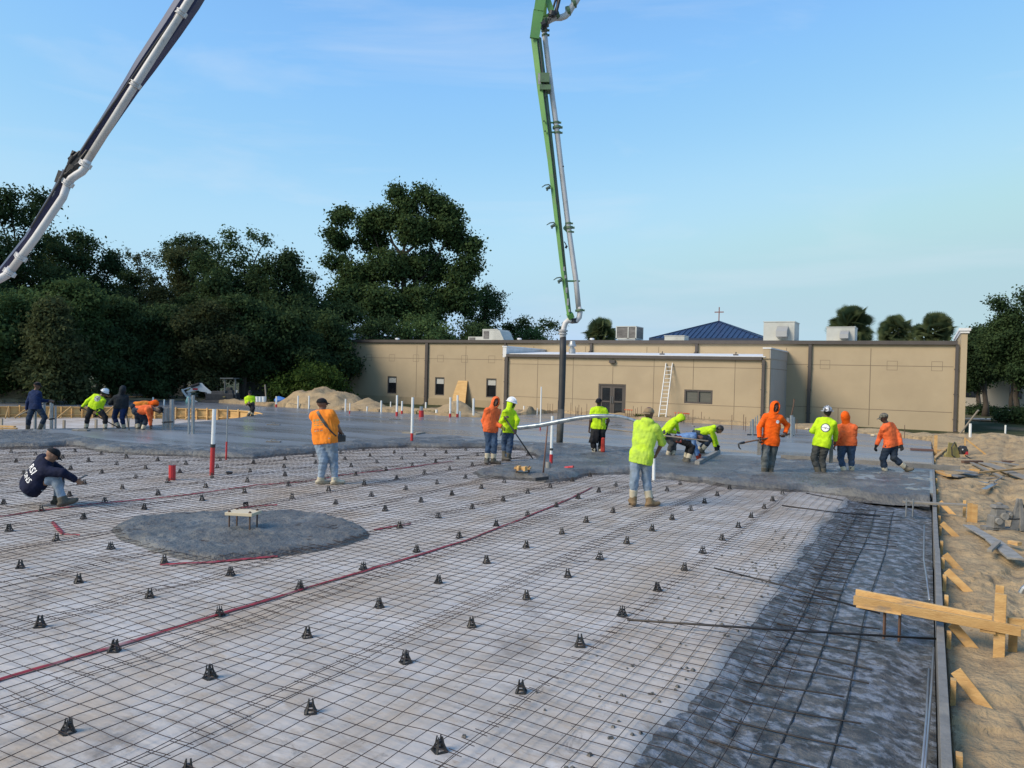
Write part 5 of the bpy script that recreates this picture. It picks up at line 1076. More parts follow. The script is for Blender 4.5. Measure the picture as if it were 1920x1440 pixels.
for px, a, b_ in ((1027, 756, 776), (1031, 757, 776), (1036, 757, 777), (1046, 751, 776), (1070, 755, 778), (1079, 762, 786), (1082, 764, 786), (1085, 759, 786), (1090, 764, 787), (1100, 757, 782), (1112, 770, 790)): dowel(px, a, b_, False, 'bare rebar dowel near the foot of the black hose')
for px, a, b_ in ((1571, 765, 811), (1584.5, 772, 812), (1696, 797, 822)): dowel(px, a, b_, False, 'thin bare rod standing before the right wall')
def rack(name, label, rods, bars, m=m_steel, z=ZS):
    b = G(rods[0][0], rods[0][2], z); t = empty(name, b, label, 'conduits')
    D_ = (b-CC)@FW
    for (px, yt, yb, r) in rods:
        q = G(px, yb, z); d = (q-CC)@FW; mb = MB(); mb.cyl(q-[0, 0, .15], DD(px+.3, yt, d), r, n=8); mb.build('conduit', m, t)
    for (x0, y0, x1, y1) in bars:
        mb = MB(); mb.bar(DD(x0, y0, D_), DD(x1, y1, D_), 0.05, 0.05); mb.build('cross_bar', m_dkm, t)
rack('conduit_rack', 'grey electrical conduits left of the tall man in the orange hood', [(1411, 786, 816, .05), (1407, 790, 814, .02), (1416, 782, 814, .02), (1420, 779, 813, .02)], [(1401, 815, 1432, 816)])
rack('conduit_rack', 'thick grey conduits right of the tall man in the orange hood', [(1479, 784, 817, .055), (1484, 779, 818, .07), (1476, 783, 815, .03), (1488, 782, 816, .05)], [(1466, 816, 1488, 817)])
rack('conduit_rack', 'bundle of upright grey conduits right of the bending orange workers', [(306, 764, 804, .03), (309, 765, 804, .03), (312, 765, 803, .03), (315, 764, 803, .03), (318, 765, 803, .03), (322, 749, 803, .075), (325, 760, 802, .04)], [(304, 792, 324, 791)])
rack('conduit_rack', 'pair of tall grey conduits left of the red footed white pipe', [(354, 745, 814, .035), (362, 741, 813, .055)], [])
rack('conduit_rack', 'grey conduits behind the worker in the navy sweatshirt', [(66, 757, 803, .05), (82, 755, 802, .06), (95, 755, 801, .035), (98, 757, 801, .035), (104, 762, 801, .035)], [(92, 786, 102, 785)])
mb = MB(); q = G(412, 753, .0); mb.bar(DD(411, 754, 46), DD(411, 720, 46), .05, .05)
# leaning pole and cable at the right, rod on the wall foot
mb = MB(); q0, q1 = G(1801, 812, .35), DD(1834.5, 769, 31); mb.tube([q0, q1], .035, 8); tag(mb.build('pole', m_woodg, loc=q0), 'grey pole leaning out of the right spoil heap', 'pole')
mb = MB(); q0 = G(1487, 783, 1.0); D_ = 36; mb.tube([DD(1483, 782, D_), DD(1488, 760, D_), DD(1489, 748, D_)], .03, 6); tag(mb.build('bent_rod', m_dow, loc=DD(1483, 782, D_)), 'thin bent rod rising above the thick conduits', 'rod')

# ---- long edge form with stakes and kickers
ef = empty('edge_form', (0.16, 1.0, 0.12), 'long cement-stained timber edge form along the right side of the pour', 'formwork')
ys_ = [1.0, 4.6, 8.3, 12.0, 15.6, 19.3, 22.9, 26.6, 30.0]
for a, b in zip(ys_[:-1], ys_[1:]):
    o1, o2 = rgc.uniform(-.008, .008), rgc.uniform(-.008, .008)
    mb = MB(); mb.bar((0.165+o1, a+.003, -0.05), (0.165+o2, b-.003, -0.05), 0.06, 0.34+rgc.uniform(-.01, .0)); mb.build('plank', m_woodc, ef, bevel=.004)
def sz(x, y): return float(sand_z(np.array([x]), np.array([y]))[0])
for k, (px, py, ln, st) in enumerate(((1795, 1442, .36, 1), (1808, 1306, .40, 2), (1790, 1203, .42, 2), (1780, 1140, .30, 1), (1783, 1098, .5, 2), (1774, 1062, .4, 2), (1773, 1030, .5, 1), (1768, 998, .45, 2), (1766, 978, .4, 1), (1763, 955, .5, 2), (1761, 925, .5, 1), (1758, 905, .5, 1), (1756, 885, .5, 2), (1755, 868, .5, 1), (1753, 850, .5, 1), (1752, 838, .6, 2))):
    y = float(G(px, py, 0.0)[1]); g = sz(0.3, y); x = 0.23
    mb = MB(); mb.bar((x, y, g-.1), (x, y, 0.10+rgc.uniform(-.02, .03)), 0.07, 0.038, up=(1, 0, 0)); mb.build('stake', m_wood, ef, bevel=.003)
    if st == 2:
        x2 = x+ln*.62; mb = MB(); y2 = y+rgc.uniform(.02, .12); mb.bar((x+.02, y2+.06, 0.13), (x2, y2+rgc.uniform(-.05, .1), sz(x2, y)-.07), 0.038, 0.085, up=(0, 0.2, 1)); mb.build('kicker', m_wood, ef, bevel=.003)
mb = MB(); q = G(1746, 827, ZS); mb.bar((0.27, 29.7, -.1), (0.27, 29.7, .62), .12, .1, wd2=.02); mb.build('stake', m_wood, ef)
mb = MB(); mb.bar((1.1, 29.2, -.1), (1.1, 29.2, .62), .06, .05); mb.bar((1.12, 29.2, .58), (1.7, 29.2, .1), .05, .05); tag(mb.build('braced_stake', m_wood, loc=(1.1, 29.2, 0)), 'timber stake with brace in the sand near the far form end', 'stake')
for k, (a, b_, w_, h_, m_, lb) in enumerate([((1750, 862), (1778, 838), .09, .04, m_wood, 'pale plank lying slanted near the far end of the edge form'), ((1753, 846), (1772, 846), .09, .05, m_wood, 'short plank lying level beside the red engine'), ((1755, 886), (1780, 894), .10, .06, m_wood, 'short pale plank on the sand left of the grey boards')]):
    p, q = G(*a, .04), G(*b_, .05); mb = MB(); mb.bar(p+[0, 0, h_/2], q+[0, 0, h_/2], w_, h_); tag(mb.build('timber_scrap', m_, loc=p, bevel=.004), lb, 'timber scrap')

# ---- foreground batter board with anchor bolts
Ys = float(G(1872, 1232, -.10)[1]); zt = float(W(1872, 1148, Ys)[2])
R1 = G(1915, 1172, zt-.03); L1 = G(1601, 1118, zt-.03); d = (R1-L1)/np.linalg.norm(R1-L1); nrm = np.array([-d[1], d[0], 0])
bt = empty('batter_board', (Ys*0+R1[0], R1[1], -.1), 'new yellow double timber batter board reaching over the footing in the foreground', 'batter board')
mb = MB(); mb.bar(L1+nrm*.0-[0, 0, .035], R1-[0, 0, .055], .038, .088); mb.build('rail', m_wood, bt, bevel=.003)
mb = MB(); mb.bar(L1+nrm*.09-d*.0+[0, 0, .0], R1-d*.22+nrm*.09-[0, 0, .035], .038, .10); mb.build('rail', m_wood, bt, bevel=.003)
mb = MB(); mb.bar(L1+nrm*.04+d*.03-[0, 0, .085], L1+nrm*.04+d*.42-[0, 0, .085], .16, .018); mb.build('cleat', m_wood, bt, bevel=.002)
mb = MB(); mb.bar(L1+nrm*.04+d*1.05-[0, 0, .11], L1+nrm*.04+d*1.17-[0, 0, .11], .12, .018); mb.build('cleat', m_wood, bt, bevel=.002)
def stk(px, yt, yb, off, w_, par, z=-.14, m=None):
    b = G(px, yb, -.06)+nrm*off; D_ = (b-CC)@FW; t_ = DD(px, yt, D_); mb = MB(); mb.bar(b-[0, 0, .15], (b[0], b[1], t_[2]), w_, .038, up=nrm, wd2=w_); mb.build('stake', m or m_wood, par, bevel=.003)
stk(1873, 1113, 1232, -.03, .088, bt); stk(1871, 1097, 1178, .16, .075, bt); stk(1898, 1170, 1231, .05, .07, bt)
mb = MB(); q = R1-d*.10+nrm*.10; mb.bar(q-[0, 0, .02], q+d*.35+nrm*.1-[0, 0, .02], .05, .09); mb.build('cleat', m_wood, bt)
for u in (0.27, 0.40):
    for s in (0.02, 0.07):
        q = L1+d*u+nrm*s; mb = MB(); mb.cyl(q-[0, 0, .36], q-[0, 0, .07], .010, n=8); mb.build('anchor_bolt', m_dow, bt)
# second plank with bolts
b2 = G(1820, 948, .17); a2 = G(1694, 941, .17); t = empty('bolt_template', b2, 'brown plank over the footing holding two anchor bolts beyond the batter board', 'plank')
mb = MB(); mb.bar(a2, b2, .14, .038); mb.build('plank', m_woodg, t, bevel=.004)
for px, pt, pb in ((1699.5, 930, 955), (1712, 931, 957)):
    q = G(px, 943, .17); mb = MB(); mb.cyl(q-[0, 0, .25], q+[0, 0, .07], .014, n=8); mb.build('anchor_bolt', m_steel, t)
for px, yt, yb, w_ in ((1818.5, 943, 973, .09), (1827, 945, 974, .09), (1808, 938, 964, .05)):
    q = G(px, yb, -.02); mb = MB(); z1 = DD(px, yt, (q-CC)@FW)[2]; mb.bar(q-[0, 0, .1], (q[0], q[1], z1), w_, .04, up=(0, 1, 0)); mb.build('stake', m_wood, t, bevel=.003)
# templates on the pads
def template(cx, cy, z0, zt_, wx_, wy_, label, m_, four=True):
    c = G(cx, cy, z0); t = empty('bolt_template', c, label, 'bolt template'); zz = c[2]+zt_
    a = np.array([math.cos(.35), math.sin(.35), 0]); b_ = np.array([-a[1], a[0], 0])
    mb = MB(); mb.box((c[0], c[1], zz), (wx_, wy_, .042), [a, b_, [0, 0, 1]]); mb.build('plate', m_, t, bevel=.004)
    for sx in (-1, 1):
        for sy in (-1, 1):
            q = c+a*sx*wx_*.38+b_*sy*wy_*.36; mb = MB(); mb.cyl(q-[0, 0, .06], (q[0], q[1], zz+.045), .011, n=8); mb.cyl((q[0], q[1], zz+.021), (q[0], q[1], zz+.035), .02, n=6); mb.build('anchor_bolt', m_dow, t)
template(456, 984, .13, .17, .40, .30, 'pale wooden bolt template standing on four bolts in the round concrete heap', mat('pale_timber', (0.60, 0.50, 0.33), (0.52, 0.45, 0.34), scale=6, rough=.8))
template(980, 889, .10, .14, .36, .26, 'small wooden bolt template in the fresh concrete below the man in the white hard hat', m_wood)
q = G(978, 878, .26); mb = MB(); mb.box(q+[-.07, 0, .0], (.05, .12, .1)); mb.box(q+[.09, 0, 0], (.05, .12, .1)); mb.box(q+[.01, .03, -.01], (.11, .04, .06)); tag(mb.build('timber_block', m_wood, loc=q), 'small yellow timber block on the bolt template below the man in the white hard hat', 'timber block')
# ---- loose bars
def bar3(name, pts, r, m, label, cat, n=8):
    mb = MB(); mb.tube([np.asarray(p, float) for p in pts], r, n); tag(mb.build(name, m, loc=pts[0], smooth=True), label, cat)
bar3('rebar', [G(1176, 1162, .09), G(1450, 1180, .05), G(1758, 1198, 0.0)], .011, m_rebar, 'long dark rebar lying across mesh and footing in the foreground', 'rebar')
bar3('rebar', [G(1339, 1065, .09), G(1470, 1098, .04), G(1650, 1150, -.04)], .010, m_rebar, 'dark rebar lying slanted from the mesh into the footing behind the long bar', 'rebar')
bar3('rebar', [G(1466, 948, .07), G(1560, 960, .03), G(1650, 968, -.03)], .012, m_rebar, 'dark rebar at the far corner of the footing nearest the workers', 'rebar')
bar3('rebar', [G(1512, 925, .1), G(1580, 938, .08)], .010, m_rebar, 'short dark rod beside the concrete edge below the orange worker', 'rebar')
bar3('rebar', [G(1751, 1215, -.06), G(1746, 1300, -.02), G(1738, 1400, -.04), G(1732, 1470, -.05)], .010, m_steel, 'long grey bar beside the inner face of the edge form', 'rebar')
bar3('rebar', [G(1742, 1255, -.05), G(1737, 1350, -.03), G(1727, 1470, -.05)], .010, m_steel, 'second grey bar tied beside the first inside the edge form', 'rebar')
bar3('conduit', [G(1733, 985, -.03), G(1732, 1050, -.03), G(1737, 1080, -.03), G(1743, 1125, -.04)], .012, m_steel, 'thin grey bent conduit in the footing behind the batter board', 'conduit')
bar3('wire_offcut', [G(1062, 1045, .06), G(1081, 1054, .04), G(1105, 1052, .05)], .004, m_rebar, 'tiny offcut of wire lying on the mesh', 'wire')
# ---- boards on the slab and screeds
bar_ = lambda a, b, w_, h_, m, name, label, cat, up=(0, 0, 1), bev=.004: tag(MB().bar(a, b, w_, h_, up=up).build(name, m, loc=a, bevel=bev), label, cat)
bar_(G(1464, 857, .16), G(1800, 879, .16), .045, .14, m_woodc, 'screed_board', 'long cement-coated board lying across the wet slab to the edge form', 'screed board')
bar_(G(1307, 869, .15), G(1347, 847, .15), .12, .13, m_cemw, 'screed_board', 'thick crusted screed board pulled by the man in blue and the bending man in yellow', 'screed board')
bar_(G(1707, 842, .16), G(1750, 844, .16), .14, .06, mat('red_brown_timber', (0.13, 0.07, 0.06), rough=.7), 'wooden_float', 'reddish brown board lying at the slab edge near the far form', 'board')
for (px, py, lb) in ((513, 829, 'cement covered float lying nearest on the smooth slab left of the big man'), (513, 797, 'cement covered float lying farther on the smooth slab'), (740, 787, 'dark float lying on the slab behind the tall white pipe'), (1155, 798, 'dark flat tool lying on the slab behind the man in the black cap')):
    c = G(px, py, ZS); D_ = (c-CC)@FW; w_ = (.42 if py > 820 else .5); t = empty('hand_float', c, lb, 'float'); a = np.array([RR[0], RR[1], 0])
    mb = MB(); mb.bar(c-a*w_/2+[0, 0, .02], c+a*w_/2+[0, 0, .02], .16, .03); mb.build('blade', m_cem, t, bevel=.004)
    mb = MB(); mb.tube([c-a*.08+[0, 0, .03], c-a*.05+[0, 0, .08], c+a*.05+[0, 0, .08], c+a*.08+[0, 0, .03]], .014, 6); mb.build('handle', m_cem, t)
for (x0, y0, x1, y1, lb) in ((757, 811, 775, 812, 'muddy wood scrap on the wet slab left of the tall white pipe foot'), (775, 814, 793, 811, 'muddy wood scrap on the wet slab right of the tall white pipe')):
    bar_(G(x0, y0, ZS+.02), G(x1, y1, ZS+.02), .2, .05, m_woodg, 'timber_scrap', lb, 'timber scrap')
for k, (x0, y0, x1, y1) in enumerate(((0, 799, 28, 800), (-20, 803, 32, 803.5))):
    bar_(G(x0, y0, .14), G(x1, y1, .14), .12, .05, m_wood, 'timber_scrap', ['upper pale plank at the left end of the recess', 'lower pale plank at the left end of the recess'][k], 'timber scrap')
# ---- plywood form of the recess
fr_px = [(-60, 762), (0, 761.8), (60, 762), (120, 762.2), (200, 763), (260, 764), (320, 765), (380, 766.5), (430, 768.2), (465, 770.5), (485, 773), (493, 776)]
fp = [G(x, y, ZS+.02) for x, y in fr_px]
rf = empty('recess_form', fp[0]*[1, 1, 0], 'curved orange plywood form with braces along the far side of the recess', 'formwork')
mb = MB()
for a, b in zip(fp[:-1], fp[1:]): mb.bar(a-[0, 0, .27], b-[0, 0, .27], .02, .54)
mb.build('plywood_face', m_ply, rf)
mb = MB(); inn = np.array([RR[1], -RR[0], 0])      # towards the camera
for z in (-.02, -.40):
    for a, b in zip(fp[:-1], fp[1:]): mb.bar(a+inn*.04+[0, 0, z], b+inn*.04+[0, 0, z], .06, .045)
mb.build('waler', m_wood, rf)
fa_ = np.array(fp); 
for k in range(26):
    px = -20+k*19.5; i = np.interp(px, [p[0] for p in fr_px], range(len(fr_px))); p = np.array([np.interp(i, range(len(fa_)), fa_[:, c]) for c in range(3)])+inn*.075
    mb = MB(); mb.bar(p-[0, 0, .56], p+[0, 0, .06*(k % 3 == 0)], .08, .04, up=(0, 1, 0)); mb.build('stud', m_wood, rf)
    if k % 2 == 0 and px < 430:
        s = 1 if k % 4 else -1; mb = MB(); mb.bar(p+inn*.03, p+inn*.7+np.array([RR[0], RR[1], 0])*.28*s-[0, 0, .52], .045, .07); mb.build('kicker', m_wood, rf)
for k, (px, py) in enumerate(((120, 800), (180, 798), (212, 794), (240, 796), (3, 797))):
    q = G(px, py, -.1); mb = MB(); mb.bar(q-[0, 0, .3], q+[0, 0, .25], .12, .05, up=(0, 1, 0)); tag(mb.build('grade_stake', m_woodg, loc=q), 'short brown grade stake at the near edge of the recess', 'stake', 'grade stakes at the near edge of the recess')
# ---- boards, plates and tools on the sand at the right
def brd(a, b, za, zb, w_, h_, m, lb, nm='plank', cat='plank'):
    p, q = G(*a, za), G(*b, zb); mb = MB(); mb.bar(p, q, w_, h_); tag(mb.build(nm, m, loc=p, bevel=.004), lb, cat)
brd((1797, 884), (1822, 884.5), .16, .16, .50, .03, m_woodc, 'grey cement-coated plywood plate lying on the board end', 'plywood_plate', 'plywood plate')
brd((1784, 893), (1831, 889), .06, .06, .32, .03, m_woodc, 'lower grey plate under the plywood plate', 'plywood_plate', 'plywood plate')
brd((1832, 886), (1925, 878), .12, .17, .09, .04, m_wood, 'clean yellow plank lying across the pile of grey boards')
brd((1822, 868), (1880, 896), .08, .08, .10, .04, m_woodg, 'grey plank with pale end pointing toward the small trowels')
brd((1845, 868), (1940, 902), .06, .05, .30, .03, m_woodg, 'wide grey board slanting right across the sand')
brd((1860, 865), (1960, 880), .06, .06, .30, .03, m_woodg, 'wide weathered board at the back of the pile')
brd((1805, 866), (1841, 866), .06, .06, .12, .08, m_dow, 'rusty brown timber behind the plywood plate')
brd((1880, 866), (1935, 868), .06, .06, .14, .08, m_dow, 'rusty brown timber at the right picture edge behind the board pile')
brd((1818, 880), (1838, 882), .07, .07, .08, .05, m_wood, 'short yellow offcut touching the right side of the plywood plate')
brd((1848, 897), (1872, 896), .04, .05, .05, .03, m_woodg, 'short thin offcut above the small trowels')
brd((1815, 985), (1862, 1013), .05, .05, .16, .02, m_cemw, 'pale broken board near the dirty engine')
brd((1862, 1013), (1905, 1048), .05, .04, .20, .03, m_cemw, 'pale cement-crusted plank pointing to the right edge')
brd((1855, 1033), (1872, 1017), .09, .09, .06, .04, m_woodg, 'short grey stick crossing the pale crusted plank')
brd((1893, 1016), (1912, 1020), .06, .06, .10, .05, m_wood, 'small orange offcut near the right edge')
brd((1878, 1178), (1925, 1188), .0, .0, .05, .03, m_woodg, 'thin stick behind the stakes of the batter board') if False else None
for k, (a, b, lb) in enumerate((((1838, 903), (1868, 908), 'rear grey trowel lying on the sand'), ((1845, 917), (1878, 900), 'front grey trowel lying on the sand'))):
    p, q = G(*a, .05), G(*b, .06); t = empty('trowel', p, lb, 'trowel'); mb = MB(); mb.bar(p, p+(q-p)*.62, .10, .008); mb.build('blade', m_steel, t)
    mb = MB(); mb.tube([p+(q-p)*.5+[0, 0, .01], p+(q-p)*.6+[0, 0, .06], q+[0, 0, .06]], .016, 7); mb.build('handle', m_cem, t)
# ---- small red and black engine on the sand
c = G(1797, 860, .0); c[2] = sz(c[0], c[1]); a = np.array([RR[0], RR[1], 0]); a /= np.linalg.norm(a); bk = np.array([-a[1], a[0], 0]); up = np.array([0, 0, 1.])
t = empty('backpack_engine', c, 'small black and red backpack engine with a yellow frame on the sand', 'engine')
P3 = lambda x, y, z: c+a*x+bk*y+up*z
mb = MB(); mb.box(P3(.12, 0, .26), (.24, .22, .22), [a, bk, up], taper=.85); mb.box(P3(.13, 0, .39), (.2, .18, .06), [a, bk, up], taper=.7); mb.cyl(P3(.13, -.11, .27), P3(.13, -.16, .27), .09, n=14); mb.build('engine_block', m_plas, t, bevel=.015)
mb = MB(); mb.box(P3(.17, -.13, .22), (.10, .07, .14), [a, bk, up], taper=.8); mb.build('engine_cover', m_red, t, bevel=.01)
mb = MB(); mb.box(P3(.07, -.14, .31), (.08, .03, .04), [a, bk, up]); mb.build('label_plate', m_mach, t)
mb = MB(); mb.bar(P3(-.26, 0, 0), P3(-.20, 0, .50), .05, .26, up=a, wd2=.03); mb.bar(P3(-.20, 0, .5), P3(-.05, 0, .02), .03, .22, up=a); mb.cyl(P3(-.32, -.02, .1), P3(-.32, .1, .1), .1, n=12); mb.build('pack_frame', m_ylow, t, bevel=.008)
mb = MB(); mb.tube([P3(-.12, -.1, .02), P3(-.26, -.1, .12), P3(-.28, -.1, .38), P3(-.20, -.1, .53), P3(-.12, -.08, .4)], .02, 7); mb.tube([P3(.15, -.1, .12), P3(.28, -.1, .05), P3(.38, -.12, .01)], .016, 7); mb.build('strap', m_plas, t)
# ---- cement covered vibrator engine nearer
c = G(1885, 992, .0); c[2] = sz(c[0], c[1])+.0
t = empty('vibrator_engine', c, 'cement covered backpack vibrator engine with harness standing on the sand', 'engine')
mb = MB(); mb.box(P3(-.16, 0, .14), (.20, .20, .20), [a, bk, up], taper=.9); mb.box(P3(-.12, 0, .29), (.19, .17, .12), [a, bk, up], taper=.85); mb.box(P3(-.11, 0, .385), (.25, .17, .05), [a, bk, up], taper=.8); mb.cyl(P3(-.11, 0, .4), P3(-.11, 0, .445), .045, n=10); mb.box(P3(.02, 0, .24), (.09, .12, .14), [a, bk, up]); mb.build('engine_block', m_cem, t, bevel=.012)
mb = MB(); mb.cyl(P3(-.19, -.10, .16), P3(-.19, -.15, .16), .055, n=12); mb.cyl(P3(-.09, -.09, .24), P3(-.09, -.14, .24), .06, n=12); mb.cyl(P3(.03, -.06, .27), P3(.03, -.09, .27), .03, n=10); mb.build('starter_housing', m_cemw, t, bevel=.006)
mb = MB(); mb.box(P3(-.26, 0, .03), (.22, .16, .05), [a, bk, up]); mb.box(P3(-.02, 0, .02), (.26, .18, .04), [a, bk, up]); mb.build('base_plate', m_cem, t)
mb = MB(); mb.bar(P3(.20, -.02, .52), P3(.10, -.06, .0), .09, .035, up=bk, wd2=.13); mb.bar(P3(.21, -.03, .52), P3(.24, -.08, .0), .05, .03, up=bk, wd2=.11); mb.bar(P3(.22, .03, .5), P3(.34, .02, .02), .05, .03, up=bk, wd2=.12); mb.bar(P3(.19, -.02, .50), P3(.15, .04, .25), .05, .03, up=bk); mb.build('harness', m_cem, t, bevel=.012)
mb = MB(); mb.tube([P3(.21, -.02, .50), P3(.30, -.02, .36), P3(.36, -.03, .22), P3(.36, -.04, .08)], .014, 7); mb.tube([P3(.0, -.05, .2), P3(.1, -.06, .19), P3(.2, -.06, .2)], .012, 7); mb.build('throttle_cable', m_plas, t)
c = G(1914, 1112, -.02); mb = MB(); mb.tube([c, c+[.02, 0, .05], c+[.12, .05, .16], c+[.2, .06, .2]], [.03, .03, .02, .02], 8); tag(mb.build('hose_end', m_steel, loc=c), 'metal hose end lying on the sand at the right picture edge', 'hose end')
# ---- mini excavator
EX = lambda x, y, o=0.0: DD(x, y, 47.5+o)
S4 = 47.5/F
t = empty('mini_excavator', EX(425, 756), 'dark mini excavator with a white folded boom behind the recess', 'excavator')
def plate(pts, th, m, name, par, o=0.0):
    mb = MB(); n = len(pts); vs = [EX(x, y, o-th/2) for x, y in pts]+[EX(x, y, o+th/2) for x, y in pts]
    mb.add(vs, [tuple(range(n)), tuple(range(2*n-1, n-1, -1))]+[(i, (i+1) % n+0, (i+1) % n+n, i+n) for i in range(n)]); return mb.build(name, m, par)
plate([(371, 719), (374, 718), (379, 718), (384, 724), (404, 741), (405, 746), (402, 745), (384, 735), (378, 734.5), (373, 733)], .22, m_mach, 'boom', t)
plate([(373, 723), (373, 732), (360, 734), (352, 736), (348, 735), (356, 731), (358, 726)], .18, m_mach, 'arm', t)
mb = MB(); mb.bar(EX(373, 721, -.05), EX(343, 731, -.05), .08, .06, wd2=.05); mb.build('link_bar', m_mach, t)
mb = MB(); mb.cyl(EX(374, 719.5, -.15), EX(358, 725, -.15), .09, n=10); mb.cyl(EX(385, 737, -.1), EX(400, 750, -.1), .08, n=10); mb.build('hydraulic_cylinder', m_blk, t)
mb = MB(); mb.box(EX(366, 729.5, -.13), (.30, .02, .11), [RR, FW, UU]); mb.build('red_marking', m_red, t)
plate([(340, 729), (343, 730), (351, 741), (357, 742), (361, 747), (371, 753), (366, 755), (355, 747), (350, 746), (341, 734)], .25, m_mach, 'bucket_linkage', t)
mb = MB(); mb.cyl(EX(355, 739, -.2), EX(355, 739, .1), .11, n=12); mb.build('pivot', m_steel, t)
mb = MB(); mb.box(EX(418, 746), (1.7, 1.2, .55), [RR, FW, UU]); mb.box(EX(412, 739), (.9, .9, .4), [RR, FW, UU], taper=.8); mb.box(EX(431, 741), (.7, .9, .6), [RR, FW, UU], taper=.85); mb.build('body', m_dkm, t, bevel=.04)
mb = MB(); mb.box(EX(418, 755), (2.2, 1.4, .35), [RR, FW, UU]); mb.build('track', m_blk, t, bevel=.1)
mb = MB()
for x in (421.5, 441):
    for o_ in (-.45, .45): mb.bar(EX(x, 741, o_), EX(x, 710, o_), .06, .06)
mb.box(EX(431, 709.5), (.8, 1.1, .07), [RR, FW, UU]); mb.build('canopy_frame', mat('canopy_grey', (0.10, 0.11, 0.11), rough=.5), t)
mb = MB(); mb.box(EX(430, 733, .1), (.4, .4, .45), [RR, FW, UU], taper=.8); mb.build('seat', m_blk, t, bevel=.05)
mb = MB(); cc = [(438, 744), (439, 737), (442, 732), (445, 731), (446, 733), (442, 739), (443, 746), (441, 746)]; mb.build  # rear cover
plate(cc, .3, m_mach, 'rear_cover', t)
mb = MB(); mb.box(EX(420, 744, -.65), (.14, .03, .06), [RR, FW, UU]); mb.build('lamp', m_ylow, t)
mb = MB(); mb.bar(DD(407, 742, 49), DD(407, 715, 49), .07, .07); tag(mb.build('post', m_woodg, loc=DD(407, 745, 49)), 'grey post just left of the excavator canopy', 'post')
mb = MB(); q = DD(499, 752, 47); mb.bar(q, DD(497, 721, 47), .09, .05); tag(mb.build('post', m_woodg, loc=q), 'leaning thin post right of the far yellow worker', 'post')
for px, lb in ((483, 'left white bucket beside the far yellow worker'), (488.5, 'middle white bucket beside the far yellow worker'), (495, 'right white bucket with a pale lid beside the far yellow worker')):
    q = DD(px, 753.5, 44); mb = MB(); mb.lathe(q, [(.10, 0), (.125, .26), (.13, .27), (.13, .30), (.11, .30)], 12); tag(mb.build('bucket', m_pvc, loc=q), lb, 'bucket', 'white buckets on the far spoil')
q = DD(353, 757, 45); mb = MB(); mb.lathe(q, [(.15, 0), (.16, .15), (.14, .22), (.09, .35), (.07, .42)], 12); tag(mb.build('water_bottle', mat('teal_plastic', (.25, .5, .48), rough=.3), loc=q, smooth=True), 'pale teal jug on the far slab under the excavator bucket', 'jug')
lump('tarp', DD(526, 750, 46), .36, m_blue2, 'blue tarp bundle beside the left end of the soil heap', 'tarp', 3, (1.1, .8, .55))
lump('rock', G(1300, 800, ZS)+[0, 0, .02], .07, m_cemw, 'pale stone on the slab before the extension', 'stone', 4)
for k, (px, py) in enumerate(((1513, 806), (1637, 818), (1727, 821))): lump('rock', G(px, py, ZS)+[0, 0, .04], .09, mat('pale_stone', (.55, .45, .30), rough=.9), ['pale chunk left of the silver hard hat worker on the soil edge', 'pale chunk left of the stepping orange worker', 'pale chunk near the far form corner'][k], 'stone', 5+k)
# ---- the silver pipe carried on the shoulder and the long float pole
DP = 15.0
sp = [DD(972, 802, DP+1.0), DD(1010, 797.5, DP+.8), DD(1050, 790, DP+.6), DD(1085, 783.5, DP+.4), DD(1115, 780, DP+.2), DD(1145, 779.8, DP), DD(1165, 781.5, DP-.3), DD(1185, 787, DP-.6), DD(1200, 793, DP-.85), DD(1206, 797, DP-.95)]
mb = MB(); mb.tube(sp, [.050, .049, .047, .044, .040, .036, .032, .030, .029, .029], 14, cap=False); mb.tube([sp[0]+(sp[1]-sp[0])*.04, sp[0]+(sp[1]-sp[0])*.9], .044, 12, mi=1)
tag(mb.build('flexible_pipe', [mat('silver_pipe', (0.33, 0.37, 0.40), (0.14, 0.18, 0.22), scale=7, rough=.35, metal=.5), m_blk], loc=sp[0], smooth=True), 'long silver bending pipe carried across the shoulder of the man in the tan cap', 'pipe')
p0, p1 = DD(1139, 804, 18.2), DD(1328, 827, 16.5); bar3('float_pole', [p0, (p0+p1)/2, p1], .016, m_woodg, 'long thin pole passing behind the man in the tan cap toward the bending workers', 'pole')
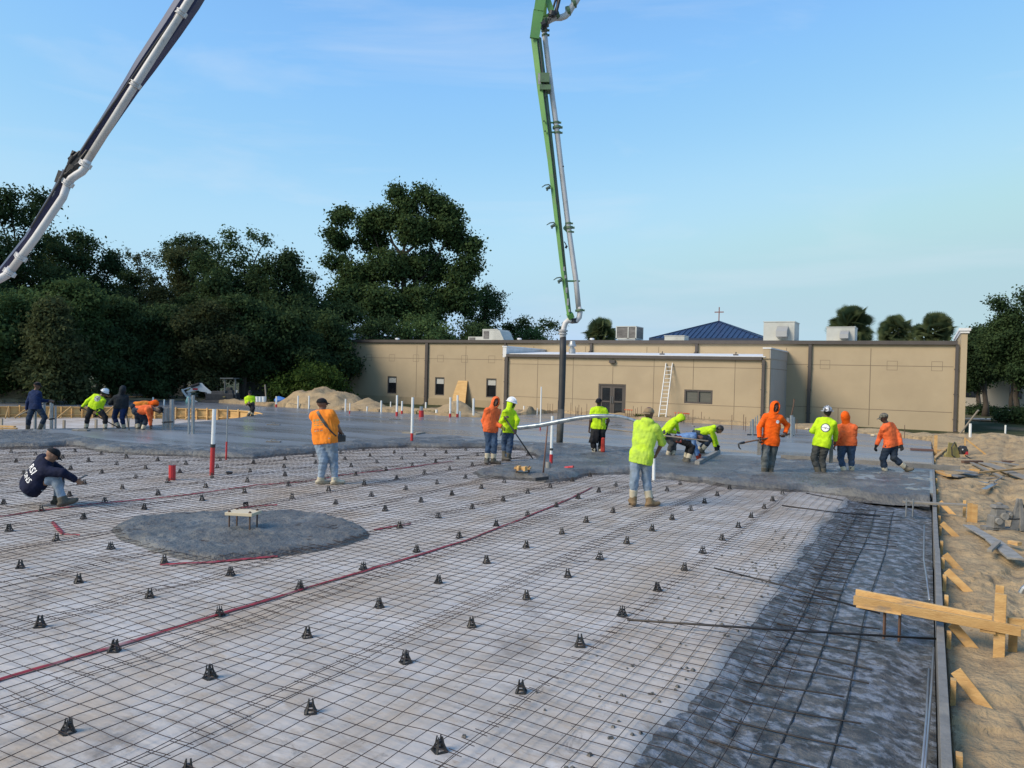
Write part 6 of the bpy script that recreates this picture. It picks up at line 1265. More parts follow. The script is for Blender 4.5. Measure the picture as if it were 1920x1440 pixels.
# ================================================================== people: smooth-blended implicit bodies turned into meshes
def surfnet(Gd, org, h):
    S = Gd < 0
    nx, ny, nz = Gd.shape
    c = np.zeros((nx-1, ny-1, nz-1), np.uint8)
    for i in (0, 1):
        for j in (0, 1):
            for k in (0, 1): c += S[i:nx-1+i, j:ny-1+j, k:nz-1+k]
    act = (c > 0) & (c < 8); ids = -np.ones(act.shape, np.int64); I = np.argwhere(act); ids[act] = np.arange(len(I))
    acc = np.zeros((len(I), 3)); cnt = np.zeros(len(I))
    cr = [(i, j, k) for i in (0, 1) for j in (0, 1) for k in (0, 1)]
    for a in cr:
        for ax in range(3):
            if a[ax] == 1: continue
            b = list(a); b[ax] = 1
            ga = Gd[I[:, 0]+a[0], I[:, 1]+a[1], I[:, 2]+a[2]]; gb = Gd[I[:, 0]+b[0], I[:, 1]+b[1], I[:, 2]+b[2]]
            m = (ga < 0) != (gb < 0); t = np.where(m, ga/(ga-gb+1e-20), 0)
            p = np.repeat(np.array([a], float), len(I), 0); p[:, ax] = t
            acc += p*m[:, None]; cnt += m
    V = (I+acc/np.maximum(cnt, 1)[:, None])*h+org
    Q = []
    for ax in range(3):
        b, c_ = (ax+1) % 3, (ax+2) % 3
        sl = [slice(None)]*3; sl[ax] = slice(0, -1); s2 = [slice(None)]*3; s2[ax] = slice(1, None)
        d = S[tuple(sl)] != S[tuple(s2)]; E_ = np.argwhere(d)
        E_ = E_[(E_[:, b] > 0) & (E_[:, c_] > 0) & (E_[:, b] < Gd.shape[b]-1) & (E_[:, c_] < Gd.shape[c_]-1)]
        if not len(E_): continue
        def cell(db, dc):
            q = E_.copy(); q[:, b] -= db; q[:, c_] -= dc; return ids[q[:, 0], q[:, 1], q[:, 2]]
        q = np.stack([cell(1, 1), cell(0, 1), cell(0, 0), cell(1, 0)], 1)
        fl = ~S[E_[:, 0], E_[:, 1], E_[:, 2]]; q[fl] = q[fl][:, ::-1]
        Q.append(q[(q >= 0).all(1)])
    return V, np.concatenate(Q)
def nv(v): v = np.asarray(v, float); return v/(np.linalg.norm(v)+1e-12)
class Field:
    """prims: (a, b, ra, rb, axis or None, squash)"""
    def __init__(s, lo, hi, h):
        s.h = h; s.org = np.asarray(lo, float); n = np.ceil((np.asarray(hi)-lo)/h).astype(int)+1; s.n = n
        s.ax = [s.org[i]+np.arange(n[i])*h for i in range(3)]
    def new(s): return np.full(s.n, 0.3, np.float32)
    def block(s, lo, hi):
        i0 = np.maximum(((np.asarray(lo)-s.org)/s.h).astype(int), 0); i1 = np.minimum(((np.asarray(hi)-s.org)/s.h).astype(int)+2, s.n)
        return tuple(slice(a, max(b, a)) for a, b in zip(i0, i1))
    def pts(s, bl): return [x.astype(np.float32) for x in np.meshgrid(s.ax[0][bl[0]], s.ax[1][bl[1]], s.ax[2][bl[2]], indexing='ij', sparse=True)]
    def cap(s, bl, a, b, ra, rb, axis, sq):
        X, Y, Z = s.pts(bl); a = np.asarray(a, float).copy(); b = np.asarray(b, float)
        px, py, pz = X-a[0], Y-a[1], Z-a[2]; d = b-a
        if axis is not None:
            k = 1/sq-1; dot = px*axis[0]+py*axis[1]+pz*axis[2]; px = px+dot*axis[0]*k; py = py+dot*axis[1]*k; pz = pz+dot*axis[2]*k; d = d+axis*(d@axis)*k
        L2 = float(d@d)+1e-9; t = np.clip((px*d[0]+py*d[1]+pz*d[2])/L2, 0, 1)
        return np.sqrt((px-t*d[0])**2+(py-t*d[1])**2+(pz-t*d[2])**2)-(ra+(rb-ra)*t)
    def add(s, Gd, prims, k=0.03, grow=0.0):
        for (a, b, ra, rb, axis, sq) in prims:
            m = max(ra, rb)+grow+k+0.03; bl = s.block(np.minimum(a, b)-m, np.maximum(a, b)+m)
            d = s.cap(bl, a, b, ra+grow, rb+grow, axis, sq); g = Gd[bl]
            hh = np.clip(0.5+0.5*(g-d)/k, 0, 1); Gd[bl] = g+(d-g)*hh-k*hh*(1-hh)
        return Gd
    def cut(s, Gd, p, n, around=None, r=0.5):
        """remove everything on the side the normal points to"""
        bl = s.block(np.asarray(around)-r, np.asarray(around)+r) if around is not None else tuple(slice(0, q) for q in s.n)
        X, Y, Z = s.pts(bl); Gd[bl] = np.maximum(Gd[bl], (X-p[0])*n[0]+(Y-p[1])*n[1]+(Z-p[2])*n[2]); return Gd
    def sub(s, Gd, prims):
        for (a, b, ra, rb, axis, sq) in prims:
            m = max(ra, rb)+0.03; bl = s.block(np.minimum(a, b)-m, np.maximum(a, b)+m); Gd[bl] = np.maximum(Gd[bl], -s.cap(bl, a, b, ra, rb, axis, sq))
        return Gd
    def wrinkle(s, Gd, amp, seed, fr=38.0):
        r = np.random.default_rng(seed); X, Y, Z = s.pts(tuple(slice(0, q) for q in s.n)); w_ = 0
        for i in range(5):
            d = r.normal(size=3); d[2] *= 1.3; d = nv(d)*fr*r.uniform(.5, 1.3); e = nv(r.normal(size=3))*fr*.35
            w_ = w_+np.abs(np.sin(X*d[0]+Y*d[1]+Z*d[2]+1.6*np.sin(X*e[0]+Y*e[1]+Z*e[2]+i)+r.uniform(0, 6)))-.64
        return Gd+(w_*amp/2).astype(np.float32)
    def mesh(s, Gd):
        Gd[0] = Gd[-1] = 0.1; Gd[:, 0] = Gd[:, -1] = 0.1; Gd[:, :, 0] = Gd[:, :, -1] = 0.1
        return surfnet(Gd, s.org, s.h)
def ik(a, t, l1, l2, pole):
    a = np.asarray(a, float); t = np.asarray(t, float); d = t-a; D_ = np.linalg.norm(d); u = d/D_; D2 = min(D_, (l1+l2)*.995)
    x = (l1*l1-l2*l2+D2*D2)/(2*D2); h_ = math.sqrt(max(l1*l1-x*x, 0)); p = np.asarray(pole, float)-a; p = p-u*(p@u); p = nv(p)
    return a+u*x*(D_/D2)+p*h_
def hand_prims(wr, d, pn, side, curl=.5, s=1.0):
    """wrist, finger direction, palm normal, side +1/-1 for the thumb"""
    d = nv(d); pn = nv(pn-d*(pn@d)); lat = np.cross(d, pn)*side; P_ = []
    c0 = wr+d*.015*s; c1 = wr+d*.085*s
    P_.append((c0, c1, .030*s, .040*s, pn, .5))
    for k, (o, L_) in enumerate(((.030, .070), (.010, .080), (-.010, .074), (-.029, .058))):
        p = c1+lat*o*s; a = curl*(.7+.1*k); dd = d
        for q, f in enumerate((.42, .32, .26)):
            ang = a*(1.0 if q else .75); dd = nv(dd*math.cos(ang)+pn*math.sin(ang)); pp_ = np.cross(dd, lat*side); e = p+dd*L_*f*s*1.1
            P_.append((p, e, .0100*s, .0088*s, None, 1)); p = e; pn_ = nv(pn*math.cos(ang)-d*math.sin(ang))
            d0 = dd; pn2 = nv(np.cross(lat*side, dd))
            if pn2@pn_ < 0: pn2 = -pn2
            dsave = dd; pnq = pn2
            if q < 2: dd_next = dd; 
            pn_cur = pn2; dd = dd
            # rotate on from the present direction
            def _rot(v, w, an): return nv(v*math.cos(an)+w*math.sin(an))
            if q < 2: dd = _rot(dd, pn_cur, ang*.35)
    th = wr+d*.025*s+lat*.030*s; t1 = th+nv(d*.6+lat*.65+pn*.35)*.042*s; t2 = t1+nv(d*.85+lat*.15+pn*.5*(1+curl))*.032*s
    P_ += [(th, t1, .014*s, .011*s, None, 1), (t1, t2, .011*s, .009*s, None, 1)]
    return P_
SKIN = [mat('skin_tan', (0.30, 0.165, 0.105), (0.26, 0.14, 0.09), scale=12, rough=.55), mat('skin_brown', (0.16, 0.085, 0.055), (0.13, 0.07, 0.045), scale=12, rough=.55), mat('skin_dark', (0.07, 0.04, 0.03), (0.055, 0.033, 0.025), scale=12, rough=.5)]
def cloth(name, c1, c2, c3=None, sc=7): return mat(name, c1, tuple(v*.82 for v in c2), c3 or tuple(v*.62+.03 for v in c1), scale=sc, s3=9.0 if c3 is None else 3.2, m3=(.60, .78) if c3 is None else (.5, .7), rough=.85, bump=.55, bscale=11, detail=3, spec=.2, bdist=.03)
m_hy = cloth('hi_vis_yellow', (0.56, 0.82, 0.02), (0.50, 0.74, 0.02)); m_hyd = cloth('worn_hi_vis_yellow', (0.50, 0.70, 0.07), (0.42, 0.60, 0.09), (0.55, 0.78, 0.03))
m_or = cloth('hi_vis_orange', (0.92, 0.13, 0.008), (0.84, 0.11, 0.008)); m_or2 = cloth('light_orange', (0.92, 0.27, 0.03), (0.85, 0.24, 0.03)); m_ors = cloth('salmon_orange', (0.88, 0.17, 0.05), (0.80, 0.14, 0.04))
m_nv = cloth('navy_cloth', (0.010, 0.014, 0.040), (0.007, 0.010, 0.030)); m_nvb = cloth('blue_sweatshirt', (0.012, 0.028, 0.09), (0.010, 0.022, 0.07)); m_char = cloth('charcoal_cloth', (0.022, 0.028, 0.034), (0.016, 0.02, 0.026)); m_lb = cloth('light_blue_cloth', (0.17, 0.29, 0.52), (0.14, 0.24, 0.44))
m_jn = cloth('blue_jeans', (0.055, 0.095, 0.17), (0.035, 0.06, 0.11), (0.09, 0.12, 0.17)); m_jl = cloth('pale_jeans', (0.27, 0.34, 0.43), (0.20, 0.26, 0.34), (0.17, 0.19, 0.20), 5); m_jg = cloth('grey_jeans', (0.15, 0.165, 0.165), (0.09, 0.10, 0.10), (0.055, 0.055, 0.05), 5); m_bk = cloth('black_trousers', (0.022, 0.022, 0.026), (0.014, 0.014, 0.017), (0.05, 0.05, 0.045)); m_jd = cloth('dark_jeans', (0.028, 0.045, 0.075), (0.02, 0.03, 0.05), (0.06, 0.065, 0.06))
m_gp = cloth('grey_trousers', (0.07, 0.075, 0.075), (0.045, 0.048, 0.048), (0.09, 0.09, 0.08))
m_bt = mat('muddy_boot', (0.10, 0.092, 0.07), (0.06, 0.055, 0.045), (0.14, 0.13, 0.11), scale=9, rough=.8, bump=.4); m_btc = mat('cream_boot', (0.50, 0.45, 0.34), (0.42, 0.37, 0.27), (0.26, 0.24, 0.19), scale=9, rough=.7, bump=.2); m_btn = mat('tan_boot', (0.24, 0.16, 0.08), (0.17, 0.115, 0.06), scale=9, rough=.8, bump=.3)
m_hat = mat('white_hard_hat', (0.78, 0.79, 0.80), (0.72, 0.73, 0.74), scale=4, rough=.3); m_hats = mat('patterned_hard_hat', (0.55, 0.56, 0.58), (0.06, 0.06, 0.065), scale=16, lo=.47, hi=.53, rough=.3, metal=.2)
m_capb = cloth('black_cap', (0.016, 0.017, 0.02), (0.012, 0.012, 0.014)); m_capt = cloth('tan_cap', (0.34, 0.24, 0.14), (0.28, 0.20, 0.12)); m_capc = mat('camouflage_cap', (0.16, 0.15, 0.12), (0.07, 0.07, 0.055), scale=22, lo=.45, hi=.55, rough=.9); m_hair = mat('black_hair', (0.012, 0.010, 0.009), rough=.6)
m_glv = cloth('dark_glove', (0.025, 0.027, 0.03), (0.015, 0.016, 0.018)); m_glg = cloth('green_glove', (0.22, 0.25, 0.04), (0.16, 0.18, 0.04)); m_glr = cloth('red_glove', (0.40, 0.05, 0.03), (0.3, .05, .03)); m_eye = mat('eye', (0.02, 0.018, 0.016), rough=.2)
HH = 0.012
PPL = {}
def person(key, label, gp, zg, J, psi=0.0, front=1, top=m_hy, pants=m_jn, skin=1, bulk=1.0, hood=None, hoodback=False, hat=None, face=None, short=False, boots=(m_bt, None), gloves=(None, None), cut_top=.0, hgt=1.72, lean=None, seed=1, toe=None, curl=.7, fgap=True, wr=.0075, hem=.10, belly=0.0, pl=1.0, hair=False, headup=None, sink=0.0, bh=.20):
    """J holds image places of joints: (px, py[, depth offset]); a = image-left limb, b = image-right limb"""
    g0 = G(gp[0], gp[1], zg); D0 = (g0-CC)@FW
    def q(n):
        v = J[n]; return DD(v[0], v[1], D0+(v[2] if len(v) > 2 else 0))
    Rh = nv([RR[0], RR[1], 0]); r_ = ray(gp[0], gp[1]); V_ = nv([r_[0], r_[1], 0]); Rh = nv(np.cross(V_, [0, 0, 1.0]))
    lat = nv(Rh*math.cos(rad(psi))+V_*math.sin(rad(psi)))
    fwd = nv(np.cross([0, 0, 1.0], lat))*front
    s = hgt/1.74; pel, nk, hd = q('pel'), q('nk'), q('hd')
    for n in 'ab': J['_an'+n] = q('an'+n)-np.array([0, 0, sink])
    stand = (nk-pel)[2]/np.linalg.norm(nk-pel) > .85
    if stand:
        dl = .845*s-max(np.linalg.norm(pel+lat*.09*sg-J['_an'+n]) for n, sg in (('a', -1), ('b', 1)))
        if dl > 0: pel = pel+np.array([0, 0, min(dl, .16)])
    spine = nv(nk-pel)
    tf = nv(fwd-spine*(fwd@spine)); tl = nv(lat-spine*(lat@spine))
    fh = Rh*math.sin(rad(face))+V_*math.cos(rad(face)) if face is not None else fwd
    hu = nv(nv(hd-nk)+[0, 0, .5]) if headup is None else nv(np.asarray(headup, float)[0]*Rh+headup[1]*V_+headup[2]*np.array([0, 0, 1.0])); hf = nv(fh-hu*(fh@hu)); hl = nv(np.cross(hf, hu))
    L_ = {}
    sw = .168*s*(1+.35*(bulk-1)); hw = .092*s*(1+.4*(bulk-1))
    for n, sg in (('a', -1), ('b', 1)):
        L_['sh'+n] = nk-spine*.085*s+tl*sw*sg; L_['hp'+n] = pel+tl*hw*sg
        if 'sh'+n in J: L_['sh'+n] = q('sh'+n)
        ha = q('ha'+n); el = q('el'+n); sh = L_['sh'+n]
        dmax = .56*s; dv = ha-sh
        if np.linalg.norm(dv) > dmax: ha = sh+dv/np.linalg.norm(dv)*dmax
        L_['ha'+n] = ha; L_['el'+n] = ik(sh, ha, .30*s, .265*s, el)
        an = J['_an'+n]; kn = q('kn'+n)+(pel-q('pel'))*.5; hp = L_['hp'+n]
        L_['an'+n] = an; L_['kn'+n] = ik(hp, an, .43*s, .42*s, kn) if not J.get('raw') else kn
    T = empty('person', (g0[0], g0[1], g0[2]), label, 'person')
    B_ = bulk; mid = pel+(nk-pel)*.52; up = [pel, mid, nk]; waist = pel+(nk-pel)*.30-tf*.0
    # --- primitive sets
    torso = [(pel-tl*.055*s, pel+tl*.055*s, .125*s*B_, .125*s*B_, tf, .80), (waist-tl*.04*s+tf*belly*.4, waist+tl*.04*s+tf*belly*.4, (.115+belly*.6)*s*B_, (.115+belly*.6)*s*B_, tf, .82),
             (mid-tl*.06*s+tf*belly*.3, mid+tl*.06*s+tf*belly*.3, .120*s*B_, .120*s*B_, tf, .76), (nk-spine*.15*s-tl*.07*s, nk-spine*.15*s+tl*.07*s, .098*s*B_, .098*s*B_, tf, .84), (L_['sha']+tl*.03, L_['shb']-tl*.03, .050*s*B_, .050*s*B_, None, 1), (L_['sha']+tl*.02, nk+spine*.01, .040*s*B_, .052*s, None, 1), (L_['shb']-tl*.02, nk+spine*.01, .040*s*B_, .052*s, None, 1), (pel, nk-spine*.08*s, .10*s*B_, .10*s*B_, tf, .85)]
    neck = [(nk-spine*.05*s, hd-hu*.05*s, .057*s*(.6+.4*B_), .054*s, None, 1)]
    def arm(n): 
        sh, el, ha = L_['sh'+n], L_['el'+n], L_['ha'+n]; fd = nv(ha-el)
        return [(sh, el, .052*s*B_, .043*s*B_, None, 1), (el, ha-fd*.02, .043*s*B_, .029*s, None, 1)]
    def leg(n): 
        hp, kn, an = L_['hp'+n], L_['kn'+n], L_['an'+n]
        return [(hp-spine*.0, kn, .094*s*B_, .060*s*(.5+.5*B_), None, 1), (kn, kn+(an-kn)*.35, .058*s, .056*s, None, 1), (kn+(an-kn)*.35, an, .056*s, .038*s, None, 1)]
    hc = hd
    head = [(hc+hu*.025*s-hf*.012*s, hc+hu*.025*s-hf*.012*s+hf*.001, .098*s, .098*s, hl, .79), (hc-hu*.035*s+hf*.022*s, hc-hu*.075*s+hf*.040*s, .066*s, .042*s, hl, .95), (hc+hu*.008*s+hf*.085*s, hc-hu*.022*s+hf*.106*s, .010*s, .016*s, None, 1),
            (hc+hu*.022*s+hf*.080*s-hl*.030*s, hc+hu*.022*s+hf*.080*s+hl*.030*s, .014*s, .014*s, None, 1), (hc-hu*.052*s+hf*.080*s-hl*.016*s, hc-hu*.052*s+hf*.080*s+hl*.016*s, .012*s, .012*s, None, 1)]
    for sg in (-1, 1): head.append((hc+hl*.078*s*sg+hu*.015*s-hf*.01*s, hc+hl*.080*s*sg-hu*.020*s-hf*.01*s, .016*s, .012*s, hl, .45))
    hands = {}
    for n, sg in (('a', -1), ('b', 1)):
        fd = nv(L_['ha'+n]-L_['el'+n]); pn = nv(-tl*sg*.7-np.array([0, 0, .3])+tf*.35); hands[n] = hand_prims(L_['ha'+n]-fd*.02, fd, pn, -sg*front if False else sg, curl, s)
    feet = {}
    for n in ('a', 'b'):
        an = L_['an'+n]; kn = L_['kn'+n]; sh_ = nv(an-kn)
        td = fwd if toe is None else nv(Rh*math.sin(rad(toe[n]))+V_*math.cos(rad(toe[n])))
        if 'to'+n in J: td = nv(q('to'+n)-an)
        else: td = nv(td-sh_*(td@sh_)+sh_*.0) if abs(td@sh_) < .9 else td
        so_ = an+sh_*.045*s; feet[n] = (an, td, sh_, [(so_-td*.045*s+sh_*.0, so_+td*.16*s, .044*s, .040*s, sh_, .75), (an, so_+td*.10*s, .045*s, .034*s, None, 1)])
    allp = torso+neck+head+arm('a')+arm('b')+leg('a')+leg('b')+hands['a']+hands['b']+feet['a'][3]+feet['b'][3]
    A_ = np.array([p[0] for p in allp]+[p[1] for p in allp]); lo = A_.min(0)-.19; hi = A_.max(0)+.19
    # --- body
    hb = HH if D0 > 17 else .010
    f = Field(lo, hi, hb); Gd = f.new(); shrink = [(a, b, ra*.80, rb*.80, ax, sq) for a, b, ra, rb, ax, sq in torso+leg('a')+leg('b')]
    f.add(Gd, shrink, .04); f.add(Gd, neck+arm('a')+arm('b'), .03); f.add(Gd, [(a, b, ra*.92, rb*.92, ax, sq) for a, b, ra, rb, ax, sq in feet['a'][3]+feet['b'][3]], .02)
    f.add(Gd, head, .016)
    Gh = f.new(); f.add(Gh, hands['a']+hands['b'], .006, .0015); hh_ = np.clip(.5+.5*(Gd-Gh)/.012, 0, 1); Gd = Gd+(Gh-Gd)*hh_-.012*hh_*(1-hh_)
    for sg in (-1, 1): pass
    V, Q = f.mesh(Gd); npmesh('body', V, Q, SKIN[skin], T)
    # --- trousers
    fp_ = Field(lo, hi, HH); Gd = fp_.new(); fp_.add(Gd, [torso[0]]+([torso[1]] if not stand else []), .04, .012); fp_.add(Gd, [(a, b, ra, rb, ax, sq) for n in 'ab' for (a, b, ra, rb, ax, sq) in leg(n)], .035, .017*pl)
    Gd = fp_.wrinkle(Gd, wr*1.3, seed+7, 34); Gd = fp_.cut(Gd, pel+spine*.10*s, spine, pel, .35) if stand else Gd
    V, Q = fp_.mesh(Gd); npmesh('trousers', V, Q, pants, T)
    # --- shirt
    Gd = fp_.new(); fp_.add(Gd, torso, .045, .020); hemp = pel-spine*hem*s
    fp_.add(Gd, [(pel, hemp-spine*.04, .135*s*B_, .135*s*B_, tf, .80), (mid-tl*.05*s, hemp-tl*.06*s-spine*.04, .112*s*B_, .112*s*B_, tf, .85), (mid+tl*.05*s, hemp+tl*.06*s-spine*.04, .112*s*B_, .112*s*B_, tf, .85), (pel-tl*.05, hemp-tl*.05-spine*.04, .105*s*B_, .11*s*B_, tf, .9), (pel+tl*.05, hemp+tl*.05-spine*.04, .105*s*B_, .11*s*B_, tf, .9)], .04, .014)
    fp_.add(Gd, [(L_['hp'+n], L_['hp'+n]+(L_['kn'+n]-L_['hp'+n])*.30, .100*s*B_, .088*s*B_, None, 1) for n in 'ab'] if stand else [], .05, .010*pl)
    fp_.cut(Gd, hemp, -nv(spine+tf*.05), hemp, .45)
    Ga = fp_.new()
    for n in 'ab':
        Gs = fp_.new(); sh, el, ha = L_['sh'+n], L_['el'+n], L_['ha'+n]
        if short == 'tee': fp_.add(Gs, [(sh, sh+(el-sh)*.85, .062*s*B_, .060*s*B_, None, 1)], .03, .016); p_ = sh+(el-sh)*.78; fp_.cut(Gs, p_, nv(el-sh), p_, .25)
        elif short: fp_.add(Gs, [(sh, el, .056*s*B_, .046*s, None, 1), (el, el+(ha-el)*.35, .046*s, .04*s, None, 1)], .03, .018); p_ = el+(ha-el)*.22; fp_.cut(Gs, p_, nv(ha-el), p_, .2)
        else: fp_.add(Gs, [(sh, el, .056*s*B_, .045*s*B_, None, 1), (el, ha, .045*s, .036*s, None, 1)], .03, .016); p_ = ha-(ha-el)*.07; fp_.cut(Gs, p_, nv(ha-el), p_, .15)
        Ga = np.minimum(Ga, Gs)
    hh_ = np.clip(.5+.5*(Gd-Ga)/.04, 0, 1); Gd = Gd+(Ga-Gd)*hh_-.04*hh_*(1-hh_)
    Gd = fp_.wrinkle(Gd, wr, seed, 42)
    if not hood: fp_.cut(Gd, nk+spine*.035*s, nv(spine+hu), nk, .2)
    if hoodback: fp_.add(Gd, [(nk-tf*.06*s-tl*.07*s+spine*.02, nk-tf*.06*s+tl*.07*s+spine*.02, .04*s, .04*s, None, 1), (nk-tf*.08*s-spine*.0, nk-tf*.085*s-spine*.09*s, .07*s, .035*s, tf, .6)], .03, .008)
    V, Q = fp_.mesh(Gd); shirt = npmesh('hoodie' if (hood or hoodback) else 'shirt', V, Q, top, T)
    if hood:
        Gd = fp_.new(); fp_.add(Gd, [(hc+hu*.03*s-hf*.015*s, hc+hu*.02*s-hf*.014*s, .125*s, .125*s, hl, .85), (hc-hu*.06*s-hf*.012*s, nk, .098*s, .10*s, None, 1), (hc+hu*.06*s+hf*.03, hc+hu*.05*s+hf*.045*s, .085*s, .085*s, hl, .95), (hc-hu*.02*s-hl*.06*s+hf*.03, hc-hu*.09*s-hl*.03*s+hf*.04, .05*s, .05*s, None, 1), (hc-hu*.02*s+hl*.06*s+hf*.03, hc-hu*.09*s+hl*.03*s+hf*.04, .05*s, .05*s, None, 1)], .04)
        Gd = fp_.wrinkle(Gd, .003, seed+3, 30)
        fp_.sub(Gd, [(hc+hu*.03*s+hf*.10*s, hc-hu*.045*s+hf*.11*s, .083*s, .078*s, hl, .80), (hc+hu*.01*s+hf*.02*s, hc-hu*.03*s+hf*.05*s, .082*s, .075*s, hl, .82)])
        V, Q = fp_.mesh(Gd); npmesh('hood', V, Q, hood, T)
    # --- boots
    for n in 'ab':
        an, td, sh_, fprims = feet[n]; kn = L_['kn'+n]; tp_ = an-sh_*bh*s; Gd = fp_.new()
        fp_.add(Gd, fprims, .02, .014); fp_.add(Gd, [(an+sh_*.02, tp_-sh_*.05, .050*s, .066*s, None, 1)], .03, .012); fp_.cut(Gd, tp_, -sh_, tp_, .14)
        V, Q = fp_.mesh(Gd); 
        ms = [boots[0], boots[1] or boots[0]]; hgt_ = ((V[Q].mean(1)-an)@(-sh_)); mi = (hgt_ > .075*s+.012*np.sin(V[Q].mean(1)@[40, 30, 0])) if boots[1] else np.zeros(len(Q))
        npmesh('boot', V, Q, ms, T, mi=mi)
    # --- gloves
    for n, gm in zip('ab', gloves):
        if gm is None: continue
        Gd = f.new(); f.add(Gd, hands[n], .01, .005); ha = L_['ha'+n]; fd = nv(ha-L_['el'+n]); f.add(Gd, [(ha-fd*.05, ha+fd*.01, .036*s, .034*s, None, 1)], .02, .003)
        V, Q = f.mesh(Gd); npmesh('glove', V, Q, gm, T)
    # --- head gear
    ax = np.array([hl, hf, hu])
    def dome(rx, ry, rz, z0, m, name, rings=7, n=20, brim=None, visor=None, vback=False, ridge=False):
        vs = []; c = hc+hu*(z0*s)-hf*.008*s
        for i in range(rings+1):
            e = (math.pi/2)*i/rings
            for j in range(n):
                a = 2*math.pi*j/n; vs.append(c+hl*math.cos(a)*math.cos(e)*rx*s+hf*math.sin(a)*math.cos(e)*ry*s+hu*math.sin(e)*rz*s)
        fcs = [(i*n+j, i*n+(j+1) % n, (i+1)*n+(j+1) % n, (i+1)*n+j) for i in range(rings) for j in range(n)]+[tuple(range(n-1, -1, -1))]
        mb = MB(); mb.add(vs, fcs)
        if brim:
            v2 = []
            for rr, zz in ((1.0, .004), (1.0+brim, -.012), (1.0+brim, -.018), (.9, -.012)):
                for j in range(n):
                    a = 2*math.pi*j/n; v2.append(c+(hl*math.cos(a)*rx*rr+hf*math.sin(a)*ry*rr+hu*zz)*s)
            mb.add(v2, [(i*n+j, i*n+(j+1) % n, ((i+1) % 4)*n+(j+1) % n, ((i+1) % 4)*n+j) for i in range(4) for j in range(n)])
        if ridge: mb.tube([c+hf*(math.cos(t_)*ry*s)+hu*(math.sin(t_)*rz*s+.004) for t_ in np.linspace(.3, math.pi-.3, 12)], .012*s, 6)
        if visor:
            sg = -1 if vback else 1; v3 = []; 
            for rr, dz in ((.93, .008), (1+visor, -.022), (1+visor, -.027), (.93, .0)):
                for j in range(9):
                    a = math.pi*(.18+.64*j/8); e_ = (rr-1)*math.sin(a)**.5 if rr > 1 else rr-1
                    v3.append(c+(hl*math.cos(a)*rx*(1+(e_*.25 if rr > 1 else e_))+hf*sg*math.sin(a)*ry*(1+e_)+hu*dz)*s)
            mb.add(v3, [(i*9+j, i*9+j+1, ((i+1) % 4)*9+j+1, ((i+1) % 4)*9+j) for i in range(4) for j in range(8)])
        mb.build(name, m, T, smooth=True)
    if hat == 'hard': dome(.108 if not hood else .125, .132 if not hood else .15, .108 if not hood else .118, .045 if not hood else .062, m_hat, 'hard_hat', brim=.14, visor=.30, ridge=True)
    elif hat == 'hards': dome(.112, .136, .115, .045, m_hats, 'hard_hat', brim=.30, ridge=True)
    elif hat is not None: dome(.091, .112, .098, .022, hat[0], 'cap', visor=.62, vback=hat[1])
    if hair or (hat is None and not hood):
        Gd = f.new(); f.add(Gd, [(hc+hu*.038*s-hf*.022*s, hc+hu*.03*s-hf*.02*s, .109*s, .109*s, hl, .81), (hc-hf*.05*s, hc-hu*.04*s-hf*.055*s, .055*s, .05*s, None, 1)], .02); f.sub(Gd, [(hc-hu*.01*s+hf*.09*s, hc-hu*.06*s+hf*.09*s, .07*s, .09*s, None, 1)])
        V, Q = f.mesh(Gd); npmesh('hair', V, Q, m_hair, T)
    # eyes
    for sg in (-1, 1):
        mb = MB(); c = hc+hu*.006*s+hl*.031*s*sg+hf*.082*s; mb.lathe((0, 0, 0), [(.001, -.009), (.008, -.005), (.011, 0), (.008, .005), (.001, .009)], 8)
        mb.v = [np.asarray(v)@ax*1.0+c for v in mb.v]; mb.build('eye', m_eye, T, smooth=True)
    PPL[key] = dict(T=T, L=L_, shirt=shirt, tf=tf, tl=tl, sp=spine, fwd=fwd, lat=lat, s=s, nk=nk, pel=pel, D=D0, Rh=Rh, V=V_, hd=hd)
    return PPL[key]
def decal_text(P_, txt, c, right, up, nrm, size, m, name='lettering', shear=0.0):
    cu = bpy.data.curves.new(name, 'FONT'); cu.body = txt; cu.size = size; cu.align_x = 'CENTER'; cu.align_y = 'CENTER'; cu.resolution_u = 2; cu.shear = shear; cu.offset = size*.012
    o = bpy.data.objects.new(name, cu); COL.objects.link(o); dg = bpy.context.evaluated_depsgraph_get(); me = bpy.data.meshes.new_from_object(o.evaluated_get(dg)); bpy.data.objects.remove(o)
    bm = bmesh.new(); bm.from_mesh(me); bmesh.ops.triangulate(bm, faces=bm.faces); 
    for it in range(2): bmesh.ops.subdivide_edges(bm, edges=[e for e in bm.edges if e.calc_length() > .03], cuts=1); bmesh.ops.triangulate(bm, faces=bm.faces)
    co_ = np.array([v.co[:] for v in bm.verts]); 
    sh = P_['shirt']; off = wloc(sh); bv = BVHTree.FromObject(sh, dg)
    for v, q in zip(bm.verts, co_):
        p = c+right*q[0]+up*q[1]+nrm*.35; hit = bv.ray_cast(Vector(p-off), Vector(-nrm)); 
        w_ = (np.array(hit[0])+off if hit[0] is not None else c+right*q[0]+up*q[1])+nrm*.005
        v.co = Vector(w_-off)
    bm.to_mesh(me); bm.free(); me.materials.clear(); me.materials.append(m); o = bpy.data.objects.new(name, me); COL.objects.link(o); o.parent = sh; return o
